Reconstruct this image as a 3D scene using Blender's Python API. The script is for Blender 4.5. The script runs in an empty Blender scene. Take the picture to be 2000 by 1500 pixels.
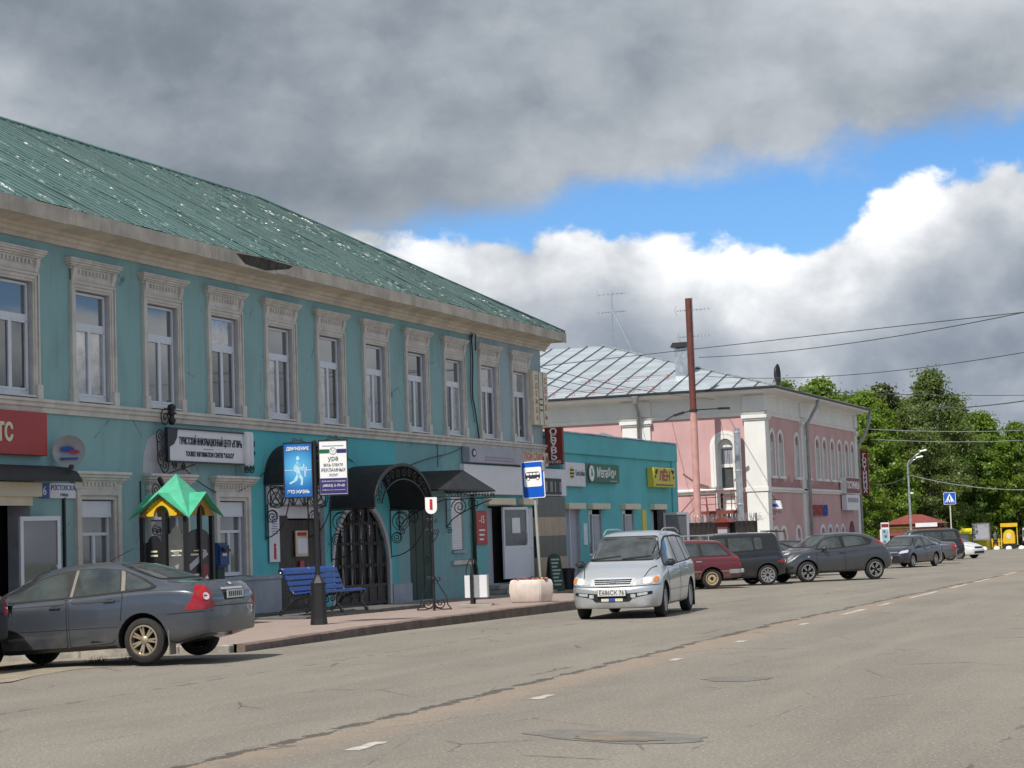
import bpy, bmesh, math, random
import numpy as np
from mathutils import Vector, Matrix, geometry
from mathutils.bvhtree import BVHTree
random.seed(7); np.random.seed(7)
sc = bpy.context.scene
COL = sc.collection
R = math.radians
# ---------------------------------------------------------------- camera
cam = bpy.data.cameras.new('camera'); co = bpy.data.objects.new('camera', cam); COL.objects.link(co)
cam.lens = 68.4; cam.sensor_width = 36; cam.clip_start = .1; cam.clip_end = 3000
_yaw, _pit, _rol = R(21.2892), R(4.5311), R(2.0045)
co.matrix_world = Matrix.Translation((0, 0, 1.6)) @ Matrix.Rotation(_yaw, 4, 'Z') @ Matrix.Rotation(R(90) + _pit, 4, 'X') @ Matrix.Rotation(-_rol, 4, 'Z')
sc.camera = co
# ---------------------------------------------------------------- sun, sky, exposure
SUNV = Vector((-.085, -.58, .81)).normalized()
sl = bpy.data.lights.new('sun', 'SUN'); so = bpy.data.objects.new('sun', sl); COL.objects.link(so)
sl.energy = 4.0; sl.angle = R(.53); sl.color = (1, .955, .88)
so.rotation_euler = SUNV.to_track_quat('Z', 'Y').to_euler()
sc.view_settings.view_transform = 'Standard'; sc.view_settings.look = 'None'
sc.view_settings.gamma = 1; sc.view_settings.use_curve_mapping = False
sc.view_settings.exposure = .30
W = bpy.data.worlds.new('World'); sc.world = W; W.use_nodes = True
class NT:
    def __init__(s, nt): s.nt = nt
    def n(s, t, **k):
        x = s.nt.nodes.new(t)
        for a, b in k.items(): setattr(x, a, b)
        return x
    def lk(s, a, b): s.nt.links.new(a, b)
    def val(s, sock, v):
        if hasattr(v, 'is_output'): s.lk(v, sock)
        elif isinstance(v, (tuple, list)): sock.default_value = tuple(v) + ((1,) if len(v) == 3 and len(sock.default_value) == 4 else ())
        else: sock.default_value = v
    def m(s, op, a, b=0., c=0., clamp=False):
        x = s.n('ShaderNodeMath', operation=op, use_clamp=clamp)
        s.val(x.inputs[0], a); s.val(x.inputs[1], b); s.val(x.inputs[2], c)
        return x.outputs[0]
    def ss(s, x, a, b):                       # smoothstep
        r = s.n('ShaderNodeMapRange', interpolation_type='SMOOTHSTEP')
        s.val(r.inputs[0], x); s.val(r.inputs[1], a); s.val(r.inputs[2], b)
        return r.outputs[0]
    def mix(s, f, a, b):
        x = s.n('ShaderNodeMix', data_type='RGBA'); s.val(x.inputs[0], f); s.val(x.inputs[6], a); s.val(x.inputs[7], b)
        return x.outputs[2]
    def noise(s, vec, sc_, det=4, rough=.55, dist=0., four=False, w=0.):
        x = s.n('ShaderNodeTexNoise')
        if vec is not None: s.lk(vec, x.inputs['Vector'])
        s.val(x.inputs['Scale'], sc_); x.inputs['Detail'].default_value = det; x.inputs['Roughness'].default_value = rough; x.inputs['Distortion'].default_value = dist
        return x.outputs['Fac']
    def scale(s, vec, v, off=(0, 0, 0)):
        x = s.n('ShaderNodeMapping'); s.lk(vec, x.inputs['Vector']); x.inputs['Scale'].default_value = v; x.inputs['Location'].default_value = off
        return x.outputs[0]
    def ramp(s, f, stops):
        x = s.n('ShaderNodeValToRGB'); s.val(x.inputs[0], f); e = x.color_ramp.elements
        while len(e) < len(stops): e.new(.5)
        for i, (p, c) in enumerate(stops): e[i].position = p; e[i].color = tuple(c) + (1,)
        return x.outputs[0]
    def lin(s, x, pts):                       # piecewise-linear float curve from (x,y) pairs
        lo, hi = pts[0][0], pts[-1][0]; ys = [p[1] for p in pts]; y0, y1 = min(ys), max(ys)
        t = s.n('ShaderNodeMapRange'); s.val(t.inputs[0], x); t.inputs[1].default_value = lo; t.inputs[2].default_value = hi
        c = s.ramp(t.outputs[0], [((px - lo) / (hi - lo), [(py - y0) / (y1 - y0)] * 3) for px, py in pts])
        return s.m('MULTIPLY_ADD', c, y1 - y0, y0)
def make_sky():
    T = NT(W.node_tree); T.nt.nodes.clear()
    tc = T.n('ShaderNodeTexCoord'); d = tc.outputs['Generated']
    sp = T.n('ShaderNodeSeparateXYZ'); T.lk(d, sp.inputs[0])
    az = T.m('MULTIPLY', T.m('ARCTAN2', sp.outputs[0], sp.outputs[1]), 57.2958)   # degrees east of the street axis
    el = T.m('MULTIPLY', T.m('ARCSINE', sp.outputs[2]), 57.2958)
    sky = T.n('ShaderNodeTexSky', sky_type='NISHITA'); sky.sun_disc = False
    sky.sun_elevation = math.asin(SUNV.z); sky.sun_rotation = math.atan2(SUNV.x, SUNV.y)
    sky.air_density = 1.0; sky.dust_density = 0.0; sky.ozone_density = 6.0
    dm = T.scale(d, (1, 1, 1.35)); dl = T.scale(d, (1, 1, 1.9), (3.1, 1.7, .4))
    big = T.noise(dl, 4.2, 3, .5); mid = T.noise(dm, 11, 7, .55, .1); fine = T.noise(dm, 30, 8, .62, .3)
    puff = T.noise(T.scale(d, (1, 1, 1.25), (5, 2, 1)), 22, 7, .5, .15)
    # distant heaped cloud along the horizon: its upper edge rises and falls with azimuth
    top = T.lin(az, [(-180, 6), (-40, 9.2), (-28, 9.4), (-23.5, 8.9), (-20.5, 9.3), (-17.3, 9.1), (-15, 8.6), (-13, 8.2), (-11.6, 8.35), (-10.2, 9.6), (-8.6, 9.9), (-7.2, 10.4), (-4, 11), (20, 7), (180, 6)])
    h = T.m('SUBTRACT', top, el)                                                   # degrees below the edge
    hn = T.m('ADD', h, T.m('MULTIPLY', T.m('SUBTRACT', puff, .52), 3.3))
    hn = T.m('ADD', hn, T.m('MULTIPLY', T.m('SUBTRACT', fine, .5), 1.6))
    mcu = T.ss(hn, -.12, .42)
    lit = T.m('ADD', T.m('MULTIPLY', T.ss(hn, 4.2, .1), .62), T.m('MULTIPLY', T.m('SUBTRACT', puff, .5), 1.7))
    lit = T.m('ADD', lit, T.m('MULTIPLY', T.m('SUBTRACT', big, .5), 1.3))
    lit = T.m('ADD', lit, T.m('MULTIPLY_ADD', T.ss(az, -19, -9), .04, .24))
    ccu = T.ramp(lit, [(0, (.175, .205, .25)), (.25, (.245, .275, .32)), (.5, (.345, .37, .405)), (.72, (.49, .51, .535)), (1, (.76, .765, .77))])
    # grey sheet of cloud overhead, broken towards the zenith
    bot = T.lin(az, [(-180, 12), (-38, 8.0), (-30, 7.6), (-27, 8.3), (-24, 8.9), (-21, 9.5), (-18.3, 10.0), (-14, 10.5), (-10, 11.0), (-6, 11.2), (10, 12.5), (180, 12)])
    g = T.m('ADD', T.m('SUBTRACT', el, bot), T.m('MULTIPLY', T.m('SUBTRACT', mid, .5), 3.4))
    g = T.m('ADD', g, T.m('MULTIPLY', T.m('SUBTRACT', big, .5), 2.))
    g = T.m('ADD', g, T.m('MULTIPLY', T.m('SUBTRACT', fine, .5), 1.5))
    mst = T.ss(g, -.45, .95)
    thin = T.ss(T.noise(T.scale(d, (1, 1, 2), (9, 4, 2)), 2.6, 6, .6), .5, .68)
    thin = T.m('MULTIPLY', thin, T.ss(el, 22, 45))
    mst = T.m('MULTIPLY', mst, T.m('SUBTRACT', 1., thin))
    dk = T.noise(T.scale(d, (1, 1, 2.3), (.62, 2.2, .15)), 5.0, 4, .45, .15)
    tone = T.m('ADD', T.m('MULTIPLY', T.m('SUBTRACT', dk, .5), 1.7), T.m('ADD', T.m('MULTIPLY', T.m('SUBTRACT', mid, .5), .75), T.m('MULTIPLY', T.m('SUBTRACT', fine, .5), .38)))
    tone = T.m('ADD', T.m('ADD', tone, .53), T.m('MULTIPLY', T.ss(az, -20, -9), .14))
    cst = T.ramp(tone, [(0, (.10, .125, .155)), (.3, (.16, .187, .22)), (.55, (.245, .272, .305)), (.8, (.345, .37, .40)), (1, (.44, .46, .485))])
    K = 10.0
    def kx(c): 
        v = T.n('ShaderNodeVectorMath', operation='SCALE'); T.lk(c, v.inputs[0]); v.inputs[3].default_value = K; return v.outputs[0]
    bl = T.n('ShaderNodeMix', data_type='RGBA', blend_type='MULTIPLY'); bl.inputs[0].default_value = 1; T.lk(sky.outputs[0], bl.inputs[6]); bl.inputs[7].default_value = (.57, .75, .90, 1)
    c = T.mix(mcu, bl.outputs[2], kx(ccu)); c = T.mix(mst, c, kx(cst))
    low = T.ss(el, -.2, -3.)
    c = T.mix(low, c, (1.6, 1.7, 1.7))
    bg = T.n('ShaderNodeBackground'); T.lk(c, bg.inputs[0]); bg.inputs[1].default_value = .122
    o = T.n('ShaderNodeOutputWorld'); T.lk(bg.outputs[0], o.inputs[0])
make_sky()
# ---------------------------------------------------------------- materials
def mat(name, rgb, rough=.6, metal=0., var=.12, vs=2.5, bump=0., bs=40., spec=.5, coat=0., fine=0., fs=60., alpha=None, ior=None, emit=None, streak=0.):
    m = bpy.data.materials.new(name); m.use_nodes = True; T = NT(m.node_tree)
    b = T.nt.nodes['Principled BSDF']
    geo = T.n('ShaderNodeNewGeometry'); P = geo.outputs['Position']
    col = rgb
    if var:
        f = T.noise(P, vs, 5, .6)
        col = T.mix(T.ss(f, .3, .7), [c * (1 - var) for c in rgb], [min(1, c * (1 + var)) for c in rgb])
    if streak:
        f = T.noise(T.scale(P, (2.2, 2.2, .25)), 3, 5, .65)
        col = T.mix(T.m('MULTIPLY', T.ss(f, .5, .78), streak), col, [c * .45 for c in rgb])
    if fine:
        f = T.noise(P, fs, 3, .6)
        col = T.mix(T.m('MULTIPLY', T.ss(f, .35, .68), fine), col, [c * .55 for c in rgb])
    T.val(b.inputs['Base Color'], col)
    b.inputs['Roughness'].default_value = rough; b.inputs['Metallic'].default_value = metal
    b.inputs['Specular IOR Level'].default_value = spec
    if ior: b.inputs['IOR'].default_value = ior
    if coat: b.inputs['Coat Weight'].default_value = coat; b.inputs['Coat Roughness'].default_value = .04
    if emit: b.inputs['Emission Color'].default_value = tuple(rgb) + (1,); b.inputs['Emission Strength'].default_value = emit
    if bump:
        bp = T.n('ShaderNodeBump'); bp.inputs['Strength'].default_value = 1; bp.inputs['Distance'].default_value = bump
        T.lk(T.noise(P, bs, 4, .6), bp.inputs['Height']); T.lk(bp.outputs[0], b.inputs['Normal'])
    return m
M = {}
def mk(name, *a, **k): M[name] = mat(name, *a, **k)
mk('white_paint', (.62, .60, .57), .55, var=.08)
mk('pvc', (.62, .65, .70), .35, var=.04)
mk('trim', (.58, .545, .50), .75, var=.12, vs=3, bump=.004, bs=25, streak=.25)
mk('reveal', (.46, .46, .48), .8, var=.1, vs=4, streak=.15)
mk('fascia', (.49, .44, .375), .8, var=.22, vs=1.3, streak=.5, bump=.004, bs=12)
mk('soffit', (.30, .27, .23), .85, var=.2, vs=1.5)
mk('plinth_grey', (.34, .37, .42), .85, var=.12, vs=2, streak=.25, bump=.004)
mk('glass', (.17, .18, .19), .03, metal=.35, var=0, spec=.9, ior=1.6)
mk('glass_curtain', (.36, .36, .37), .04, metal=.2, var=.25, vs=5, spec=.9, ior=1.6)
mk('glass_deep', (.08, .085, .09), .03, metal=.3, var=.3, vs=1.5, spec=.9, ior=1.6)
mk('glass_dull', (.10, .11, .12), .12, var=.2, spec=.6, ior=1.5)
mk('car_glass', (.018, .022, .022), .02, var=0, spec=.6, ior=1.55)
mk('black_iron', (.016, .016, .017), .45, var=0)
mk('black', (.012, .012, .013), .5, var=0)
mk('dark_wood', (.035, .026, .020), .55, var=.3, vs=6)
mk('dark_green', (.018, .045, .032), .6, var=.25, vs=3, streak=.4)
mk('awning_black', (.018, .018, .02), .6, var=.3, vs=3)
mk('grey_metal', (.33, .34, .35), .45, metal=.3, var=.15)
mk('galv', (.46, .48, .50), .35, metal=.7, var=.2, vs=4)
mk('red_sign', (.36, .03, .025), .45, var=.08)
mk('dark_red', (.20, .022, .02), .5, var=.1)
mk('beige', (.60, .50, .36), .6, var=.1)
mk('cream', (.66, .60, .46), .6, var=.06)
mk('sign_white', (.70, .70, .73), .5, var=.04)
mk('sign_grey', (.36, .36, .42), .5, var=.06)
mk('blue_sign', (.005, .10, .55), .4, var=.03)
mk('retro_white', (.88, .88, .86), .4, var=.02)
mk('blue_wood', (.010, .055, .25), .35, var=.25, vs=8, spec=.6)
mk('green_roof', (.07, .40, .24), .35, var=.12, vs=6, bump=.01, bs=14)
mk('yellow', (.72, .45, .015), .5, var=.1)
mk('orange_ply', (.40, .20, .02), .6, var=.15)
mk('poster_black', (.02, .02, .022), .35, var=.1)
mk('poster_grey', (.09, .095, .095), .4, var=.2)
mk('mail_blue', (.01, .045, .17), .45, var=.1)
mk('navy', (.035, .025, .16), .45, var=.05)
mk('ink', (.03, .03, .05), .6, var=0)
mk('ink_red', (.45, .02, .03), .6, var=0)
mk('ink_blue', (.03, .07, .33), .6, var=0)
mk('green_sign', (.015, .13, .06), .5, var=.06)
mk('sign_yellow', (.66, .56, .06), .55, var=.06)
mk('tile_dark', (.022, .022, .023), .2, var=.3, vs=3)
mk('tile_beige', (.38, .28, .185), .35, var=.1)
mk('concrete', (.33, .31, .28), .9, var=.2, vs=5, bump=.006, bs=30, fine=.25, fs=45)
mk('planter_pink', (.64, .55, .49), .85, var=.1, vs=4, bump=.004, bs=35, streak=.25)
mk('soil', (.03, .022, .015), .95, var=.2)
mk('pink_wall', (.56, .34, .335), .85, var=.08, vs=.7, streak=.15, bump=.003, bs=20)
def add_stain():                                    # tide of damp above the hotel's belt course
    m = M['pink_wall']; T = NT(m.node_tree); b = T.nt.nodes['Principled BSDF']; l = b.inputs['Base Color'].links[0]; src = l.from_socket
    P = T.n('ShaderNodeNewGeometry').outputs['Position']; sp = T.n('ShaderNodeSeparateXYZ'); T.lk(P, sp.inputs[0]); n = T.noise(P, 1.1, 6, .65)
    zz = T.m('ADD', sp.outputs[2], T.m('MULTIPLY', T.m('SUBTRACT', n, .5), 1.6)); f = T.m('MULTIPLY', T.m('MULTIPLY', T.ss(zz, 4.05, 3.8), T.m('GREATER_THAN', sp.outputs[2], 3.5)), T.m('GREATER_THAN', sp.outputs[1], 85.3))
    T.lk(T.mix(T.m('MULTIPLY', f, .7), src, (.30, .15, .14)), b.inputs['Base Color'])
add_stain()
mk('white_wall', (.74, .73, .70), .85, var=.05, vs=1, streak=.1)
mk('pipe_pink', (.55, .30, .27), .7, var=.1)
mk('pipe_red', (.13, .036, .028), .6, var=.2, vs=3)
mk('rail_red', (.24, .05, .04), .5, var=.1)
mk('roof_red', (.20, .045, .03), .5, var=.15)
mk('grey_steel', (.42, .44, .46), .4, metal=.5, var=.05)
mk('plate', (.75, .75, .72), .4, var=0)
mk('rubber', (.022, .021, .020), .85, var=.25, vs=9)
mk('alloy', (.50, .49, .47), .3, metal=.75, var=.1)
mk('alloy_gold', (.45, .37, .26), .35, metal=.75, var=.1)
mk('steel_cream', (.42, .33, .20), .5, metal=.2, var=.2)
mk('plastic_dark', (.022, .022, .024), .5, var=.1)
mk('chrome', (.75, .76, .78), .12, metal=1, var=0)
mk('lamp_glass', (.62, .63, .64), .08, var=.25, vs=18, spec=.8, metal=.35)
mk('lamp_red', (.30, .006, .009), .12, var=.15, vs=20, spec=.7)
mk('lamp_amber', (.60, .18, .02), .15, var=.1)
mk('trunk_bark', (.07, .055, .042), .95, var=.3, vs=6)
mk('skin', (.42, .26, .19), .6, var=0)
mk('cloth_dark', (.03, .03, .04), .8, var=.1)
mk('cloth_grey', (.14, .14, .15), .8, var=.1)
mk('flower', (.30, .05, .12), .7, var=.5, vs=40)
mk('flower_yellow', (.6, .35, .03), .7, var=.3, vs=40)
mk('leaf_plain', (.05, .11, .02), .7, var=.3, vs=30)
def lamp_mat(name, rgb, s):
    M[name] = mat(name, rgb, .2, emit=s, var=0)
lamp_mat('head_on', (1, .74, .48), 1.5)
lamp_mat('panel_blue_lit', (.03, .22, .62), 0)
# ---------------------------------------------------------------- mesh builder
class MB:
    def __init__(s): s.v = []; s.f = []; s.m = []
    def add(s, vs, fs, mi=0):
        o = len(s.v); s.v += [tuple(p) for p in vs]; s.f += [tuple(i + o for i in f) for f in fs]; s.m += [mi] * len(fs); return s
    def box(s, x0, x1, y0, y1, z0, z1, mi=0):
        return s.add([(x0, y0, z0), (x1, y0, z0), (x1, y1, z0), (x0, y1, z0), (x0, y0, z1), (x1, y0, z1), (x1, y1, z1), (x0, y1, z1)],
                     [(0, 3, 2, 1), (4, 5, 6, 7), (0, 1, 5, 4), (1, 2, 6, 5), (2, 3, 7, 6), (3, 0, 4, 7)], mi)
    def xbox(s, mtx, sx, sy, sz, mi=0):
        vs = [mtx @ Vector((a * sx / 2, b * sy / 2, c * sz / 2)) for c in (-1, 1) for a, b in ((-1, -1), (1, -1), (1, 1), (-1, 1))]
        return s.add(vs, [(0, 3, 2, 1), (4, 5, 6, 7), (0, 1, 5, 4), (1, 2, 6, 5), (2, 3, 7, 6), (3, 0, 4, 7)], mi)
    def bar(s, a, b, w, h, mi=0):
        a, b = Vector(a), Vector(b); d = b - a
        return s.xbox(Matrix.Translation((a + b) / 2) @ d.to_track_quat('X', 'Z').to_matrix().to_4x4(), d.length, w, h, mi)
    def tube(s, pts, r, n=6, mi=0, closed=False, cap=True):
        pts = [Vector(p) for p in pts]; N = len(pts); rings = []; up = None
        rr = r if isinstance(r, (list, tuple)) else [r] * N
        for i, p in enumerate(pts):
            a = pts[(i - 1) % N] if (closed or i) else p; b = pts[(i + 1) % N] if (closed or i < N - 1) else p
            t = (b - a).normalized() if (b - a).length else Vector((0, 0, 1))
            if up is None: up = Vector((0, 0, 1)) if abs(t.z) < .9 else Vector((1, 0, 0))
            u = (up - t * up.dot(t)).normalized(); w = t.cross(u); up = u
            rings.append([p + (u * math.cos(2 * math.pi * k / n) + w * math.sin(2 * math.pi * k / n)) * rr[i] for k in range(n)])
        vs = [q for r_ in rings for q in r_]; fs = []
        for i in range(N if closed else N - 1):
            j = (i + 1) % N
            fs += [(i * n + k, i * n + (k + 1) % n, j * n + (k + 1) % n, j * n + k) for k in range(n)]
        if not closed and cap: fs += [tuple(range(n))[::-1], tuple((N - 1) * n + k for k in range(n))]
        return s.add(vs, fs, mi)
    def prism(s, poly, ax, d0, d1, mi=0, mi2=None):     # poly in the plane across axis ax, extruded d0..d1
        def P(a, b, d): return (d, a, b) if ax == 'x' else (a, d, b) if ax == 'y' else (a, b, d)
        n = len(poly); vs = [P(a, b, d0) for a, b in poly] + [P(a, b, d1) for a, b in poly]
        s.add(vs, [tuple(range(n)), tuple(range(2 * n - 1, n - 1, -1))], mi)
        return s.add(vs, [(i, i + n, (i + 1) % n + n, (i + 1) % n) for i in range(n)], mi if mi2 is None else mi2)
    def lathe(s, prof, n=16, c=(0, 0, 0), ax='z', mi=0):
        vs = []; fs = []; k = len(prof)
        for i in range(n):
            a = 2 * math.pi * i / n
            for r, z in prof:
                x, y = r * math.cos(a), r * math.sin(a)
                q = (x, y, z) if ax == 'z' else (z, x, y) if ax == 'x' else (x, z, y)
                vs.append((q[0] + c[0], q[1] + c[1], q[2] + c[2]))
        for i in range(n):
            j = (i + 1) % n
            fs += [(i * k + q, j * k + q, j * k + q + 1, i * k + q + 1) for q in range(k - 1)]
        return s.add(vs, fs, mi)
    def ring(s, pts_in, pts_out, ax, d0, d1, mi=0):     # open band between two polylines, extruded
        for i in range(len(pts_in) - 1):
            s.prism([pts_in[i], pts_in[i + 1], pts_out[i + 1], pts_out[i]], ax, d0, d1, mi)
        return s
    def mesh(s, name, mats, smooth=False, bevel=0., seg=1, fix=True):
        me = bpy.data.meshes.new(name); me.from_pydata(s.v, [], s.f)
        for m_ in (mats if isinstance(mats, (list, tuple)) else [mats]): me.materials.append(M[m_] if isinstance(m_, str) else m_)
        me.polygons.foreach_set('material_index', s.m)
        if bevel or fix:
            b = bmesh.new(); b.from_mesh(me)
            if bevel:
                bmesh.ops.remove_doubles(b, verts=b.verts, dist=1e-5)
            bmesh.ops.recalc_face_normals(b, faces=b.faces)
            if bevel:
                es = [e for e in b.edges if len(e.link_faces) == 2 and e.calc_face_angle(0) > .5]
                bmesh.ops.bevel(b, geom=es, offset=bevel, segments=seg, affect='EDGES', clamp_overlap=True)
            b.to_mesh(me); b.free()
        if smooth:
            me.shade_smooth()
            if smooth is not True: me.set_sharp_from_angle(angle=R(smooth))
        return me
    def build(s, name, mats, parent=None, smooth=False, bevel=0., seg=1, loc=(0, 0, 0), rz=0., fix=True):
        return put(name, s.mesh(name, mats, smooth, bevel, seg, fix), parent, loc, rz)
def put(name, me, parent=None, loc=(0, 0, 0), rz=0.):
    o = bpy.data.objects.new(name, me); COL.objects.link(o)
    o.location = loc; o.rotation_euler = (0, 0, rz)
    if parent is not None: o.parent = parent
    return o
def tag(o, label=None, cat=None, group=None, kind=None):
    if label: o['label'] = label
    if cat: o['category'] = cat
    if group: o['group'] = group
    if kind: o['kind'] = kind
    return o
def thing(name, label, cat, loc=(0, 0, 0), rz=0., group=None):
    o = bpy.data.objects.new(name, None); COL.objects.link(o); o.empty_display_size = .2
    o.location = loc; o.rotation_euler = (0, 0, rz)
    return tag(o, label, cat, group)
def copy_tree(o, parent=None):
    c = o.copy(); COL.objects.link(c); c.parent = parent
    for ch in list(o.children): copy_tree(ch, c)
    return c
WALLR = math.pi / 2                                      # frame of a wall facing +X: local x = along the street, -y = out of the wall
def text(s, size, m, parent, loc, rz=0., align='CENTER', sx=1., bold=0., depth=.004, name='lettering', font_sp=1., tilt=0., line=.9, fit=None):
    cu = bpy.data.curves.new(name, 'FONT'); cu.body = s; cu.size = size; cu.align_x = align; cu.align_y = 'CENTER'
    cu.extrude = depth; cu.offset = bold; cu.resolution_u = 2; cu.space_character = font_sp; cu.space_line = line
    t = bpy.data.objects.new('tmp', cu); COL.objects.link(t)
    me = bpy.data.meshes.new_from_object(t.evaluated_get(bpy.context.evaluated_depsgraph_get()))
    bpy.data.objects.remove(t)
    if fit:
        xs_ = [v.co.x for v in me.vertices]; sx = fit / max(1e-3, max(xs_) - min(xs_))
    me.transform(Matrix.Rotation(R(90), 4, 'X') @ Matrix.Diagonal((sx, 1, 1, 1)))
    if tilt: me.transform(Matrix.Rotation(tilt, 4, 'Y'))
    me.materials.clear(); me.materials.append(M[m] if isinstance(m, str) else m); me.name = name
    return put(name, me, parent, loc, rz)
def arc(cx, cz, rx, rz_, a0, a1, n): return [(cx + rx * math.cos(R(a0 + (a1 - a0) * i / n)), cz + rz_ * math.sin(R(a0 + (a1 - a0) * i / n))) for i in range(n + 1)]
def spiral(c, r0, turns, a0, n=22, flip=1, r1=.12):      # flat scroll in the (u,z) plane
    return [(c[0] + r0 * (1 - (1 - r1) * i / n) * math.cos(a0 + flip * 2 * math.pi * turns * i / n), c[1] + r0 * (1 - (1 - r1) * i / n) * math.sin(a0 + flip * 2 * math.pi * turns * i / n)) for i in range(n + 1)]
def ground_z(y): return -.0065 * max(0., y - 32)
def pave_z(y): return ground_z(y) + .12
# ================================================================ ground
def asphalt(name, base=(.275, .247, .208)):
    m = bpy.data.materials.new(name); m.use_nodes = True; T = NT(m.node_tree); b = T.nt.nodes['Principled BSDF']
    P = T.n('ShaderNodeNewGeometry').outputs['Position']
    big = T.noise(T.scale(P, (.5, .12, 1)), 1.1, 5, .6); mid = T.noise(P, 1.7, 6, .65); fine = T.noise(P, 38, 5, .75); grit = T.n('ShaderNodeTexVoronoi'); T.lk(P, grit.inputs['Vector']); grit.inputs['Scale'].default_value = 75
    c = T.mix(T.ss(big, .3, .7), [x * .82 for x in base], [x * 1.12 for x in base])
    st = T.noise(T.scale(P, (.55, .16, 1), (4, 2, 0)), 1.0, 6, .68); c = T.mix(T.m('MULTIPLY', T.ss(st, .54, .7), .38), c, [x * .62 for x in base]); c = T.mix(T.m('MULTIPLY', T.ss(st, .46, .3), .3), c, [x * 1.3 for x in base])
    c = T.mix(T.m('MULTIPLY', T.ss(mid, .45, .75), .35), c, [base[0] * .72, base[1] * .72, base[2] * .74])
    wear = T.noise(T.scale(P, (1.4, .05, 1)), 1.0, 3, .5)                     # worn wheel tracks along the street
    c = T.mix(T.m('MULTIPLY', T.ss(wear, .5, .72), .4), c, [x * 1.22 for x in base])
    c = T.mix(T.m('MULTIPLY', T.ss(fine, .38, .62), .72), c, [x * .5 for x in base])
    c = T.mix(T.m('MULTIPLY', T.ss(grit.outputs['Distance'], .16, .0), .6), c, [min(1, x * 1.7) for x in base])
    sp = T.n('ShaderNodeSeparateXYZ'); T.lk(P, sp.inputs[0])
    # longitudinal joints: dark ragged seams that follow the street
    def seam(x0, dx, w, amp, dark, lo, hi):
        n1 = T.noise(T.scale(P, (0, .35, 0), (x0, 0, 0)), 1.3, 5, .7)
        xx = T.m('SUBTRACT', T.m('SUBTRACT', sp.outputs[0], T.m('MULTIPLY_ADD', sp.outputs[1], dx, x0)), T.m('MULTIPLY', T.m('SUBTRACT', n1, .5), amp))
        wn = T.m('MULTIPLY', T.ss(T.noise(P, 2.2, 5, .7), lo, hi), w)
        return T.m('MULTIPLY', T.m('LESS_THAN', T.m('ABSOLUTE', xx), wn), dark), xx
    s1, x1 = seam(-7.35, -.022, .10, .5, .75, .35, .6)
    s2, x2 = seam(-12.2, -.0, .08, .45, .55, .42, .68)
    s3, x3 = seam(-2.0, .0, .04, .6, .6, .45, .7)
    dust = T.m('MULTIPLY', T.m('MULTIPLY', T.ss(x1, -.05, .12), T.ss(x1, .95, .3)), T.ss(T.noise(P, 1.6, 5, .7), .3, .62))
    c = T.mix(T.m('MULTIPLY', dust, .75), c, (.30, .225, .165))
    c = T.mix(s1, c, (.05, .045, .04)); c = T.mix(s2, c, (.07, .065, .06)); c = T.mix(s3, c, (.07, .065, .06))
    c = T.mix(T.m('MULTIPLY', T.m('GREATER_THAN', T.noise(P, 24, 2, .5), .66), .55), c, [x * 1.9 for x in base]); c = T.mix(T.m('MULTIPLY', T.m('LESS_THAN', T.noise(P, 29, 2, .5), .36), .6), c, [x * .4 for x in base])
    v = T.n('ShaderNodeTexVoronoi', feature='DISTANCE_TO_EDGE'); T.lk(T.scale(P, (.22, .09, 1)), v.inputs['Vector']); v.inputs['Scale'].default_value = 1.6
    crk = T.m('MULTIPLY', T.ss(T.m('ADD', v.outputs['Distance'], T.m('MULTIPLY', T.noise(P, 6, 4, .7), .02)), .0135, .009), T.ss(T.noise(P, .8, 3), .5, .62))
    c = T.mix(T.m('MULTIPLY', crk, .8), c, (.07, .065, .06))
    v2 = T.n('ShaderNodeTexVoronoi', feature='DISTANCE_TO_EDGE'); T.lk(T.scale(P, (.5, .42, 1), (1, 7, 0)), v2.inputs['Vector']); v2.inputs['Scale'].default_value = 1.3; ck2 = T.m('MULTIPLY', T.ss(T.m('ADD', v2.outputs['Distance'], T.m('MULTIPLY', T.noise(P, 5, 5, .75), .05)), .036, .029), T.ss(T.noise(P, .45, 3), .53, .6)); c = T.mix(T.m('MULTIPLY', ck2, .6), c, (.06, .055, .05))
    T.val(b.inputs['Base Color'], c); b.inputs['Roughness'].default_value = .88; b.inputs['Specular IOR Level'].default_value = .3
    bp = T.n('ShaderNodeBump'); bp.inputs['Distance'].default_value = .008; T.lk(T.m('ADD', T.m('SUBTRACT', fine, T.m('MULTIPLY', s1, .9)), T.m('MULTIPLY', mid, .8)), bp.inputs['Height']); T.lk(bp.outputs[0], b.inputs['Normal'])
    return m
M['asphalt'] = asphalt('asphalt')
mk('patch', (.19, .175, .155), .85, var=.2, vs=4, bump=.006, bs=50, fine=.5, fs=60)
mk('old_asphalt', (.20, .165, .125), .9, var=.3, vs=2, bump=.01, bs=20, fine=.5, fs=40)
mk('sand', (.28, .235, .175), .95, var=.25, vs=3, bump=.02, bs=9, fine=.35, fs=30)
mk('paint_line', (.50, .47, .42), .8, var=.25, vs=9, fine=.5, fs=26)
mk('kerb_stone', (.22, .155, .13), .85, var=.22, vs=3, bump=.008, bs=24, fine=.35, fs=40)
mk('kerb_grey', (.33, .31, .27), .85, var=.25, vs=4, bump=.012, bs=16, fine=.35, fs=40)
mk('grass', (.07, .12, .025), .9, var=.3, vs=.5)
mk('far_ground', (.10, .12, .05), .95, var=.3, vs=.1)
ys = [-30, -10, 0, 10, 20, 26, 32, 40, 60, 90, 130, 180, 230, 300, 420, 700, 1200]
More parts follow.
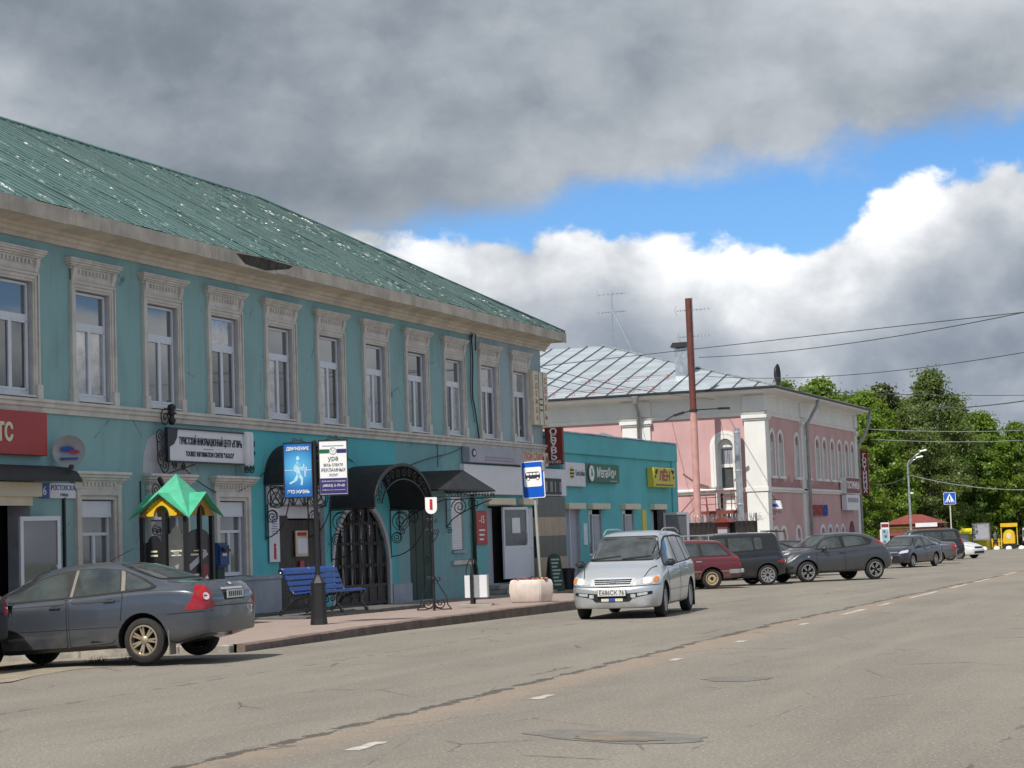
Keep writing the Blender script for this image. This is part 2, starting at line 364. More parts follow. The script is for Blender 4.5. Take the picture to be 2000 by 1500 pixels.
def sheet(name, m, xs, ysl, dz, kind='structure', label=None):
    b = MB(); vs = [(x, y, ground_z(min(y, 420)) + dz) for y in ysl for x in xs]; n = len(xs)
    b.add(vs, [(j * n + i, j * n + i + 1, (j + 1) * n + i + 1, (j + 1) * n + i) for j in range(len(ysl) - 1) for i in range(n - 1)])
    o = b.build(name, m); tag(o, kind=kind); return o
sheet('ground', 'far_ground', [-900, -300, -60, -21, 40, 300, 900], ys, -.26)
sheet('road', 'asphalt', [-14.9, 0, 16, 30, 90], ys[:13], 0)
sheet('road', 'asphalt', [-21.3, -14.9], [48, 55, 60, 75, 90, 130, 180, 230], 0)
sheet('road', 'asphalt', [-21.3, -14.9], [-30, -10, 14], 0)
sheet('road', 'asphalt', [-15.95, -14.9], [14, 20, 26.4], 0)
sheet('road', 'asphalt', [-62, -21.3], [71.5, 90, 130, 180, 262], -.008)
# pavement in front of the shops, with its kerb stones
KX = [(26.6, -14.95), (34.5, -15.55), (43.3, -16.0), (50, -16.45), (50.4, -16.6), (51.6, -17.6), (52.6, -19.9), (72, -19.9)]
def kx(y): return float(np.interp(y, [a for a, _ in KX], [c for _, c in KX]))
def paving():
    m = bpy.data.materials.new('paving'); m.use_nodes = True; T = NT(m.node_tree); b = T.nt.nodes['Principled BSDF']
    P = T.n('ShaderNodeNewGeometry').outputs['Position']
    br = T.n('ShaderNodeTexBrick'); T.lk(P, br.inputs['Vector']); br.inputs['Scale'].default_value = 5
    br.inputs['Color1'].default_value = (.345, .26, .225, 1); br.inputs['Color2'].default_value = (.41, .32, .28, 1); br.inputs['Mortar'].default_value = (.16, .12, .10, 1); br.inputs['Mortar Size'].default_value = .02
    c = T.mix(T.m('MULTIPLY', T.ss(T.noise(P, 1.2, 6, .65), .4, .7), .45), br.outputs[0], (.25, .2, .17))
    T.val(b.inputs['Base Color'], c); b.inputs['Roughness'].default_value = .85
    bp = T.n('ShaderNodeBump'); bp.inputs['Distance'].default_value = .004; T.lk(br.outputs['Fac'], bp.inputs['Height']); bp.invert = True; T.lk(bp.outputs[0], b.inputs['Normal'])
    return m
M['paving'] = paving()
b = MB(); yy = [26.6 + i * 2.27 for i in range(10)] + [49.6, 50.4, 51.0, 51.6, 52.1, 52.6, 55, 60, 65, 71.5]
for a, c in zip(yy[:-1], yy[1:]):
    b.add([(-21.3, a, pave_z(a) + .01), (kx(a) - .14, a, pave_z(a)), (kx(c) - .14, c, pave_z(c)), (-21.3, c, pave_z(c) + .01)], [(0, 1, 2, 3)])
PAVE = tag(b.build('pavement', 'paving'), kind='structure')
KERB = None
y = 26.62
while y < 71:
    L_ = .5 if 50.2 < y < 52.9 else 1.0; bx = MB(); x0, x1 = kx(y), kx(y + L_); j = random.uniform(-.006, .008)
    z0, z1 = ground_z(y), ground_z(y + L_); e = .006
    vs = []
    for (yy_, xx_, zz_) in ((y + e, x0, z0), (y + L_ - e, x1, z1)):
        vs += [(xx_ - .14, yy_, zz_ - .2), (xx_ + .012, yy_, zz_ - .2), (xx_ + .008, yy_, zz_ + .10 + j), (xx_ - .02, yy_, zz_ + .125 + j), (xx_ - .14, yy_, zz_ + .125 + j)]
    bx.add(vs, [(0, 1, 2, 3, 4), (9, 8, 7, 6, 5)] + [(i, i + 5, (i + 1) % 5 + 5, (i + 1) % 5) for i in range(5)])
    bx.build('kerb_stone', 'kerb_stone', PAVE); y += L_
x = -15.1
while x > -21:                                                # the pavement's near end, pale concrete
    bx = MB(); j = random.uniform(-.008, .008)
    bx.prism([(x - .005, -.2), (x - .895, -.2), (x - .895, .115 + j), (x - .005, .115 + j)], 'y', 26.4 + j, 26.58)
    bx.build('kerb_stone', 'kerb_grey', PAVE, bevel=.02); x -= .9
# sandy bay where the cars nose in, with a low rim of tufts
b = MB(); n_ = 14; vs = []; fs = []
for j in range(12):
    for i in range(n_):
        X = -15.35 - i * .45 - (.25 * math.sin(j * 1.9) + .15 * math.sin(j * 4.1) if i == 0 else 0); Y = 14 + j * 1.13
        vs.append((X + random.uniform(-.12, .12) * (i > 0), min(Y, 26.38), .006 - .035 * max(0, -16.0 - X) + random.uniform(-.008, .012) + (random.uniform(0, .004) if i == 0 else 0)))
fs = [(j * n_ + i, j * n_ + i + 1, (j + 1) * n_ + i + 1, (j + 1) * n_ + i) for j in range(11) for i in range(n_ - 1)]
b.add(vs, fs); tag(b.build('parking_bay', 'sand', smooth=True), kind='structure')
for (gx, gy, k) in ((-16.3, 24.6, 10), (-15.9, 25.0, 6), (-17.0, 24.2, 6)):
    b = MB()
    for _ in range(k * 5):
        px_, py_ = gx + random.gauss(0, .1), gy + random.gauss(0, .1); a = random.uniform(0, 6.28); h_ = random.uniform(.04, .1); zb_ = .006 - .035 * max(0, -16.0 - px_)
        b.add([(px_ - .006, py_, zb_), (px_ + .006, py_, zb_), (px_ + .05 * math.cos(a), py_ + .05 * math.sin(a), zb_ + h_)], [(0, 1, 2)])
    tag(b.build('grass_tuft', 'leaf_plain', fix=False), kind='stuff')
# painted dashes on the centre line and repair patches in the asphalt
def flat(name, m, poly, dz):
    b = MB(); b.add([(px_, py_, ground_z(py_) + dz) for px_, py_ in poly], [tuple(range(len(poly)))]); return tag(b.build(name, m), kind='structure')
def dash(y0, y1, w=.11):
    cx_ = lambda yy_: -6.82 - .0365 * (yy_ - 14); L = []
    for t in np.linspace(0, 1, 7): L.append((cx_(y0 + t * (y1 - y0)) - w / 2 + random.uniform(-.02, .02), y0 + t * (y1 - y0)))
    for t in np.linspace(1, 0, 7): L.append((cx_(y0 + t * (y1 - y0)) + w / 2 + random.uniform(-.02, .02), y0 + t * (y1 - y0)))
    flat('lane_marking', 'paint_line', L, .004)
for a, c in ((13.75, 14.35), (18.2, 18.7), (23.6, 24.0), (27.3, 27.7), (32, 32.6), (36.0, 38.6), (40.5, 42), (45, 50), (53, 56.5), (59, 63), (68, 73), (78, 84), (92, 99), (108, 115), (124, 132)): dash(a, c, .12)
def blob(cx_, cy_, rx, ry, n=28, w=.14, rot=0):
    ph = [random.uniform(0, 6.28) for _ in range(4)]; L = []
    for i in range(n):
        a = 2 * math.pi * i / n; r_ = 1 + w * (math.sin(2 * a + ph[0]) * .6 + math.sin(3 * a + ph[1]) * .5 + .35 * math.sin(7 * a + ph[2]) + .2 * math.sin(11 * a + ph[3]))
        u, v = rx * r_ * math.cos(a), ry * r_ * math.sin(a); L.append((cx_ + u * math.cos(rot) - v * math.sin(rot), cy_ + u * math.sin(rot) + v * math.cos(rot)))
    return L
flat('asphalt_patch', 'patch', blob(-5.0, 14.85, .84, .42, 40, .12, -.36), .004)
flat('asphalt_patch', 'old_asphalt', blob(-4.95, 14.66, .46, .15, 30, .2, -.36), .008)
flat('asphalt_patch', 'patch', blob(-5.55, 20.6, .42, .32, 20, .2), .004)

# ================================================================ long turquoise building (front wall on x = -21.2)
FX = -21.2
mk('cornice_beige', (.58, .52, .44), .8, var=.15, vs=1.5, streak=.3)
mk('print_faded', (.30, .24, .28), .6, var=0)
mk('door_blue', (.055, .075, .13), .5, var=.1)
def teal():
    m = bpy.data.materials.new('turquoise_plaster'); m.use_nodes = True; T = NT(m.node_tree); b = T.nt.nodes['Principled BSDF']
    P = T.n('ShaderNodeNewGeometry').outputs['Position']; sp = T.n('ShaderNodeSeparateXYZ'); T.lk(P, sp.inputs[0]); Y, Z = sp.outputs[1], sp.outputs[2]
    up = T.m('GREATER_THAN', Z, 4.4)
    old = (.245, .415, .42); new = (.10, .47, .51); pale = (.33, .42, .46); dull = (.19, .38, .40)
    rag = T.m('MULTIPLY', T.m('SUBTRACT', T.noise(P, .9, 4), .5), .25)
    Yr = T.m('ADD', Y, rag)
    c = T.mix(T.m('GREATER_THAN', Yr, 37.95), old, new)                        # ground floor: three coats of different age
    c = T.mix(T.m('GREATER_THAN', Yr, 45.9), c, dull)
    c = T.mix(T.m('GREATER_THAN', Yr, 51.2), c, (.14, .40, .42))
    u = T.mix(T.m('GREATER_THAN', T.m('ADD', Yr, T.m('MULTIPLY', T.m('SUBTRACT', 7.2, Z), -.25)), 51.55), old, pale)   # upper floor: repainted pale at the far end
    c = T.mix(up, c, u)
    f = T.noise(T.scale(P, (1, 1, .35)), 1.2, 6, .6); c = T.mix(T.m('MULTIPLY', T.ss(f, .45, .75), .3), c, (.10, .17, .165))
    c = T.mix(T.m('MULTIPLY', T.ss(T.noise(P, 2.3, 6, .65), .62, .72), .22), c, (.28, .36, .36))
    low = T.m('MULTIPLY', T.ss(T.noise(P, 5, 5, .7), .52, .6), T.m('MULTIPLY', T.ss(Z, 1.3, .5), T.m('GREATER_THAN', Y, 46)))
    c = T.mix(low, c, (.30, .29, .27))                                          # peeling near the pavement
    dr = T.m('MULTIPLY', T.ss(T.noise(T.scale(P, (3, 3, .16)), 2.2, 5, .65), .54, .74), T.ss(T.noise(P, .6, 3), .35, .6)); c = T.mix(T.m('MULTIPLY', dr, .42), c, (.09, .14, .14))
    vc = T.n('ShaderNodeTexVoronoi', feature='DISTANCE_TO_EDGE'); T.lk(P, vc.inputs['Vector']); vc.inputs['Scale'].default_value = .55; ck = T.m('MULTIPLY', T.ss(T.m('ADD', vc.outputs['Distance'], T.m('MULTIPLY', T.noise(P, 4, 5, .7), .06)), .037, .031), T.ss(T.noise(P, .7, 2), .5, .56)); c = T.mix(T.m('MULTIPLY', ck, .6), c, (.07, .10, .10))
    T.val(b.inputs['Base Color'], c); b.inputs['Roughness'].default_value = .85
    bp = T.n('ShaderNodeBump'); bp.inputs['Distance'].default_value = .006; T.lk(T.noise(P, 14, 5, .6), bp.inputs['Height']); T.lk(bp.outputs[0], b.inputs['Normal'])
    return m
M['teal'] = teal()
def roof_paint(name, rgb, metal, rough, gloss, bumpd):
    m = bpy.data.materials.new(name); m.use_nodes = True; T = NT(m.node_tree); b = T.nt.nodes['Principled BSDF']
    P = T.n('ShaderNodeNewGeometry').outputs['Position']
    c = T.mix(T.ss(T.noise(T.scale(P, (.35, 1, .35)), 1.6, 5, .65), .35, .7), [x * .8 for x in rgb], [x * 1.15 for x in rgb])
    c = T.mix(T.m('MULTIPLY', T.ss(T.noise(P, 3.1, 6, .7), .6, .75), .35), c, [min(1, x * 1.6 + .03) for x in rgb])
    gl_ = T.m('MULTIPLY', T.ss(T.noise(T.scale(P, (.22, 2.4, .22)), 1.5, 5, .7), .50, .60), T.ss(T.noise(P, .55, 3, .6), .38, .58))
    T.val(b.inputs['Base Color'], c); T.val(b.inputs['Roughness'], T.m('MULTIPLY_ADD', gl_, gloss - rough, rough)); b.inputs['Metallic'].default_value = metal; b.inputs['Specular IOR Level'].default_value = .8
    bp = T.n('ShaderNodeBump'); bp.inputs['Distance'].default_value = bumpd
    T.lk(T.m('MULTIPLY', T.m('ADD', T.noise(T.scale(P, (.55, 1.6, .55)), 4.5, 4, .6), T.m('MULTIPLY', T.noise(P, 14, 3, .6), .22)), T.m('MULTIPLY_ADD', gl_, .85, .15)), bp.inputs['Height']); T.lk(bp.outputs[0], b.inputs['Normal'])
    return m
M['roof_green'] = roof_paint('green_roof_paint', (.085, .185, .17), .0, .42, .3, .012); M['roof_seam'] = roof_paint('green_seam_paint', (.03, .075, .07), .0, .5, .26, .055)
M['roof_zinc'] = roof_paint('zinc_roof', (.47, .525, .565), .3, .42, .36, .004)
def wall_holes(mb, x0, x1, z0, z1, holes, y=0., dep=.27, mi=0, mr=1):
    xs = sorted({x0, x1, *[h[0] for h in holes], *[h[1] for h in holes]}); zs = sorted({z0, z1, *[h[2] for h in holes], *[h[3] for h in holes]})
    for i in range(len(xs) - 1):
        for j in range(len(zs) - 1):
            cx_, cz_ = (xs[i] + xs[i + 1]) / 2, (zs[j] + zs[j + 1]) / 2
            if any(h[0] < cx_ < h[1] and h[2] < cz_ < h[3] for h in holes): continue
            mb.add([(xs[i], y, zs[j]), (xs[i + 1], y, zs[j]), (xs[i + 1], y, zs[j + 1]), (xs[i], y, zs[j + 1])], [(0, 1, 2, 3)], mi)
    for h in holes:
        a, c, e, f = h[:4]; d = y + (h[4] if len(h) > 4 else dep)
        mb.add([(a, y, e), (a, d, e), (a, d, f), (a, y, f)], [(0, 1, 2, 3)], mr); mb.add([(c, y, e), (c, y, f), (c, d, f), (c, d, e)], [(0, 1, 2, 3)], mr)
        mb.add([(a, y, f), (a, d, f), (c, d, f), (c, y, f)], [(0, 1, 2, 3)], mr); mb.add([(a, y, e), (c, y, e), (c, d, e), (a, d, e)], [(0, 1, 2, 3)], mr)
    return mb
BA = thing('shop_building', 'long two storey turquoise building under a green ribbed metal roof, beige window surrounds', 'building', (FX, 0, 0), WALLR)
WY = [32.05 + 2.553 * (i - 1) for i in range(-2, 11)]                         # upper window axes
up_holes = [(y - .585, y + .585, 4.5, 6.64) for y in WY]
G3 = [32.1, 34.68, 37.3]
lo_holes = [(y - .56, y + .56, .97, 2.62) for y in G3]
doors = [(27.6, 29.95, .1, 2.66, .5), (39.42, 41.75, .08, 2.56, .35), (42.12, 45.36, .02, 2.62, .45), (46.62, 48.15, .06, 2.48, .45), (49.45, 50.25, 1.32, 2.83, .12), (52.1, 54.95, .3, 2.56, .4)]
b = wall_holes(MB(), 20, 56.9, -.6, 7.6, up_holes + lo_holes + doors)
b.add([(20, 0, -.6), (20, 13, -.6), (20, 13, 7.6), (20, 0, 7.6)], [(0, 1, 2, 3)]); b.add([(56.9, 0, -.6), (56.9, 0, 7.6), (56.9, 13, 7.6), (56.9, 13, -.6)], [(0, 1, 2, 3)])
b.add([(20, 13, -.6), (56.9, 13, -.6), (56.9, 13, 7.6), (20, 13, 7.6)], [(0, 1, 2, 3)])
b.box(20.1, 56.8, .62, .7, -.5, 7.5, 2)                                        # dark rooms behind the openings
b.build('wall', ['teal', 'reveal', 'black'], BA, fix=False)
# spandrels of the arched doorway
SP = arc(43.74, 1.0, 1.62, 1.62, 0, 180, 20)
b = MB()
for i in range(20):
    (xa, za), (xb, zb_) = SP[i], SP[i + 1]
    b.add([(xa, .001, za), (xb, .001, zb_), (xb, .001, 2.62), (xa, .001, 2.62)], [(0, 1, 2, 3)]); b.add([(xa, .001, za), (xb, .001, zb_), (xb, .13, zb_), (xa, .13, za)], [(0, 1, 2, 3)])
b.build('arch_wall', 'teal', BA, fix=False)
def mould(name, prof, y0, y1, m, parent, z=0.):                                # moulding: profile (out, z) swept along the wall
    b = MB(); n = len(prof); vs = [(yy_, -o, zz) for yy_ in (y0, y1) for o, zz in prof]
    b.add(vs, [(i, i + 1, i + 1 + n, i + n) for i in range(n - 1)] + [tuple(range(n))[::-1], tuple(range(n, 2 * n))]); return b.build(name, m, parent)
mould('belt_course', [(-.02, 4.22), (.05, 4.22), (.06, 4.30), (.10, 4.33), (.10, 4.39), (.14, 4.41), (.14, 4.46), (-.02, 4.49)], 20, 56.93, 'trim', BA)
mould('cornice', [(-.02, 7.43), (.05, 7.43), (.06, 7.50), (.10, 7.52), (.13, 7.58), (.19, 7.60), (.20, 7.66), (.62, 7.73), (.62, 7.76), (-.02, 7.76)], 20, 57.3, 'cornice_beige', BA)
# gutter board in separate lengths, a few of them sagging
y = 20.
while y < 57.4:
    L_ = min(random.uniform(2.2, 3.6), 57.55 - y); s0 = random.uniform(-.02, .012)
    bx = MB(); bx.prism([(y + .004, 7.70 + s0), (y + L_ - .004, 7.70 + s0 + random.uniform(-.012, .012)), (y + L_ - .004, 7.985), (y + .004, 7.985)], 'y', -.665 + random.uniform(-.01, .01), -.63)
    bx.build('fascia_board', 'fascia', BA); y += L_
bx = MB().box(56.9, 57.55, -.64, 13.6, 7.70, 7.97); bx.build('fascia_board', 'fascia', BA)
mk('damp_stain', (.05, .045, .038), .9, var=.5, vs=5)
bx = MB(); bx.add([(36.6, -.672, 7.93), (37.0, -.672, 7.74), (37.9, -.672, 7.70), (39.0, -.672, 7.86), (39.2, -.672, 7.95), (37.8, -.672, 7.975)], [(0, 1, 2, 3, 4, 5)]); bx.build('damp_stain', 'damp_stain', BA)
mould('plinth', [(-.02, -.6), (.06, -.6), (.06, .86), (.085, .88), (.085, .95), (-.02, .98)], 30.98, 39.4, 'plinth_grey', BA)
mould('plinth', [(-.02, -.6), (.05, -.6), (.05, .52), (-.02, .56)], 45.45, 46.6, 'plinth_grey', BA)
# windows: one set of shared meshes
fw = MB(); x0, x1, z0, z1 = -.56, .56, 4.53, 6.62; yb = .07
for (a, c, e, f) in ((x0, x0 + .055, z0, z1), (x1 - .055, x1, z0, z1), (x0, x1, z1 - .05, z1), (x0, x1, z0, z0 + .09), (x0, x1, 5.91, 6.03), (-.05, .05, z0 + .09, 5.91)):
    fw.box(a, c, yb - (.004 if abs(a) < .1 else 0), yb + .06, e, f)
for s_ in (-1, 1):
    for (a, c, e, f) in ((.47, .505, 4.62, 5.91), (.05, .505, 4.62, 4.66), (.05, .505, 5.87, 5.91)):
        fw.box(min(s_ * a, s_ * c), max(s_ * a, s_ * c), yb - .012, yb + .03, e, f)
m_frame = fw.mesh('window_frame', 'pvc')
PV = {}
m_trans = MB().box(-.505, .505, yb + .03, yb + .04, 6.03, 6.57).mesh('pane', 'glass'); m_sash = MB().box(-.21, .21, yb + .028, yb + .038, 4.66, 5.87).mesh('pane', 'glass')
sr = MB()
for k, (w0, w1, o) in enumerate(((.585, .63, .035), (.63, .70, .05), (.70, .76, .07))):
    for s_ in (-1, 1): sr.box(min(s_ * w0, s_ * w1), max(s_ * w0, s_ * w1), -o, .01, 4.46, 6.64 + (w1 - .585))
    sr.box(-w0, w0, -o, .01, 6.64 + (w0 - .585), 6.64 + (w1 - .585))
for s_ in (-1, 1): sr.box(s_ * .70 - .09, s_ * .70 + .09, -.10, .01, 4.462, 4.73)
m_surr = sr.mesh('window_surround', 'trim', bevel=.006)
cp = MB(); cp.box(-.74, .74, -.045, .01, 6.818, 7.03); cp.box(-.77, .77, -.06, .01, 7.03, 7.08)
for k, (w, o, za, zb_) in enumerate(((.80, .09, 7.08, 7.115), (.84, .12, 7.115, 7.16), (.88, .15, 7.16, 7.20), (.90, .17, 7.20, 7.235))): cp.box(-w, w, -o, .01, za, zb_)
for i in range(9): cp.box(-.47 + i * .1175 - .028, -.47 + i * .1175 + .028, -.09, -.04, 6.955, 7.035)
m_cap = cp.mesh('window_cap', 'trim', bevel=.005)
br = MB(); br.prism([(0, 6.78), (-.06, 6.81), (-.07, 6.88), (-.10, 6.95), (-.115, 7.07), (0, 7.07)], 'x', -.06, .06); m_brk = br.mesh('bracket', 'trim', bevel=.008)
m_sill = MB().box(-.59, .59, -.09, .2, 4.49, 4.525).mesh('sill', 'white_paint', bevel=.004)
m_curt = MB().box(-.5, .5, .40, .41, 4.6, 6.5).mesh('curtain', 'sign_white')
for i, y in enumerate(WY):
    w = put('window', m_frame, BA, (y, 0, 0))
    for me_, dx_ in ((m_trans, 0), (m_sash, -.26), (m_sash, .26)):
        k_ = ('glass', 'glass', 'glass_curtain', 'glass_deep')[random.Random(i * 7 + int(dx_ * 100)).randrange(4)]
        if (me_.name, k_) not in PV:
            q_ = me_.copy(); q_.materials.clear(); q_.materials.append(M[k_]); PV[(me_.name, k_)] = q_
        put('pane', PV[(me_.name, k_)], w, (dx_, 0, 0))
    put('window_surround', m_surr, w); put('window_cap', m_cap, w); put('bracket', m_brk, w, (-.68, 0, 0)); put('bracket', m_brk, w, (.68, 0, 0)); put('sill', m_sill, w)
# ground-floor windows
fw = MB()
for (a, c, e, f) in ((-.54, -.47, 1.0, 2.6), (.47, .54, 1.0, 2.6), (-.54, .54, 2.28, 2.6), (-.54, .54, 1.0, 1.08), (-.47, .47, 1.93, 1.99), (-.04, .04, 1.08, 1.93)): fw.box(a, c, .07 - (.05 if e > 2.2 else 0), .15, e, f)
m_f2 = fw.mesh('window_frame', 'pvc', bevel=.004); m_g2 = MB().box(-.47, .47, .11, .12, 1.05, 2.3).mesh('pane', 'glass')
s2 = MB()
for k, (w0, w1, o) in enumerate(((.56, .64, .05), (.64, .76, .085))):
    for s_ in (-1, 1): s2.box(min(s_ * w0, s_ * w1), max(s_ * w0, s_ * w1), -o, .01, .985, 2.62 + (w1 - .56))
    s2.box(-w0, w0, -o, .01, 2.62 + (w0 - .56), 2.62 + (w1 - .56))
m_s2 = s2.mesh('window_surround', 'trim', bevel=.006)
c2 = MB(); c2.box(-.80, .80, -.07, .01, 2.822, 2.95); 
for w, o, za, zb_ in ((.84, .10, 2.95, 2.99), (.88, .14, 2.99, 3.04), (.91, .18, 3.04, 3.10), (.94, .22, 3.10, 3.155)): c2.box(-w, w, -o, .01, za, zb_)
for i in range(9): c2.box(-.52 + i * .13 - .03, -.52 + i * .13 + .03, -.1, -.05, 2.88, 2.96)
m_c2 = c2.mesh('window_cap', 'trim', bevel=.005)
for y in G3:
    w = put('window', m_f2, BA, (y, 0, 0)); put('pane', m_g2, w); put('window_surround', m_s2, w); put('window_cap', m_c2, w)
# roof of ribbed sheets: eave along the street, hip at the far end
EZ, RZ_, EO, RD = 8.0, 11.92, -.62, 6.4                                         # eave height, ridge height, eave overhang (local y), ridge depth
y_r = 50.6; y_e = 57.55
sl_ = math.hypot(RD - EO, RZ_ - EZ); dirv = Vector((0, RD - EO, RZ_ - EZ)).normalized(); nrm = Vector((0, -(RZ_ - EZ), RD - EO)).normalized()
def roof_strip(w0, w1, t0f, frac, base, du, dv, dn, length, pitch=.35):
    """one sheet: u from w0 to w1 along the eave, t up the slope; frac(u) = fraction of slope length where the sheet ends"""
    b = MB(); us = []; u = w0
    while u < w1 - 1e-4:
        for o, h_ in ((0, .0002), (.003, .026), (.02, .026), (.023, .0001), (.12, .006), (.24, .003), (.335, .0003)):
            if u + o < w1: us.append((u + o, h_))
        u += pitch
    us.append((w1, 0)); rows = 10; lift = random.uniform(-.004, .006); jit = [random.uniform(-.007, .007) for _ in range(rows + 1)]
    vs = []
    for r_ in range(rows + 1):
        for (u, h_) in us:
            t = frac(u) * r_ / rows
            p = base + du * u + dv * (t * length) + dn * (h_ + lift + jit[r_] + .004 * math.sin(u * 9 + r_ * 2.1)); vs.append(p)
    n = len(us); b.add(vs, [(r_ * n + i, r_ * n + i + 1, (r_ + 1) * n + i + 1, (r_ + 1) * n + i) for r_ in range(rows) for i in range(n - 1)])
    b.m = [1 if (us[i][1] == .0002 and us[i + 1][1] == .026) or us[i][1] == .026 else 0 for r_ in range(rows) for i in range(n - 1)]
    return b
fr = lambda u: 1. if u <= y_r else max(.004, 1 - (u - y_r) / (y_e - y_r))
y = 20.
RF = MB().prism([(20, EZ - .012), (y_e, EZ - .012), (y_e, EZ - .03), (20, EZ - .03)], 'y', EO, 13.6).build('roof', 'black', BA)
while y < y_e - .05:
    y2 = min(y + 1.05, y_e)
    roof_strip(y, y2, 0, fr, Vector((0, EO - random.uniform(0, .03), EZ)), Vector((1, 0, 0)), dirv, nrm, sl_).build('roof_sheet', ['roof_green', 'roof_seam'], RF, fix=False, smooth=20); y = y2
hd = Vector((y_r - y_e, 0, RZ_ - EZ)); hl = hd.length; hd.normalize(); hn = Vector((RZ_ - EZ, 0, y_e - y_r)).normalized(); wd = 2 * (RD - EO)
u = 0.
while u < wd - .05:
    u2 = min(u + 1.05, wd)
    roof_strip(u, u2, 0, lambda q: max(.004, 1 - abs(q - wd / 2) / (wd / 2)), Vector((y_e, EO, EZ)), Vector((0, 1, 0)), hd, hn, hl).build('roof_sheet', ['roof_green', 'roof_seam'], RF, fix=False, smooth=20); u = u2
b = MB(); b.add([(20, RD, RZ_), (y_r, RD, RZ_), (y_e, 2 * RD - EO, EZ), (20, 2 * RD - EO, EZ)], [(0, 1, 2, 3)]); b.add([(20, EO, EZ), (20, RD, RZ_), (20, 2 * RD - EO, EZ)], [(0, 1, 2)]); b.build('roof_slope', 'roof_green', RF)
b = MB(); b.tube([(20, RD, RZ_ + .03), (y_r, RD, RZ_ + .03), (y_e, EO, EZ + .03)], .05, 6); b.build('ridge_cap', 'roof_green', RF, smooth=True)
# shop entrance at the near end: shutter box, recess, open glazed door
b = MB().box(27.2, 30.12, -.16, .05, 2.66, 2.93); b.build('shutter_box', 'cream', BA, bevel=.015)
b = MB()
for i in range(5): b.box(27.6, 29.95, -.06 + .004 * (i % 2), -.01, 2.5 + i * .032, 2.53 + i * .032)
b.build('roller_shutter', 'cream', BA)
b = MB().box(27.6, 29.4, .32, .36, .1, 2.5); b.build('door', 'door_blue', BA)
d = MB()
for a, c, e, f in ((0, .07, .1, 2.3), (.83, .9, .1, 2.3), (.07, .83, 2.22, 2.3), (.07, .83, .1, .5)): d.box(a, c, -.03, .03, e, f)
dr = d.build('entrance_door', 'pvc', BA, loc=(29.5, -.08, 0), rz=-.3); MB().box(.07, .83, -.004, .004, .5, 2.22).build('pane', 'glass', dr); MB().tube([(.78, -.05, .95), (.78, -.09, 1.0), (.78, -.09, 1.35), (.78, -.05, 1.4)], .014).build('handle', 'pvc', dr)
b = MB().box(30.42, 30.72, -.02, .0, 1.3, 2.1); nb = b.build('notice', 'dark_red', BA)
MB().box(30.45, 30.69, -.024, -.019, 1.36, 1.55).build('notice_panel', 'ink_blue', nb); MB().box(30.45, 30.69, -.024, -.019, 1.85, 2.05).build('notice_panel', 'red_sign', nb)
# brown double door and its arched doorway neighbours
b = MB(); b.box(39.42, 40.0, .06, .12, .1, 2.3); b.build('side_panel', 'dark_wood', BA)
d = MB(); 
for i in range(9): d.box(40.06 + i * .185, 40.06 + i * .185 + .175, .1, .15 + .006 * (i % 2), .1, 2.2)
d.build('plank_door', 'dark_wood', BA)
b = MB().box(39.42, 41.75, .12, .16, 2.24, 2.56); b.build('transom_panel', 'sign_white', BA)
b = MB(); b.box(40.35, 40.95, .04, .07, 1.35, 1.95); nt_ = b.build('notice', 'beige', BA); MB().box(40.42, 40.88, .034, .039, 1.42, 1.78).build('paper', 'sign_white', nt_); MB().box(40.42, 40.88, .034, .039, 1.83, 1.91).build('print_line', 'ink_red', nt_)
MB().box(40.55, 40.75, .05, .09, .95, 1.25).build('red_plate', 'red_sign', BA)
# arched glazed doors
A_in = arc(43.74, 1.0, 1.56, 1.56, 0, 180, 24); A_out = arc(43.74, 1.0, 1.68, 1.70, 0, 180, 24)
tr = MB().ring(A_in, A_out, 'y', -.03, .05); tr.box(42.06, 42.18, -.03, .05, .05, 1.0); tr.box(45.30, 45.42, -.03, .05, .05, 1.0); tr.build('arch_trim', 'reveal', BA)
gl = MB(); inside = lambda x, z: (z <= 1.0 and abs(x - 43.74) < 1.5) or ((x - 43.74) ** 2 + (z - 1) ** 2 < 1.5 ** 2)
gl.prism([(42.2, .05), (45.28, .05)] + arc(43.74, 1.0, 1.54, 1.54, 0, 180, 24), 'y', .13, .14); AD = gl.build('arched_door', 'glass', BA)
fr_ = MB()
for x in (42.22, 42.72, 43.22, 43.70, 43.78, 44.26, 44.76, 45.26):
    zt = 1.0 + math.sqrt(max(.01, 1.54 ** 2 - (x - 43.74) ** 2)); fr_.box(x - .035, x + .035, .05, .125, .05, zt)
for z in (.12, .55, 1.05, 1.6, 2.1):
    hw = 1.52 if z <= 1.0 else math.sqrt(1.52 ** 2 - (z - 1) ** 2); fr_.box(43.74 - hw, 43.74 + hw, .045, .126, z - .04, z + .04)
for x in (42.47, 42.97, 43.46, 44.02, 44.51, 45.01): fr_.box(x - .25, x + .25, .07, .124, .1, .53)
fr_.build('door_frame', 'dark_wood', AD)
ir = MB()
for i in range(18):
    x = 42.35 + i * .165; hw = 1.0 + math.sqrt(max(.01, 1.5 ** 2 - (x - 43.74) ** 2))
    ir.tube([(x + .02 * math.sin(q * 1.3 + i), .03, .6 + q * (hw - .7) / 8) for q in range(9)], .011, 5)
ir.build('door_grille', 'black_iron', AD, smooth=True)
b = MB()
for i in range(6): b.box(46.62 + i * .255, 46.62 + i * .255 + .25, .05 + .01 * (i % 2), .1, .06, 2.48)
gd = b.build('green_door', 'dark_green', BA); MB().tube([(47.8, .06, 1.0), (47.8, .0, 1.03), (47.8, .0, 1.17), (47.8, .06, 1.2)], .012).build('handle', 'black_iron', gd)
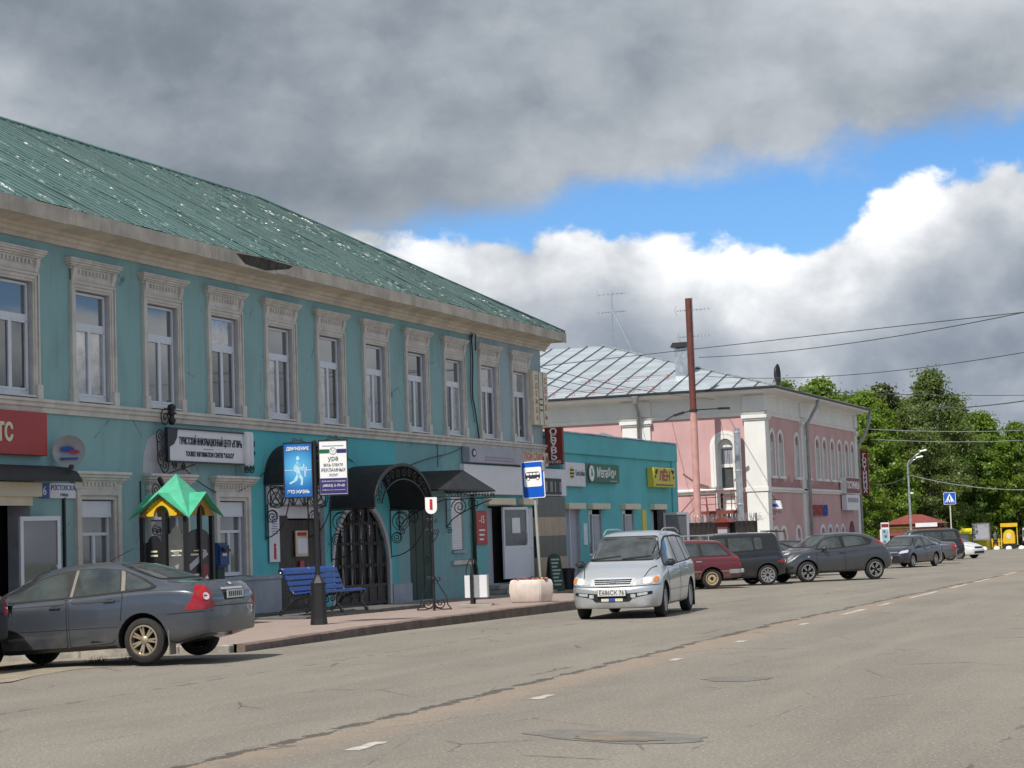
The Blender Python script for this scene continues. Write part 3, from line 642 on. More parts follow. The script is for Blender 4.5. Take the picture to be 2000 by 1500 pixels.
# shuttered window and its sill
b = MB()
for i in range(26): b.box(49.47, 50.23, .03, .06 + .008 * (i % 2), 1.34 + i * .057, 1.34 + i * .057 + .052)
b.build('roller_shutter', 'sign_white', BA); MB().box(49.4, 50.3, -.07, .02, 1.25, 1.31).build('sill', 'plinth_grey', BA); MB().box(49.35, 50.75, -.09, .0, .92, 1.04).build('sill', 'trim', BA, bevel=.01)
# wall cupboard of white doors under the long sign
b = MB().box(50.1, 58.45, -.16, 0, 2.88, 3.72); b.build('sign_board', 'sign_white', BA, bevel=.01)
b = MB().box(52.1, 52.9, .2, .24, .3, 2.5); b.build('door', 'sign_grey', BA)
b = MB()
for a, c, e, f in ((0, .08, .42, 2.52), (1.45, 1.55, .42, 2.52), (.08, 1.45, 2.44, 2.52), (.08, 1.45, .42, 1.38)): b.box(a, c, -.03, .03, e, f)
dr = b.build('entrance_door', 'pvc', BA, loc=(53.05, -.08, 0), rz=-.12); MB().box(.08, 1.45, -.006, .006, 1.38, 2.44).build('pane', 'glass_dull', dr); MB().tube([(1.36, -.04, 1.4), (1.36, -.09, 1.45), (1.36, -.09, 1.75), (1.36, -.04, 1.8)], .016).build('handle', 'pvc', dr)
pn = MB().box(.55, 1.05, -.02, -.008, 1.75, 2.2).build('paper', 'sign_white', dr); 
b = MB(); b.box(54.66, 55.7, -.01, .06, .42, 2.5, 0)
for i in range(6): b.box(54.72 + i * .16, 54.72 + i * .16 + .12, -.035, -.005, 1.3, 2.46)
b.build('wall_panel', 'sign_white', BA)
for (a, c) in ((51.8, 53.9), (54.55, 55.75)): MB().box(a, c, -.2, .02, 2.58, 2.78).build('shutter_box', 'cream', BA, bevel=.02)
b = MB()
for k in range(3): b.box(52.0 - .15 * (3 - k), 55.2, -1.0 + .3 * k, 0, -.1 + .13 * k, .02 + .13 * k)
b.build('entrance_steps', 'concrete', BA, bevel=.01)
# tiled corner block
b = MB(); b.box(55.8, 58.4, -.1, 1.2, -.3, 2.86, 0); CB = b.build('corner_block', 'tile_dark', BA)
for k, (za, zb_, mm) in enumerate(((.02, .34, 'tile_dark'), (.36, .98, 'tile_beige'), (1.0, 1.62, 'tile_dark'), (1.64, 2.22, 'tile_beige'), (2.24, 2.84, 'tile_dark'))):
    for i in range(4): MB().box(55.82 + i * .645, 55.82 + i * .645 + .635, -.118, -.1, za, zb_).build('tile', mm, CB)
    MB().box(55.78, 55.8, -.1, 0, za, zb_).build('tile', mm, CB)
# drainpipe, cables
b = MB(); b.tube([(50.86, -.08, .1), (50.86, -.08, 2.84), (50.8, -.1, 3.0), (50.8, -.1, 3.7)], .06, 8); b.build('drainpipe', 'dark_green', BA, smooth=True)
b = MB(); pts = [(51.2 + .05 * math.sin(z * 3), -.05, z) for z in np.linspace(7.55, 5.6, 8)] + [(51.15 + .4 * ((5.6 - z) / 1.3) ** .8, -.06, z) for z in np.linspace(5.4, 4.3, 8)]
b.tube(pts, .022, 5); b.tube([(p[0] - .12 - .03 * i % .05, p[1], p[2]) for i, p in enumerate(pts[:12])], .012, 5); b.tube([(51.0, -.1, 7.2), (51.1, -.14, 7.45), (51.3, -.14, 7.45), (51.4, -.08, 7.0)], .02, 5)
b.build('cable', 'black', BA, smooth=True)
def cable(pts, r=.012, parent=BA, m='black'): return MB().tube(pts, r, 5).build('cable', m, parent, smooth=True)
def sag(a, c, s_, n=12): return [tuple(np.array(a) * (1 - t) + np.array(c) * t - np.array((0, 0, 4 * s_ * t * (1 - t)))) for t in np.linspace(0, 1, n)]
cable(sag((35.2, -.1, 3.3), (37.0, -.05, 2.75), .1)); cable(sag((37.0, -.05, 2.75), (38.9, -.1, 3.4), .12)); cable(sag((41.3, -.05, 3.75), (43.3, -.05, 3.62), -.12)); cable(sag((45.9, -.05, 3.45), (48.6, -.05, 3.9), -.03)); cable(sag((48.6, -.05, 3.9), (50.2, -.1, 4.2), .04)); cable([(48.55, -.04, 4.25), (48.55, -.04, 3.6)]); cable([(48.55, -.04, 4.25), (49.4, -.04, 4.25)])
MB().box(30.95, 31.0, -.05, .02, 1.0, 2.66).build('post', 'black_iron', BA)
pl = MB().prism([(33.75, 3.17), (33.78, 3.5), (33.95, 3.85), (34.3, 4.0), (35.6, 4.0), (35.6, 3.17)], 'y', -.012, .01); pl.build('plaster_patch', 'reveal', BA)
# ------------------------------------------------------------- canopies
def scroll(mb, c, r0, turns, a0, y=0., flip=1, r=.012, n=20, ax='xz', d=0.):
    P2 = spiral(c, r0, turns, a0, n, flip); mb.tube([(u, y, v) if ax == 'xz' else (y, u, v) for u, v in P2], r, 5); return mb
def barrel(y0, y1, zf, rise, proj, label, name='arched_canopy', group=None):
    t = thing(name, label, 'canopy', (FX, 0, 0), WALLR, group); yc, hw = (y0 + y1) / 2, (y1 - y0) / 2
    o, i_ = arc(yc, zf, hw, rise, 0, 180, 24), arc(yc, zf, hw - .03, rise - .03, 0, 180, 24)
    MB().ring(i_, o, 'y', -proj, -.02).build('roof', 'awning_black', t, smooth=40)
    o2, i2 = arc(yc, zf, hw + .02, rise + .02, 0, 180, 24), arc(yc, zf, hw - .05, rise - .05, 0, 180, 24)
    b = MB(); b.ring(i2, o2, 'y', -proj - .03, -proj); i3, i4 = arc(yc, zf, hw - .42, rise - .36, 8, 172, 24), arc(yc, zf, hw - .45, rise - .39, 8, 172, 24); b.ring(i4, i3, 'y', -proj - .03, -proj)
    for k in range(13):
        a = R(12 + 156 * k / 12); m_ = .80; scroll(b, (yc + (hw - .22) * math.cos(a), zf + (rise - .2) * math.sin(a)), .13, 1.4, a + k, -proj - .015, 1 if k % 2 else -1, .013)
    b.build('arch_fringe', 'black_iron', t, smooth=40)
    for yy_ in (y0 + .04, y1 - .04):
        s_ = 1; b = MB(); b.tube([(yy_, -.03, zf), (yy_, -.03, zf - 1.25)], .016, 5); b.tube([(yy_, -.03, zf - .02), (yy_, -proj, zf - .02)], .016, 5)
        b.tube([(yy_, -.03 - proj * .85 * math.sin(R(90 * q / 8)), zf - 1.2 + 1.15 * (1 - math.cos(R(90 * q / 8)))) for q in range(9)], .014, 5)
        for c, r0 in (((-.32, zf - .3), .24), ((-.68, zf - .2), .15), ((-.2, zf - .72), .14)):
            scroll(b, c, r0, 2, 0, yy_, 1, .012, 24, 'yz'); b.tube([(yy_, c[0] + r0 * math.cos(R(30 * q)), c[1] + r0 * math.sin(R(30 * q))) for q in range(12)], .011, 5, closed=True)
        b.build('bracket', 'black_iron', t, smooth=40)
    return t
barrel(41.98, 45.45, 2.44, 1.08, 1.2, 'black arched canopy with ironwork front over the arched glazed doorway')
c1 = barrel(38.75, 40.9, 3.0, .92, .75, 'plain black arched canopy over the brown plank door, nearest the blue advert panel')
b = MB(); b.box(38.9, 41.75, -.02, .03, 2.56, 3.0); b.build('back_panel', 'sign_white', c1)
b = MB()
for k in range(5):
    x = 38.95 + k * .56
    for a, c in (((x, 2.52), (x + .5, 2.52)), ((x, 2.96), (x + .5, 2.96)), ((x, 2.52), (x, 2.96)), ((x + .5, 2.52), (x + .5, 2.96)), ((x, 2.52), (x + .5, 2.96)), ((x, 2.96), (x + .5, 2.52))): b.bar((a[0], -.08, a[1]), (c[0], -.08, c[1]), .018, .018)
b.build('lattice', 'black_iron', c1)
t = thing('hipped_canopy', 'small dark hipped canopy on iron scroll brackets over the green door', 'canopy', (FX, 0, 0), WALLR)
b = MB(); ya, yb_, pr, ez, rz_ = 45.85, 49.15, 1.45, 2.92, 3.46
v = [(ya, 0, ez), (yb_, 0, ez), (yb_, -pr, ez), (ya, -pr, ez), (47.45, 0, rz_), (47.75, -1.1, rz_)]
b.add(v + [(p[0], p[1], p[2] - .03) for p in v], [(0, 3, 5, 4), (3, 2, 5), (2, 1, 4, 5), (6, 9, 11, 10), (9, 8, 11), (8, 7, 10, 11), (0, 3, 9, 6), (3, 2, 8, 9), (2, 1, 7, 8)]); b.build('roof', 'awning_black', t)
b = MB()
for (p, q) in (((ya, -pr), (yb_, -pr)), ((yb_, -pr), (yb_, 0)), ((ya, -pr), (ya, 0))):
    for zz in (ez - .03, ez - .2): b.bar((p[0], p[1], zz), (q[0], q[1], zz), .022, .022)
for k in range(16): scroll(b, (ya + .12 + k * .204, ez - .115), .075, 1.3, k, -pr, 1 if k % 2 else -1, .009)
b.build('fringe', 'black_iron', t, smooth=40)
for yy_ in (ya + .1, yb_ - .1):
    b = MB(); b.tube([(yy_, -.03, ez - .2), (yy_, -.03, ez - 1.0)], .016, 5); b.tube([(yy_, -.03 - 1.35 * q / 8, ez - .95 + .7 * (q / 8) ** .6) for q in range(9)], .016, 5)
    scroll(b, (-.42, ez - .42), .24, 2.2, 0, yy_, 1, .014, 26, 'yz'); scroll(b, (-.85, ez - .36), .17, 2, 1, yy_, -1, .013, 24, 'yz'); scroll(b, (-.1, ez - 1.05), .09, 1.5, 1, yy_, 1, .012, 16, 'yz'); b.build('bracket', 'black_iron', t, smooth=40)
t = thing('shop_awning', 'black curved awning over the shop entrance under the red sign', 'awning', (FX, 0, 0), WALLR)
b = MB(); prof = [(0, 3.24), (-.3, 3.2), (-.5, 3.1), (-.6, 2.96), (-.57, 2.96), (-.47, 3.08), (-.28, 3.16), (0, 3.2)]
b.prism(prof, 'x', 27.0, 30.75); b.build('cover', 'awning_black', t, smooth=40); MB().box(27.0, 30.75, -.6, -.57, 2.92, 2.965).build('valance', 'awning_black', t)
# ------------------------------------------------------------- signs on this front
def panel(name, label, y0, y1, z0, z1, out, th, m, cat='sign', bev=.012, edge=None, x=FX, group=None):
    t = thing(name, label, cat, (x, (y0 + y1) / 2, (z0 + z1) / 2), WALLR, group); hw, hh = (y1 - y0) / 2, (z1 - z0) / 2
    MB().box(-hw, hw, -out - th, -out, -hh, hh).build('board', m, t, bevel=bev)
    if edge:
        b = MB(); e = .03
        for a, c, f, g_ in ((-hw - e, hw + e, hh, hh + e), (-hw - e, hw + e, -hh - e, -hh), (-hw - e, -hw, -hh, hh), (hw, hw + e, -hh, hh)): b.box(a, c, -out - th - .01, -out + .004, f, g_)
        b.build('frame', edge, t)
    return t, -out - th - .003
t, f = panel('shop_sign', 'red shop sign with pale raised letters at the left edge of the photo', 27.5, 30.3, 3.41, 4.21, .02, .14, 'red_sign'); text('МТС', .44, 'cream', t, (-.08, f, -.02), bold=.014, depth=.02, fit=.78)
dsh = thing('satellite_dish', 'grey satellite dish with blue and red emblem above the street name plate', 'satellite dish', (FX + .12, 30.95, 3.5), WALLR - R(48))
b = MB(); b.lathe([(.0, -.28), (.1, -.285), (.2, -.305), (.29, -.34), (.3, -.345), (.3, -.335), (.2, -.295), (0, -.27)], 28, ax='y'); b.build('dish', 'grey_metal', dsh, smooth=40)
b = MB(); b.tube([(0, 0, -.1), (0, -.28, -.05)], .025, 6); b.tube([(0, -.33, -.29), (0, -.62, -.3)], .012, 6); b.build('arm', 'black_iron', dsh); MB().box(-.04, .04, -.68, -.58, -.34, -.26).build('receiver', 'plastic_dark', dsh, bevel=.01)
e = MB(); e.prism(arc(-.03, .04, .13, .055, 0, 360, 16)[:-1], 'y', -.352, -.346); e.build('emblem_swirl', 'ink_blue', dsh); e = MB(); e.prism(arc(.1, -.01, .09, .035, 0, 360, 14)[:-1], 'y', -.356, -.35); e.build('emblem_swirl', 'red_sign', dsh); MB().box(-.16, .16, -.345, -.335, -.15, -.115).build('print_line', 'ink_blue', dsh)
t, f = panel('house_number_plate', 'small blue house number plate with white 6', 30.18, 30.48, 2.64, 2.9, .03, .02, 'navy', cat='number plate', bev=.004); M['num_blue'] = mat('num_blue', (.02, .05, .35), .4, var=0); t.children[0].data.materials[0] = M['num_blue']; text('6', .24, 'retro_white', t, (0, f, 0))
t, f = panel('street_name_plate', 'white street name plate with blue letters beside the number 6', 30.5, 31.41, 2.64, 2.92, .03, .02, 'sign_white', cat='name plate', bev=.004); text('РОСТОВСКАЯ', .135, 'ink_blue', t, (0, f, .05), fit=.84); text('УЛИЦА', .075, 'ink_blue', t, (0, f, -.08))
# tourist information sign: a parchment roll on an iron bracket
t = thing('tourist_information_sign', 'white scroll shaped tourist information sign on a black iron bracket', 'sign', (FX, 36.0, 3.75), WALLR)
MB().box(-1.55, 1.55, -.2, -.16, -.32, .33).build('board', 'sign_white', t); b = MB()
for a, c, e, f in ((-1.6, 1.6, .33, .36), (-1.6, 1.6, -.35, -.32), (-1.62, -1.55, -.35, .36)): b.box(a, c, -.23, -.15, e, f)
b.build('frame', 'black_iron', t)
for xx in (1.62, 1.79): MB().lathe([(0, -.36), (.07, -.36), (.09, -.3), (.09, .33), (.07, .38), (0, .38)], 14, (xx, -.22, 0)).build('roll', 'sign_white', t, smooth=50)
b = MB(); b.prism([(-1.55, .33), (-1.2, .33), (-1.24, .15), (-1.36, .02), (-1.55, -.05)], 'y', -.216, -.2); b.build('corner_ornament', 'black_iron', t)
MB().lathe([(0, .36), (.05, .37), (.09, .46), (.05, .52), (.05, .56), (.11, .6), (.05, .64), (.09, .70), (.08, .77), (0, .8)], 12, (-1.4, -.2, .05)).build('lantern_finial', 'black_iron', t, smooth=True)
b = MB()
for c, r0, a0, fl in (((-1.85, .15), .17, 0, 1), ((-1.78, -.2), .16, 1.5, -1), ((-1.66, -.42), .17, 3, 1), ((-1.3, -.42), .1, 3, -1), ((-.95, -.42), .09, 3, 1), ((-1.62, .55), .2, 1, 1), ): scroll(b, c, r0, 1.8, a0, -.18, fl, .014)
b.tube([(-1.6, -.18, -.6), (-1.1, -.18, -.5), (-.5, -.18, -.38)], .014, 5); b.tube([(-1.95, -.18, .1), (-1.93, -.18, -.35), (-1.7, -.18, -.6)], .014, 5); b.build('bracket', 'black_iron', t, smooth=40); b = MB()
for c, r0, a0, fl in (((2.0, -.1), .1, 0, 1), ((2.0, .12), .1, 2, -1), ((1.95, -.4), .13, 3, 1), ((1.7, -.42), .1, 0, -1)): scroll(b, c, r0, 1.8, a0, -.18, fl, .014)
b.tube([(1.9, -.18, .3), (1.98, -.18, 0), (1.9, -.18, -.5), (1.6, -.18, -.5)], .014, 5); b.build('bracket', 'black_iron', t, smooth=40)
text('ТУРИСТСКИЙ ИНФОРМАЦИОННЫЙ ЦЕНТР «УГЛИЧ»', .21, 'ink', t, (.17, -.205, .09), fit=2.62, bold=.003); text('TOURIST INFORMATION CENTER "UGLICH"', .15, 'ink', t, (.12, -.205, -.17), fit=2.0, bold=.002); MB().box(-.15, .25, -.206, -.2, -.055, -.045).build('rule', 'ink', t)
# hanging lantern bracket over the well house
t = thing('iron_lamp_bracket', 'black wrought iron bracket with spotlight left of the green gabled notice stand', 'wall bracket', (FX, 33.65, 2.6), WALLR)
b = MB(); b.tube([(0, -.02, -.75), (0, -.02, .4)], .014, 5); b.bar((-.05, -.3, .0), (.85, -.3, .06), .03, .03); b.bar((-.05, -.3, -.4), (.3, -.3, -.4), .03, .03); b.tube([(0, -.02, 0), (0, -.3, 0)], .014, 5)
for c, r0, a0, fl in (((.1, .2), .16, 0, 1), ((.38, .18), .13, 2, -1), ((.62, .13), .08, 1, 1), ((.1, -.2), .12, 1, -1), ((.05, -.6), .11, 1, 1), ((.2, -.62), .1, 2, -1), ((.12, -.95), .08, 2, 1)): scroll(b, c, r0, 1.8, a0, -.3, fl, .013)
b.build('scrollwork', 'black_iron', t, smooth=40); MB().bar((.15, -.36, .46), (.42, -.36, .16), .09, .09).build('spotlight', 'plastic_dark', t, bevel=.02); MB().box(.03, .6, -.31, -.29, -.38, -.02).build('sign_plate', 'sign_white', t)
# banner, posters and long shop sign
t, f = panel('vertical_banner', 'tall white banner with a red letter i beside the brown door', 38.9, 39.38, 1.25, 2.68, .04, .02, 'sign_white', cat='banner', bev=.004); text('УГЛИЧ', .15, 'ink', t, (0, f, .55), sx=.8); text('i', .5, 'ink_red', t, (0, f, -.48), sx=1.2, bold=.02)
for k in range(9): MB().box(-.15 + .02 * (k % 3), .15 - .03 * (k % 2), f - .002, f, .36 - k * .055, .375 - k * .055).build('print_line', 'ink_blue', t)
t, f = panel('shop_sign_box', 'long grey box sign with beige clothing shop panel under the upper windows', 50.3, 56.6, 3.77, 4.2, .02, .24, 'sign_grey', bev=.015); MB().box(.98, 3.14, f - .004, f + .002, -.2, .2).build('sign_panel', 'beige', t)
text('ТВОЙ СТИЛЬ', .30, 'ink_red', t, (1.9, f - .005, .05), fit=1.75); text('ОДЕЖДА ДЛЯ ЖЕНЩИН', .12, 'ink', t, (1.95, f - .005, -.13), fit=1.9); [MB().box(-2.0 + k * .33, -2.0 + k * .33 + .27, f - .003, f + .002, z_, z_ + .045).build('print_line', 'print_faded', t) for k in range(7) for z_ in (-.07, -.15)]; mk_done = 1
e = MB(); e.prism(arc(-2.85, .05, .16, .12, 0, 360, 16)[:-1], 'y', f - .006, f + .002); e.build('emblem', 'ink', t); e = MB(); e.prism(arc(-2.83, .05, .09, .07, 0, 360, 14)[:-1], 'y', f - .01, f); e.build('emblem_face', 'cream', t)
for xx in (2.95, 3.05): MB().prism([(xx - .02, -.12), (xx + .02, -.12), (xx + .03, .05), (xx, .13), (xx - .03, .05)], 'y', f - .01, f - .003).build('figure', 'ink', t)
t, f = panel('notice_board', 'green framed notice board with pale letters behind the bus stop sign', 54.6, 57.9, 2.92, 3.42, .16, .04, 'dark_green', bev=.01); [MB().box(-1.5 + k * .42, -1.5 + k * .42 + .1 + .06 * (k % 3), f - .004, f + .002, -.17, .15).build('print_stroke', 'print_faded', t) for k in range(8)]
t, f = panel('discount_poster', 'red discount poster beside the white shop door', 51.15, 51.95, 1.45, 2.42, .02, .02, 'red_sign', cat='poster', bev=.004); text('-15', .3, 'retro_white', t, (0, f, .22)); [MB().box(-.22, .22 - .06 * k, f - .003, f + .002, -.1 - k * .13, -.05 - k * .13).build('print_line', 'sign_white', t) for k in range(3)]
t, f = panel('clothing_box_sign', 'cream box sign with vertical red words at the corner of the upper floor', 55.75, 57.0, 5.05, 6.72, .02, .16, 'cream', bev=.012)
for i, ch in enumerate('ОДЕЖДА'): text(ch, .22, 'red_sign', t, (-.38, f, .62 - i * .25), sx=1.3)
for i, ch in enumerate('ОБУВЬ'): text(ch, .26, 'red_sign', t, (.42, f, .55 - i * .28), sx=1.3)
for xx in (-.17, .2): MB().box(xx - .012, xx + .012, f - .006, f + .002, -.82, .82).build('divider', 'plastic_dark', t)
for k in range(3): MB().box(-.1, .13, f - .006, f + .002, -.05 - k * .17, .0 - k * .17).build('print_line', 'ink', t)
t = thing('shoe_shop_sign', 'dark red projecting sign with white vertical shoe shop letters at the corner', 'sign', (-20.86, 57.0, 4.42)); MB().box(-.29, .29, -.08, .08, -.58, .58).build('board', 'dark_red', t, bevel=.012); MB().bar((-.3, 0, .3), (-.42, 0, .3), .05, .05).build('mount', 'black_iron', t)
for i, ch in enumerate('ОБУВЬ'): text(ch, .27, 'retro_white', t, (0, -.084, .44 - i * .195), sx=1.25, bold=.008)
text('SHOES', .13, 'retro_white', t, (0, -.084, -.5), sx=1.2)
# ================================================================ low turquoise shop row
mk('teal_new', (.12, .46, .49), .85, var=.07, vs=.8, streak=.12, bump=.004, bs=18)
mk('roof_felt', (.12, .12, .12), .8, var=.2)
B2 = thing('low_shop_row', 'low flat roofed turquoise shop row with shutter boxes over narrow windows and doors', 'building', (FX, 0, 0), WALLR)
ho = [(58.75, 60.05, .05, 2.5, .2), (60.95, 62.25, .9, 2.5, .25), (64.5, 65.8, .9, 2.5, .25), (67.9, 69.75, .1, 2.5, .35)]
b = wall_holes(MB(), 58.42, 71.15, -.6, 4.98, ho)
b.add([(71.15, 0, -.6), (71.15, 9, -.6), (71.15, 9, 4.98), (71.15, 0, 4.98)], [(0, 1, 2, 3)]); b.add([(58.42, 0, -.6), (58.42, 9, -.6), (58.42, 9, 4.98), (58.42, 0, 4.98)], [(0, 3, 2, 1)]); b.add([(58.42, 9, -.6), (71.15, 9, -.6), (71.15, 9, 4.98), (58.42, 9, 4.98)], [(0, 3, 2, 1)])
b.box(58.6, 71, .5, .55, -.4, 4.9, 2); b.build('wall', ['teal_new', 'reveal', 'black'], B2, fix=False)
MB().box(58.4, 71.2, -.09, .25, 4.27, 4.93).build('parapet', 'teal_new', B2, bevel=.01)
MB().box(70.55, 71.2, -.06, .1, -.5, 4.27).build('pilaster', 'teal_new', B2, bevel=.01)
for i in range(6): MB().box(58.4 + i * 2.13, 58.4 + i * 2.13 + 2.12, -.13, .4, 4.93 + .012 * (i % 2), 4.97 + .012 * (i % 2)).build('coping', 'galv', B2)
MB().box(58.45, 71.1, .4, 8.95, 4.6, 4.75).build('roof', 'roof_felt', B2)
MB().box(58.75, 60.05, .1, .14, .05, 2.48).build('shop_door', 'sign_grey', B2); MB().box(59.2, 59.26, .04, .1, .05, 2.48).build('door_frame', 'pvc', B2)
for y in (61.6, 65.15):
    w = MB()
    for a, c, e, f in ((-.62, -.53, .92, 2.45), (-.12, .62, .92, 2.45), (-.62, .62, .92, 1.0), (-.62, .62, 2.3, 2.45)): w.box(a, c, .06, .14, e, f)
    w = w.build('window', 'pvc', B2, loc=(y, 0, 0)); MB().box(-.53, -.1, .1, .11, 1.0, 2.3).build('pane', 'glass', w); MB().box(-.02, .55, .04, .058, 1.0, 2.25).build('side_panel', 'sign_grey', w)
for a, c in ((58.6, 60.2), (60.9, 62.7), (64.35, 66.1), (67.75, 69.3)): MB().box(a, c, -.2, .02, 2.46, 2.66).build('shutter_box', 'cream', B2, bevel=.02)
MB().box(67.95, 68.85, .22, .26, .1, 2.4).build('door', 'sign_grey', B2)
d = MB()
for a, c, e, f in ((0, .09, .1, 2.35), (1.0, 1.09, .1, 2.35), (.09, 1.0, 2.26, 2.35), (.09, 1.0, .1, .7)): d.box(a, c, -.03, .03, e, f)
d = d.build('entrance_door', 'sign_grey', B2, loc=(69.2, -.04, 0), rz=-.75); MB().box(.09, 1.0, -.005, .005, .7, 2.26).build('pane', 'glass_dull', d)
MB().box(66.75, 67.2, -.03, .0, 1.7, 2.45).build('notice', 'sign_yellow', B2)
MB().box(60.35, 60.7, -.03, .0, 1.3, 2.0).build('notice', 'sign_white', B2)
t, f = panel('phone_shop_sign', 'white sign with striped yellow black ball and dark lettering', 58.5, 60.4, 3.2, 3.97, .02, .12, 'sign_white')
e = MB(); e.prism(arc(-.38, .05, .2, .2, 0, 360, 28)[:-1], 'y', f - .008, f); e.build('ball', 'sign_yellow', t)
for k, (za, zb_) in enumerate(((-.10, -.05), (-.0, .06), (.11, .165))):
    hw = math.sqrt(max(.001, .2 ** 2 - ((za + zb_) / 2 - .05) ** 2)); MB().box(-.38 - hw, -.38 + hw, f - .013, f - .007, za, zb_).build('stripe', 'ink', t)
text('Билайн', .26, 'ink', t, (.42, f, .04), fit=.85)
t, f = panel('mobile_shop_sign', 'dark green sign with white letters and a round white emblem', 60.45, 63.95, 3.36, 3.98, .02, .12, 'green_sign')
text('МегаФон', .46, 'retro_white', t, (.36, f, 0), bold=.006, fit=1.95); MB().box(.7, 1.5, f - .004, f + .002, -.27, -.23).build('print_line', 'grey_metal', t)
e = MB(); e.prism(arc(-1.28, -.02, .3, .3, 0, 360, 24)[:-1], 'y', f - .03, f); e.build('emblem', 'poster_grey', t); e = MB(); e.prism(arc(-1.26, -.02, .25, .26, 0, 360, 24)[:-1], 'y', f - .036, f - .02); e.build('emblem_face', 'retro_white', t); e = MB(); e.prism([(-1.3, .14), (-1.22, .16), (-1.2, .02), (-1.12, -.14), (-1.26, -.06), (-1.38, -.16), (-1.3, 0)], 'y', f - .042, f - .03); e.build('emblem_mark', 'green_sign', t)
t, f = panel('linen_shop_sign', 'yellow box sign with red letters and corner curls at the end of the turquoise row', 67.5, 70.15, 3.28, 3.98, .02, .26, 'sign_yellow')
text('ЛЁН', .46, 'red_sign', t, (.02, f, .03), fit=1.35, bold=.02); 
for k in range(10): MB().box(-1.1 + k * .22, -1.1 + k * .22 + .17, f - .004, f + .002, -.3, -.25).build('print_stroke', 'ink', t)
for s_ in (-1, 1):
    e = MB(); scroll(e, (s_ * 1.05, .2), .1, 1.4, 0, f - .01, s_, .014); scroll(e, (s_ * .9, .26), .06, 1.2, 2, f - .01, -s_, .012); scroll(e, (s_ * 1.12, .02), .06, 1.2, 4, f - .01, s_, .012); e.build('curl', 'dark_green', t, smooth=True)
# ================================================================ pink hotel
PY, PX, PE = 85.2, -21.2, 105.7                                                 # side wall, street wall, far end
HB = thing('pink_hotel', 'pink two storey hotel with white corner pilasters, arched windows and a grey hipped metal roof', 'building', (PX, PY, 0), 0)
RW = -23.0                                                                      # west end of the side wall (local x)
def frame_of(side): return (0.0 if side == 's' else WALLR)
# side wall (faces -Y): local x from RW to 0
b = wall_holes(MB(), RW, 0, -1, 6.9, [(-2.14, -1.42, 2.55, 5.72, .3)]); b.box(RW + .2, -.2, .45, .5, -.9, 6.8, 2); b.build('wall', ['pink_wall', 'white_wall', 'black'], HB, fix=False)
# street wall (faces +X): child rotated, local x along the street from 0
STW = [1.35, 2.95, 6.25, 8.45, 10.7, 12.35, 14.2, 16.0, 17.75, 19.35]
LOW = [(1.4, .55), (2.9, .6), (5.9, .45), (11.2, .5), (12.9, .45), (14.5, .35), (16.0, .35)]
ho = [(u - .42, u + .42, 4.05, 6.0, .18) for u in STW] + [(u - h_ , u + h_, -.6, 1.6, .12) for u, h_ in LOW] + [(17.7, 19.3, -1, 1.9, .5)]
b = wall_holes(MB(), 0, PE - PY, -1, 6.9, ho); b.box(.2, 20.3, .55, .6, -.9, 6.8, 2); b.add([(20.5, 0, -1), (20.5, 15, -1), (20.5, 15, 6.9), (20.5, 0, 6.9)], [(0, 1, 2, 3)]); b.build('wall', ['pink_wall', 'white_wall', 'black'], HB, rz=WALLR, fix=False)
def arch_fill(hw, z0, z1, y, dep):                                              # wall around an arched head inside a square hole
    b = MB(); A = arc(0, z1 - hw, hw, hw, 0, 180, 14)
    for (xa, za), (xb, zb_) in zip(A[:-1], A[1:]):
        b.add([(xa, y, za), (xb, y, zb_), (xb, y, z1), (xa, y, z1)], [(0, 1, 2, 3)]); b.add([(xa, y, za), (xb, y, zb_), (xb, y + dep, zb_), (xa, y + dep, za)], [(0, 1, 2, 3)])
    return b
def arch_ring(hw, z0, z1, w, o):
    b = MB(); A, B_ = arc(0, z1 - hw, hw, hw, 0, 180, 16), arc(0, z1 - hw, hw + w, hw + w, 0, 180, 16); b.ring(A, B_, 'y', -o, .01)
    for s_ in (-1, 1): b.box(min(s_ * hw, s_ * (hw + w)), max(s_ * hw, s_ * (hw + w)), -o, .01, z0, z1 - hw)
    return b
mk('hotel_glass', (.10, .105, .115), .06, metal=.2, var=.1, spec=.8, ior=1.6)
fm = MB()
for a, c, e, f in ((-.42, -.36, 4.05, 6.0), (.36, .42, 4.05, 6.0), (-.36, .36, 5.2, 5.26), (-.03, .03, 4.05, 5.2), (-.42, .42, 4.05, 4.12)): fm.box(a, c, .1, .16, e, f)
m_hf = fm.mesh('window_frame', 'white_wall'); m_hg = MB().box(-.4, .4, .14, .15, 4.08, 5.98).mesh('pane', 'hotel_glass'); m_hr = arch_ring(.42, 4.0, 6.02, .16, .06).mesh('window_surround', 'white_wall'); m_hs = MB().box(-.62, .62, -.12, .02, 3.9, 4.02).mesh('sill', 'white_wall', bevel=.01); m_hfill = arch_fill(.42, 4.05, 6.0, .003, .17).mesh('arch_head', 'pink_wall', fix=False)
SF = bpy.data.objects.new('street_front', None)
def onst(name, me, u, parent=None): return put(name, me, HB, (0, u, 0), WALLR)
for u in STW:
    w = onst('window', m_hf, u); put('pane', m_hg, w); put('window_surround', m_hr, w); put('sill', m_hs, w); put('arch_head', m_hfill, w)
for u, h_ in LOW:
    w = onst('window', arch_ring(h_, -.8, 1.62, .14, .05).mesh('window_surround', 'white_wall'), u); MB().box(-h_, h_, .09, .1, -.6, 1.6).build('pane', 'sign_white', w); put('arch_head', arch_fill(h_, -.6, 1.6, .003, .1).mesh('arch_head', 'pink_wall', fix=False), w)
w = onst('arched_entrance', MB().box(-.8, .8, .3, .34, -1, 1.9).mesh('arched_entrance', 'poster_grey'), 18.5); put('arch_head', arch_fill(.8, -1, 1.9, .003, .4).mesh('arch_head', 'pink_wall', fix=False), w)
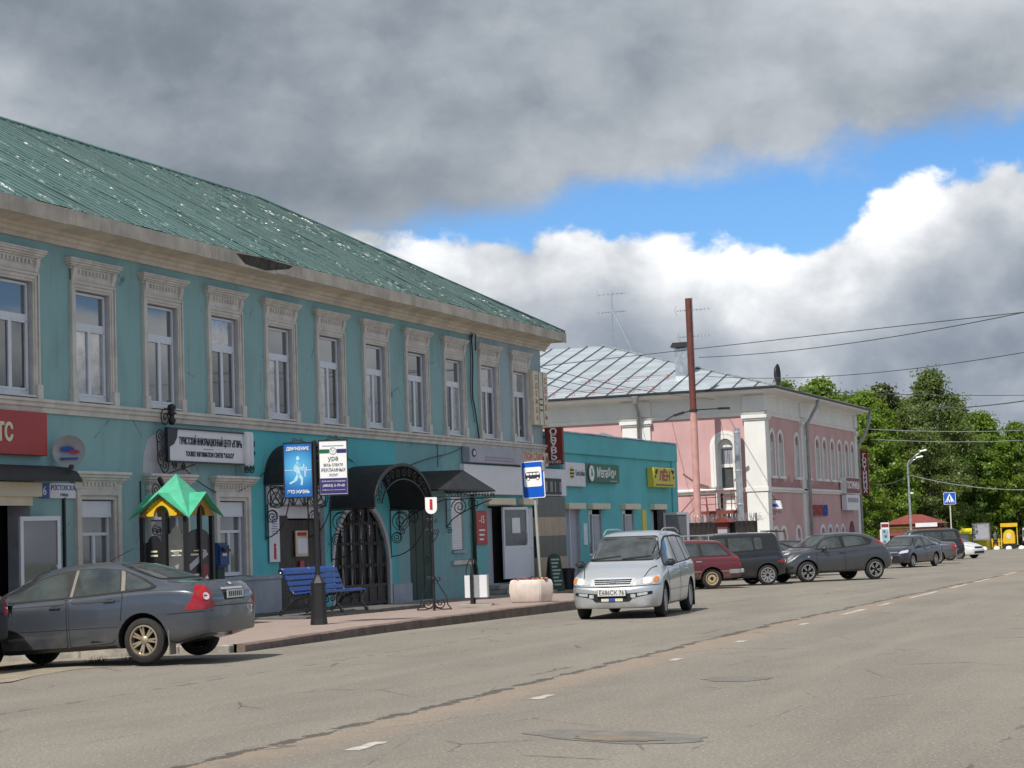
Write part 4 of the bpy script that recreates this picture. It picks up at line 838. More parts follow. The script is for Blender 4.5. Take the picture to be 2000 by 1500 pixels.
# white order: corner pilasters, belts, frieze, deep eaves
def hmould(name, prof, m):                                                      # moulding round the corner: side wall then street wall
    b = MB(); n = len(prof); P = [(RW, lambda o: (RW, -o)), (0, lambda o: (o, -o)), (1, lambda o: (o, PE - PY + .02))]
    vs = []
    for _, fn in P: vs += [(fn(o)[0], fn(o)[1], z) for o, z in prof]
    b.add(vs, [(k * n + i, (k + 1) * n + i, (k + 1) * n + (i + 1) % n, k * n + (i + 1) % n) for k in range(2) for i in range(n)] + [tuple(range(n)), tuple(range(3 * n - 1, 2 * n - 1, -1))]); return b.build(name, m, HB)
hmould('belt_course', [(-.02, 3.28), (.06, 3.28), (.08, 3.36), (.14, 3.40), (.14, 3.47), (-.02, 3.52)], 'white_wall')
hmould('frieze', [(-.02, 6.72), (.05, 6.72), (.07, 6.80), (.10, 6.86), (.03, 6.92), (.03, 7.72), (-.02, 7.72)], 'white_wall')
hmould('cornice', [(-.02, 7.60), (.10, 7.60), (.14, 7.68), (.80, 7.76), (.82, 7.90), (-.02, 7.90)], 'white_wall')
def pil(x0, x1, y0, y1, name='pilaster'):
    b = MB(); b.box(x0, x1, y0, y1, -1, 3.28); b.box(x0, x1, y0, y1, 3.5, 6.5); b.box(x0 - .05, x1 + .05, y0 - .05, y1 + .05, 6.5, 6.58); b.box(x0 - .1, x1 + .1, y0 - .1, y1 + .1, 6.58, 6.74); b.box(x0 - .04, x1 + .04, y0 - .04, y1 + .04, 6.92, 7.6); b.box(x0 - .04, x1 + .04, y0 - .04, y1 + .04, 3.3, 3.5); return b.build(name, 'white_wall', HB, bevel=.01)
pil(-.85, .12, -.14, .55); pil(-6.6, -5.25, -.14, .1); pil(-.1, .1, 7.05, 7.75); pil(-.1, .1, 19.95, 20.5)
# arched balcony door in the side wall, with its red-railed landing
b = arch_ring(.36, 2.6, 5.74, .2, .09); w = b.build('arched_balcony_door', 'white_wall', HB, loc=(-1.78, 0, 0)); b = arch_ring(.58, 3.4, 5.96, .14, .05); b.build('surround', 'white_wall', w)
b = MB()
for a, c, e, f in ((-.36, -.27, 2.6, 5.7), (.27, .36, 2.6, 5.7), (-.27, .27, 4.45, 4.6), (-.27, .27, 5.3, 5.4), (-.36, .36, 2.55, 3.38)): b.box(a, c, .16, .24, e, f)
b.build('door_frame', 'white_wall', w); MB().box(-.28, .28, .21, .22, 3.38, 5.7).build('pane', 'hotel_glass', w); b = MB()
for k in range(7): b.box(-.26 + k * .076, -.26 + k * .076 + .05, .205 - .003, .212, 4.6, 5.3)
b.build('curtain', 'sign_grey', w); MB().prism(arc(0, 5.36, .345, .345, 0, 180, 14), 'y', .1, .16).build('lunette', 'white_wall', w); put('arch_head', arch_fill(.36, 2.55, 5.72, .003, .25).mesh('arch_head', 'white_wall', fix=False), w)
bl = MB().box(-2.85, -1.3, -1.0, 0, 2.36, 2.5).build('balcony_floor', 'roof_red', HB)
b = MB()
for p, q in (((-2.8, -.97), (-1.35, -.97)), ((-2.8, -.97), (-2.8, 0)), ((-1.35, -.97), (-1.35, 0))):
    for zz in (2.8, 3.1, 3.4): b.bar((p[0], p[1], zz), (q[0], q[1], zz), .028, .028)
for x_ in (-2.8, -2.07, -1.35): b.bar((x_, -.97, 2.5), (x_, -.97, 3.42), .035, .035)
b.bar((-2.8, -.97, 3.4), (-3.9, -.9, 2.3), .035, .035); b.bar((-2.8, -.97, 2.9), (-3.6, -.9, 2.1), .03, .03); b.build('railing', 'rail_red', bl)
# hipped roof: zinc sheets between standing seams
E0, EZ2 = .85, 7.9; HWX, Rz = 12.2, 11.5                                         # overhang, eave z, half depth, ridge z
def hip_face(P0, U, V, Wd, frac, n, name='roof_sheet'):
    L_ = V.length; v = V.normalized(); N = U.cross(v).normalized(); N = N if N.z > 0 else -N
    for i in range(n):
        u0, u1 = Wd * i / n, Wd * (i + 1) / n; b = MB(); rows = 5; vs = []
        for r_ in range(rows + 1):
            for u in (u0 + .02, (u0 * 2 + u1) / 3, (u0 + 2 * u1) / 3, u1 - .02): vs.append(P0 + U * u + v * (frac(u) * L_ * r_ / rows) + N * random.uniform(-.006, .006))
        b.add(vs, [(r_ * 4 + k, r_ * 4 + k + 1, r_ * 4 + k + 5, r_ * 4 + k + 4) for r_ in range(rows) for k in range(3)])
        a, c = P0 + U * u0, P0 + U * u0 + v * (frac(u0) * L_)
        if (c - a).length > .1: b.add([a + N * .0 - U * .022, a + N * .07, c + N * .07, c - U * .022], [(0, 1, 2, 3)], 1); b.add([a + U * .022, a + N * .07, c + N * .07, c + U * .022], [(0, 1, 2, 3)], 1)
        b.build(name, ['roof_zinc', 'seam_grey'], HR, fix=False)
mk('seam_grey', (.10, .105, .11), .5, var=0)
b = MB(); b.box(RW, E0, -E0, PE - PY + .35, EZ2 - .02, EZ2 - .005); HR = b.build('roof', 'galv', HB)
sx0 = RW - .0; W1_ = E0 - RW; 
side_fr = lambda u: min(1., max(.01, (W1_ - u) / HWX))
hip_face(Vector((RW, -E0, EZ2)), Vector((1, 0, 0)), Vector((0, HWX, Rz - EZ2)), W1_, side_fr, 24)
Wd2 = PE - PY + .35 + E0
hip_face(Vector((E0, -E0, EZ2)), Vector((0, 1, 0)), Vector((-HWX, 0, Rz - EZ2)), Wd2, lambda u: min(1., max(.01, u / HWX), max(.01, (Wd2 - u) / HWX)), 20)
b = MB(); b.add([(RW, HWX - E0, Rz), (E0 - HWX, HWX - E0, Rz), (E0, PE - PY + .36, EZ2), (RW, PE - PY + .36, EZ2)], [(0, 1, 2, 3)]); b.build('roof_slope', 'roof_zinc', HR)
MB().tube([(RW, -E0, EZ2 + .0), (E0, -E0, EZ2), (E0, PE - PY + .35, EZ2)], .06, 6).build('gutter', 'plastic_dark', HR)
MB().tube([(E0, -E0, EZ2 + .04), (E0 - HWX, HWX - E0, Rz + .04)], .06, 5).build('hip_cap', 'galv', HR)
b = MB()
for (xa, xb, d_, k) in ((-11.2, -4.6, .55, 7), (-9.3, -4.6, 2.9, 5)):
    for zz in (.14, .22): b.bar((xa, -E0 + d_, EZ2 + d_ * .295 + zz), (xb, -E0 + d_, EZ2 + d_ * .295 + zz), .014, .014)
    for i in range(k):
        xx = xa + .4 + (xb - xa - .8) * i / (k - 1); b.bar((xx, -E0 + d_, EZ2 + d_ * .295 + .22), (xx, -E0 + d_ + .25, EZ2 + (d_ + .25) * .295), .018, .018); b.bar((xx, -E0 + d_ - .1, EZ2 + d_ * .295 - .04), (xx, -E0 + d_, EZ2 + d_ * .295 + .22), .018, .018)
b.build('snow_rail', 'rail_red', HR)
c = MB().box(-4.75, -4.15, 2.6, 3.2, 8.6, 10.2).build('chimney', 'galv', HR); b = MB(); b.prism([(-4.92, 10.28), (-3.98, 10.28), (-4.1, 10.5), (-4.8, 10.5)], 'y', 2.45, 3.35); b.build('chimney_cap', 'plastic_dark', c)
for s_ in (0, 1): MB().box(-4.74 + s_ * .5, -4.66 + s_ * .5, 2.65, 3.15, 10.2, 10.28).build('chimney_leg', 'galv', c)
# downpipes
def pipe(pts, r, parent, name='downpipe', m='grey_metal'): return MB().tube(pts, r, 8).build(name, m, parent, smooth=True)
pipe([(-5.7, -.8, 7.75), (-5.7, -.75, 7.5), (-5.75, -.3, 7.1), (-5.75, -.25, -.8)], .085, HB); pipe([(.8, 7.9, 7.8), (.75, 7.9, 7.5), (.28, 7.6, 6.6), (.28, 7.6, -1)], .085, HB); pipe([(.8, 20.75, 7.8), (.78, 20.75, 7.3), (.4, 20.6, 6.3), (.12, 20.6, 6.0), (.12, 20.6, -1)], .085, HB)
MB().lathe([(.11, 0), (.2, .3), (.2, .34)], 10, (-5.7, -.82, 7.5)).build('rain_hopper', 'grey_metal', HB)
# things on and around the hotel
t = thing('roof_satellite_dish', 'black satellite dish seen edge on at the hotel roof corner', 'satellite dish', (-20.6, 85.6, 8.02)); b = MB(); b.lathe([(0, -.06), (.35, -.02), (.48, .08), (.48, .1), (.35, .02), (0, -.02)], 24, (0, 0, .5), 'x'); b.build('dish', 'plastic_dark', t, smooth=40); MB().tube([(-.05, 0, -.1), (-.05, 0, .5)], .03, 6).build('mast', 'galv', t)
t = thing('stove_pipe', 'tall rusty red pipe with pink lower half in front of the hotel side wall', 'pipe', (-23.66, 82.6, -.4)); b = MB(); MB().tube([(-.0, 0, 0), (0, 0, 7.3)], .155, 14).build('pipe_section', 'pipe_pink', t, smooth=40); MB().tube([(0, 0, 7.3), (-.02, 0, 12.3)], .148, 14).build('pipe_section', 'pipe_red', t, smooth=40); MB().lathe([(.16, 7.26), (.19, 7.28), (.19, 7.36), (.16, 7.38)], 14).build('collar', 'plastic_dark', t)
b = MB(); b.tube([(0, 0, 7.35), (1.35, .5, 7.38)], .03, 5); b.tube([(0, 0, 7.35), (-1.0, .4, 7.2), (-1.6, .9, 7.0)], .03, 5); b.bar((1.0, .4, 7.38), (1.5, .6, 7.38), .09, .1); b.bar((-.5, .2, 7.28), (-1.0, .4, 7.18), .08, .1); b.build('stay', 'plastic_dark', t)
t = thing('flue_pipe', 'galvanised steel flue pipe beside the arched balcony door', 'flue', (-22.3, 84.75, 1.6)); MB().tube([(0, 0, 0), (0, 0, 4.55)], .15, 14).build('pipe', 'galv', t, smooth=40)
for zz in (1.1, 2.6, 4.3): MB().lathe([(.15, zz), (.165, zz + .02), (.165, zz + .08), (.15, zz + .1)], 14).build('joint', 'grey_steel', t)
MB().tube([(0, 0, 1.0), (-.12, 0, .2), (-.3, 0, -.4)], .05, 6).build('elbow', 'galv', t)
t = thing('floodlight', 'grey floodlight on a bracket in front of the pink side wall', 'floodlight', (-25.4, 76.0, 4.75)); MB().tube([(.25, 0, 0), (.0, 0, .5), (-.1, 0, .85)], .03, 6).build('arm', 'plastic_dark', t); MB().bar((-.35, -.15, .95), (.05, .1, .8), .35, .28).build('lamp_housing', 'grey_metal', t, bevel=.03)
def antenna(name, label, loc, h_, booms, guys=True):
    t = thing(name, label, 'antenna', loc, 0, 'aerials above the hotel'); MB().tube([(0, 0, 0), (.02, 0, h_)], .022, 5).build('mast', 'galv', t)
    for z, L0, L1, k, el_ in booms:
        b = MB(); b.tube([(L0, 0, z), (L1, .1, z + .02)], .016, 4)
        for i in range(k): xx = L0 + (L1 - L0) * (i + .3) / k; b.tube([(xx, -el_, z + .01), (xx, el_, z + .01)], .008, 4); b.tube([(xx, 0, z - .07), (xx, 0, z + .07)], .008, 4)
        b.tube([(L0 + .05, -.1, z + .22), (L0 - .08, 0, z), (L0 + .05, .1, z - .22)], .012, 4); b.build('boom', 'galv', t)
    if guys: b = MB(); b.tube([(0, 0, h_ * .7), (1.4, -.8, -.5)], .006, 3); b.tube([(0, 0, h_ * .7), (1.0, 1.5, -.3)], .006, 3); b.build('guy_wire', 'galv', t)
    return t
antenna('roof_aerial', 'thin twin boom television aerial on the zinc roof left of the red pipe', (-32.0, 97.0, 11.3), 3.1, [(2.95, -.75, .75, 6, .2), (2.0, -.75, .75, 9, .25)])
antenna('roof_aerial', 'television aerial with two booms directly behind the tall red pipe', (-25.15, 88.3, 9.05), 3.6, [(3.0, -.8, .95, 9, .2), (1.75, -.7, .9, 9, .2)], False)
mk('fence_brown', (.022, .015, .013), .6, var=.3, vs=4)
t = thing('metal_yard_fence', 'dark sheet metal yard fence topped with barbed wire beside the turquoise row', 'fence', (-21.5, 79.0, 0)); 
for i in range(16): MB().box(-2.1 + i * .215, -2.1 + i * .215 + .205, -.02 - .012 * (i % 2), .02, -.6, 1.98).build('panel', 'fence_brown', t)
b = MB()
for i in range(4): b.box(-2.12 + i * 1.15, -2.06 + i * 1.15, .02, .08, -.6, 2.3)
b.build('post', 'black_iron', t)
b = MB(); rr = random.Random(4)
for k in range(2): b.tube([(-2.1 + q * .02, -.1 + .16 * math.cos(q * .62 + k * 2), 2.15 + .17 * math.sin(q * .62 + k * 2)) for q in range(190)], .008, 3)
for k in range(60): xx = rr.uniform(-2.1, 1.6); b.tube([(xx, 0, 1.98), (xx + rr.uniform(-.08, .08), rr.uniform(-.1, .1), 2.2 + rr.uniform(0, .12))], .008, 3)
b.build('barbed_wire', 'galv', t)
t = thing('gate_pillar', 'reddish gate pillar with small tiled cap in the metal yard fence', 'pillar', (-21.45, 78.7, 0)); MB().box(-.2, .2, -.22, .18, -.6, 1.7).build('pillar', 'sign_grey', t); MB().box(-.22, .22, -.24, .2, 1.7, 1.95).build('pillar_top', 'rail_red', t); b = MB(); b.prism([(-.38, 1.95), (.38, 1.95), (.1, 2.18), (-.1, 2.18)], 'y', -.38, .34); b.build('cap', 'roof_red', t)
t, f = panel('hotel_board_sign', 'dark red hotel board with white letters on the hotel street wall', 101.0, 104.6, 3.35, 4.15, .05, .3, 'dark_red', edge='white_wall'); text('ГОСТИНИЦА', .5, 'retro_white', t, (0, f, 0), fit=3.3, bold=.01)
t, f = panel('hotel_lower_board', 'white board hanging under the dark red hotel board', 101.1, 104.3, 2.45, 3.28, .05, .28, 'sign_white')
for k in range(6): MB().box(-1.3 + k * .45, -1.3 + k * .45 + .34, f - .004, f + .002, .0, .24).build('print_stroke', 'print_faded', t)
t, f = panel('hotel_shop_lettering', 'red and blue raised shop letters on the ground floor of the pink hotel', 93.6, 97.6, 2.15, 2.75, .01, .02, 'pink_wall')
t.children[0].data.materials[0] = M['pink_wall']; 
for k in range(9):
    b = MB(); x0 = -1.9 + k * .43; mm = 'red_sign' if k < 6 else 'ink_blue'; b.box(x0, x0 + .09, f - .06, f, -.27, .27); b.box(x0 + .22, x0 + .31, f - .06, f, -.27, .27); b.box(x0 + .09, x0 + .22, f - .06, f, (.18, -.05, -.27)[k % 3], (.27, .05, -.18)[k % 3]); b.build('letter_block', mm, t)
t = thing('blade_hotel_sign', 'tall dark red vertical hotel sign projecting past the far corner', 'sign', (-20.80, 105.95, 4.45)); MB().box(-.19, .19, -.09, .09, -1.16, 1.16).build('board', 'dark_red', t, bevel=.012); MB().box(-.25, .25, -.12, .12, 1.16, 1.22).build('cap', 'dark_red', t); MB().box(-.22, .22, -.12, .12, 1.25, 1.31).build('cap', 'dark_red', t); MB().bar((-.18, 0, .7), (-.45, -.5, .7), .05, .05).build('mount', 'black_iron', t); MB().bar((-.18, 0, -.8), (-.45, -.5, -.8), .05, .05).build('mount', 'black_iron', t)
for i, ch in enumerate('ГОСТИНИЦА'): text(ch, .30, 'retro_white', t, (0, -.095, .97 - i * .242), sx=1.1, bold=.008)
t = thing('lantern_shop_sign', 'small white and blue lightbox on an iron bracket at the hotel corner', 'sign', (-20.98, 86.0, 2.7)); MB().prism([(-.28, -.16), (.3, -.2), (.22, .17), (-.28, .2)], 'y', -.08, .08).build('lightbox', 'sign_white', t); MB().prism([(-.2, -.09), (.16, -.11), (.06, .06), (-.05, .0), (-.15, .08)], 'y', -.09, -.078).build('emblem', 'ink_blue', t); b = MB(); b.bar((-.3, 0, .22), (.2, 0, .22), .03, .03); b.bar((-.3, 0, .6), (0, 0, .24), .025, .025); scroll(b, (-.1, -.36), .14, 1.8, 0, 0, 1, .014); scroll(b, (.14, -.32), .09, 1.5, 0, 0, -1, .012); scroll(b, (-.18, -.62), .09, 1.5, 0, 0, -1, .012); b.build('bracket', 'black_iron', t, smooth=40)
t = thing('wall_vent', 'black louvred grille low on the hotel street wall', 'vent', (PX, 90.0, .4), WALLR)
for k in range(6): MB().box(-.16, .16, -.06, .0, -.55 + k * .2, -.43 + k * .2).build('louvre', 'black', t)
mk('step_dark', (.10, .095, .09), .85, var=.25, vs=3)
mk('bench_iron', (.02, .02, .021), .3, var=0, spec=.7)
mk('pole_grey', (.36, .37, .35), .5, var=.1)
mk('pale_green', (.3, .42, .36), .6, var=0)
# ================================================================ street furniture
def at(x, y, dz=0.): return (x, y, pave_z(y) + dz)
# well-house shaped notice stand
t = thing('notice_stand', 'wooden notice stand with green four gabled roof and orange gables', 'notice stand', (-19.6, 32.4, pave_z(32.4)), 0)
Hc, Hg, Hp, a = 2.09, 2.57, 2.94, .66
b = MB(); C4 = [(-a, -a), (a, -a), (a, a), (-a, a)]; G4 = [(0, -a), (a, 0), (0, a), (-a, 0)]
dh = a * (Hp - Hg) / (Hp - Hc)
for k in range(4):
    c0, c1, g_ = C4[k], C4[(k + 1) % 4], G4[k]; hk = (g_[0] / a * dh, g_[1] / a * dh)
    for dz_ in (0, -.02):
        c0_, c1_, ga, hi, pk = (c0[0], c0[1], Hc + dz_), (c1[0], c1[1], Hc + dz_), (g_[0], g_[1], Hg + dz_), (hk[0], hk[1], Hg + dz_), (0, 0, Hp + dz_)
        b.add([c0_, ga, hi], [(0, 1, 2)]); b.add([ga, c1_, hi], [(0, 1, 2)]); b.add([c0_, hi, pk], [(0, 1, 2)]); b.add([hi, c1_, pk], [(0, 1, 2)])
    for q, w in ((c0, g_), (g_, c1)):
        za, zb_ = (Hc, Hg) if q is c0 else (Hg, Hc); b.add([(q[0], q[1], za), (w[0], w[1], zb_), (w[0], w[1], zb_ - .02), (q[0], q[1], za - .02)], [(0, 1, 2, 3)])
b.build('roof', 'green_roof', t, fix=False)
for k in range(4):
    g = MB(); O_ = [(-.5, 2.13), (0, 2.52), (.5, 2.13)]; A = arc(0, 2.13, .17, .2, 0, 180, 10)
    g.ring([(-.17, 2.13), (-.12, 2.27), (0, 2.34), (.12, 2.27), (.17, 2.13)], [(-.5, 2.13), (-.25, 2.325), (0, 2.52), (.25, 2.325), (.5, 2.13)], 'y', -.53, -.51); gb = g.build('gable', 'orange_ply', t, rz=k * math.pi / 2)
    if k == 0:
        z_ = MB(); A, B_ = arc(0, 2.13, .17, .2, 0, 180, 12), arc(0, 2.13, .30, .27, 0, 180, 12); z_.ring(A, B_, 'y', -.56, -.535)
        for i in range(12): an = R(7 + 15 * i); z_.xbox(Matrix.Translation((.30 * math.cos(an), -.548, 2.13 + .275 * math.sin(an))) @ Matrix.Rotation(-an, 4, 'Y'), .07, .025, .06)
        z_.build('lace_trim', 'yellow', gb)
for sx_, sy_ in C4: MB().box(sx_ * .72 - .04, sx_ * .72 + .04, sy_ * .72 - .04, sy_ * .72 + .04, 0, 2.12).build('post', 'black_iron', t)
MB().box(-.02, .06, -.52, -.44, 0, 2.2).build('post', 'black_iron', t); MB().box(.44, .52, -.02, .05, 0, 2.3).build('post', 'black_iron', t)
def poster(x0, x1, y, dark, top, rz=0.):
    p = MB(); p.prism([(x0, .35), (x1, .35), (x1, top - .12), (x1 - .05, top - .1)] + arc((x0 + x1) / 2, top - .1, (x1 - x0) / 2 - .06, .12, 0, 180, 10) + [(x0 + .05, top - .1), (x0, top - .12)], 'y', y, y + .02); return p.build('poster', dark, t, rz=rz)
p1 = poster(-.42, -.04, -.46, 'poster_black', 1.75); p2 = poster(.07, .41, -.44, 'poster_grey', 1.9); p3 = poster(-.42, .42, -.47, 'poster_black', 1.85, math.pi / 2)
rr = random.Random(3)
for p, x0, x1, yy_ in ((p1, -.36, -.1, -.463), (p2, .1, .38, -.443), (p3, -.36, .36, -.473)):
    for z_ in (1.45, 1.37, .98, .9, .8, .72): w_ = rr.uniform(.4, .95) * (x1 - x0); c_ = (x0 + x1) / 2; MB().box(c_ - w_ / 2, c_ + w_ / 2, yy_ - .003, yy_, z_, z_ + rr.uniform(.02, .045)).build('print_line', 'cream', p)
b = MB(); b.xbox(Matrix.Translation((-.05, -.477, 1.28)) @ Matrix.Rotation(R(-24), 4, 'Y'), .7, .006, .12); b.build('paper_strip', 'sign_grey', p3); b = MB(); b.xbox(Matrix.Translation((.05, -.477, .78)) @ Matrix.Rotation(R(-30), 4, 'Y'), .6, .006, .13); b.build('paper_strip', 'sign_white', p3); b = MB(); b.prism([(-.05, .95), (.12, .9), (.3, 1.0), (.34, 1.15), (.2, 1.22), (.05, 1.16)], 'y', -.478, -.474); b.build('picture', 'dark_red', p3)
b = MB(); b.xbox(Matrix.Translation((-.25, -.467, .86)) @ Matrix.Rotation(R(-30), 4, 'Y'), .3, .006, .12); b.build('paper_strip', 'sign_white', p1)
b = MB(); b.prism([(.15, 1.45), (.32, 1.47), (.26, 1.35)], 'y', -.447, -.443); b.prism([(.2, 1.18), (.3, 1.22), (.27, 1.1)], 'y', -.447, -.443); b.build('picture', 'grey_metal', p2)
# mail box on its post
t = thing('mail_box', 'blue wall mail box with black slot beside the notice stand', 'mail box', (-21.02, 36.15, 1.2), WALLR); b = MB(); b.box(-.24, .24, -.3, -.02, 0, .52); b.build('body', 'mail_blue', t, bevel=.05, seg=2, smooth=40)
b = MB(); b.prism([(-.30, .36), (-.38, .33), (-.38, .36), (-.30, .44)], 'x', -.12, .12); b.build('slot_hood', 'plastic_dark', t); MB().box(-.1, .08, -.306, -.298, .24, .3).build('label_plate', 'sign_white', t); MB().box(-.15, .15, -.2, -.05, -.9, 0).build('stand', 'dark_green', t)
# stone step before the arched doors
t = thing('stone_step', 'low dark stone step under the blue bench before the doors', 'step', at(-19.75, 38.6)); 
for i in range(5): MB().box(-1.15, 1.2, -3.0 + i * 1.2, -3.0 + i * 1.2 + 1.19, -.05, .075 + .006 * (i % 2)).build('slab', 'step_dark', t, bevel=.008)
# park bench
t = thing('park_bench', 'blue slatted park bench with ornate black cast iron sides', 'bench', at(-19.0, 37.3, .08), WALLR)
bl_ = 1.18
def slat(y, z, ang, w=.085):
    b = MB(); b.xbox(Matrix.Translation((0, y, z)) @ Matrix.Rotation(ang, 4, 'X'), 2 * bl_ + .1, w, .035); return b.build('slat', 'blue_wood', t, bevel=.008)
for i, (y, z, a_) in enumerate(((-.36, .44, -.25), (-.26, .465, -.05), (-.155, .455, .03), (-.05, .445, .05), (.05, .44, .1))): slat(y, z, a_)
for k in range(4): slat(.15 + k * .048, .53 + k * .118, 1.22, .1)
slat(.355, .945, .9, .07)
for xx in (-bl_, 0, bl_):
    b = MB(); P = lambda L: [(xx, y, z) for y, z in L]
    b.tube(P([(-.42, 0), (-.38, .1), (-.30, .2), (-.33, .33), (-.40, .40), (-.36, .43), (-.2, .44), (0, .42), (.1, .44), (.18, .6), (.3, .88), (.36, .95), (.42, .95), (.43, .89), (.38, .87)]), .026, 6)
    b.tube(P([(.42, 0), (.36, .06), (.22, .2), (.05, .33), (-.12, .38), (-.3, .4)]), .024, 6); b.tube(P([(.42, 0), (.46, .03), (.40, .1)]), .022, 6); b.tube(P([(.12, .46), (.24, .34), (.28, .18)]), .018, 6)
    for c, r0, a0, fl in (((-.05, .27), .085, 0, 1), ((.12, .34), .07, 1, -1), ((-.2, .3), .07, 2, 1), ((.24, .5), .06, 0, 1)): scroll(b, c, r0, 1.5, a0, xx, fl, .013, 16, 'yz')
    b.tube(P([(-.42, .0), (-.46, .02), (-.44, .06)]), .022, 6); b.build('iron_side', 'bench_iron', t, smooth=50)
# lamp-post style advert carrier
t = thing('advert_post', 'black post on hexagonal base carrying two printed advert panels', 'advert post', at(-16.8, 32.75), R(26))
MB().lathe([(0, 0), (.165, 0), (.15, .12), (.135, .72), (.14, .78), (.07, .88), (.05, .92), (.045, 1.0)], 6).build('base', 'black_iron', t); MB().lathe([(.045, .95), (.042, 3.44), (.0, 3.47)], 12).build('pole', 'black_iron', t, smooth=40)
m = bpy.data.materials.new('advert_blue'); m.use_nodes = True; T = NT(m.node_tree); bs_ = T.nt.nodes['Principled BSDF']; tc_ = T.n('ShaderNodeTexCoord'); sp_ = T.n('ShaderNodeSeparateXYZ'); T.lk(tc_.outputs['Object'], sp_.inputs[0]); dd = T.m('POWER', T.m('ADD', T.m('POWER', sp_.outputs[0], 2.), T.m('POWER', T.m('SUBTRACT', sp_.outputs[2], .05), 2.)), .5); T.val(bs_.inputs['Base Color'], T.mix(T.ss(dd, .5, .05), (.01, .12, .42), (.10, .45, .75))); bs_.inputs['Roughness'].default_value = .35; M['advert_blue'] = m
pa = MB().box(-.255, .255, -.045, .045, -.5, .5).build('advert_panel', 'advert_blue', t, loc=(-.315, 0, 2.9)); pb = MB().box(-.255, .255, -.045, .045, -.5, .5).build('advert_panel', 'retro_white', t, loc=(.345, 0, 2.93))
for p in (pa, pb):
    b = MB()
    for a_, c_, e_, f_ in ((-.275, .275, .5, .525), (-.275, .275, -.525, -.5), (-.275, -.255, -.5, .5), (.255, .275, -.5, .5)): b.box(a_, c_, -.052, .052, e_, f_)
    scroll(b, (-.06, .565), .045, 1.2, 0, 0, 1, .009); scroll(b, (.06, .565), .045, 1.2, 3, 0, -1, .009); b.tube([(-.15, 0, .53), (0, 0, .56), (.15, 0, .53)], .008, 4); b.build('panel_frame', 'black_iron', p)
for xx in (-.1, .12): MB().bar((0, 0, 3.2), (xx, 0, 3.2), .03, .03).build('clamp', 'black_iron', t); MB().bar((0, 0, 2.6), (xx, 0, 2.6), .03, .03).build('clamp', 'black_iron', t)
text('ДВИЖЕНИЕ', .085, 'retro_white', pa, (0, -.05, .40), fit=.42, bold=.002); text('ЭТО ЖИЗНЬ', .085, 'retro_white', pa, (0, -.05, -.41), fit=.41, bold=.002)
mk('pale_blue', (.45, .75, .9), .4, var=0)
b = MB(); J = {'h': (0, .22), 'n': (-.005, .16), 's': (-.01, .12), 'c': (-.005, .0), 'p': (.01, -.07), 'k1': (.075, -.17), 'f1': (.06, -.28), 'k2': (-.06, -.2), 'f2': (-.16, -.25), 'e1': (.05, .03), 'w1': (.1, .05), 'e2': (-.07, .05), 'w2': (-.05, -.04)}
b.prism(arc(J['h'][0], J['h'][1], .032, .042, 0, 360, 14)[:-1], 'y', -.05, -.046)
for p, q, w in (('n', 's', .03), ('s', 'c', .085), ('c', 'p', .075), ('p', 'k1', .055), ('k1', 'f1', .038), ('p', 'k2', .055), ('k2', 'f2', .036), ('s', 'e1', .032), ('e1', 'w1', .026), ('s', 'e2', .032), ('e2', 'w2', .026)): b.bar((J[p][0], -.048, J[p][1]), (J[q][0], -.048, J[q][1]), .003, w)
b.build('runner_print', 'pale_blue', pa); b = MB(); pz = [(-.25, 0), (.05, 0), (.07, .02), (.09, -.02), (.11, .12), (.13, -.14), (.15, .06), (.17, -.02), (.19, 0), (.25, 0)]
for p, q in zip(pz[:-1], pz[1:]): b.bar((p[0], -.0475, p[1]), (q[0], -.0475, q[1]), .003, .008)
b.build('pulse_print', 'retro_white', pa)
MB().box(-.25, .25, -.048, -.044, -.49, -.2).build('print_block', 'navy', pb); MB().box(-.25, -.07, -.048, -.044, .27, .345).build('print_block', 'green_sign', pb); MB().box(.07, .25, -.048, -.044, .27, .345).build('print_block', 'navy', pb)
e = MB(); e.ring(arc(0, .31, .055, .055, 0, 360, 20), arc(0, .31, .068, .068, 0, 360, 20), 'y', -.049, -.045); e.prism(arc(-.02, .33, .012, .012, 0, 360, 8)[:-1], 'y', -.049, -.045); e.prism(arc(.022, .325, .01, .01, 0, 360, 8)[:-1], 'y', -.049, -.045); e.prism(arc(0, .295, .012, .012, 0, 360, 8)[:-1], 'y', -.049, -.045); e.build('emblem', 'grey_metal', pb)
text('ура', .13, 'ink', pb, (0, -.047, .17), sx=.9); text('ВЕСЬ СПЕКТР', .068, 'ink', pb, (0, -.047, .045), fit=.36); text('РЕКЛАМНЫХ', .088, 'ink', pb, (0, -.047, -.05), fit=.45); text('УСЛУГ', .062, 'ink', pb, (0, -.047, -.145), fit=.17)
text('ВОПРОСЫ ПО РАЗМЕЩЕНИЮ', .034, 'retro_white', pb, (0, -.05, -.26), fit=.44); text('(48532) 5-70-60', .07, 'retro_white', pb, (0, -.05, -.34), fit=.41); text('info@ra-ura.com  www.ra-ura.com', .028, 'retro_white', pb, (0, -.05, -.42), fit=.43); MB().box(-.2, .2, -.047, -.045, .40, .412).build('print_line', 'ink_blue', pb)
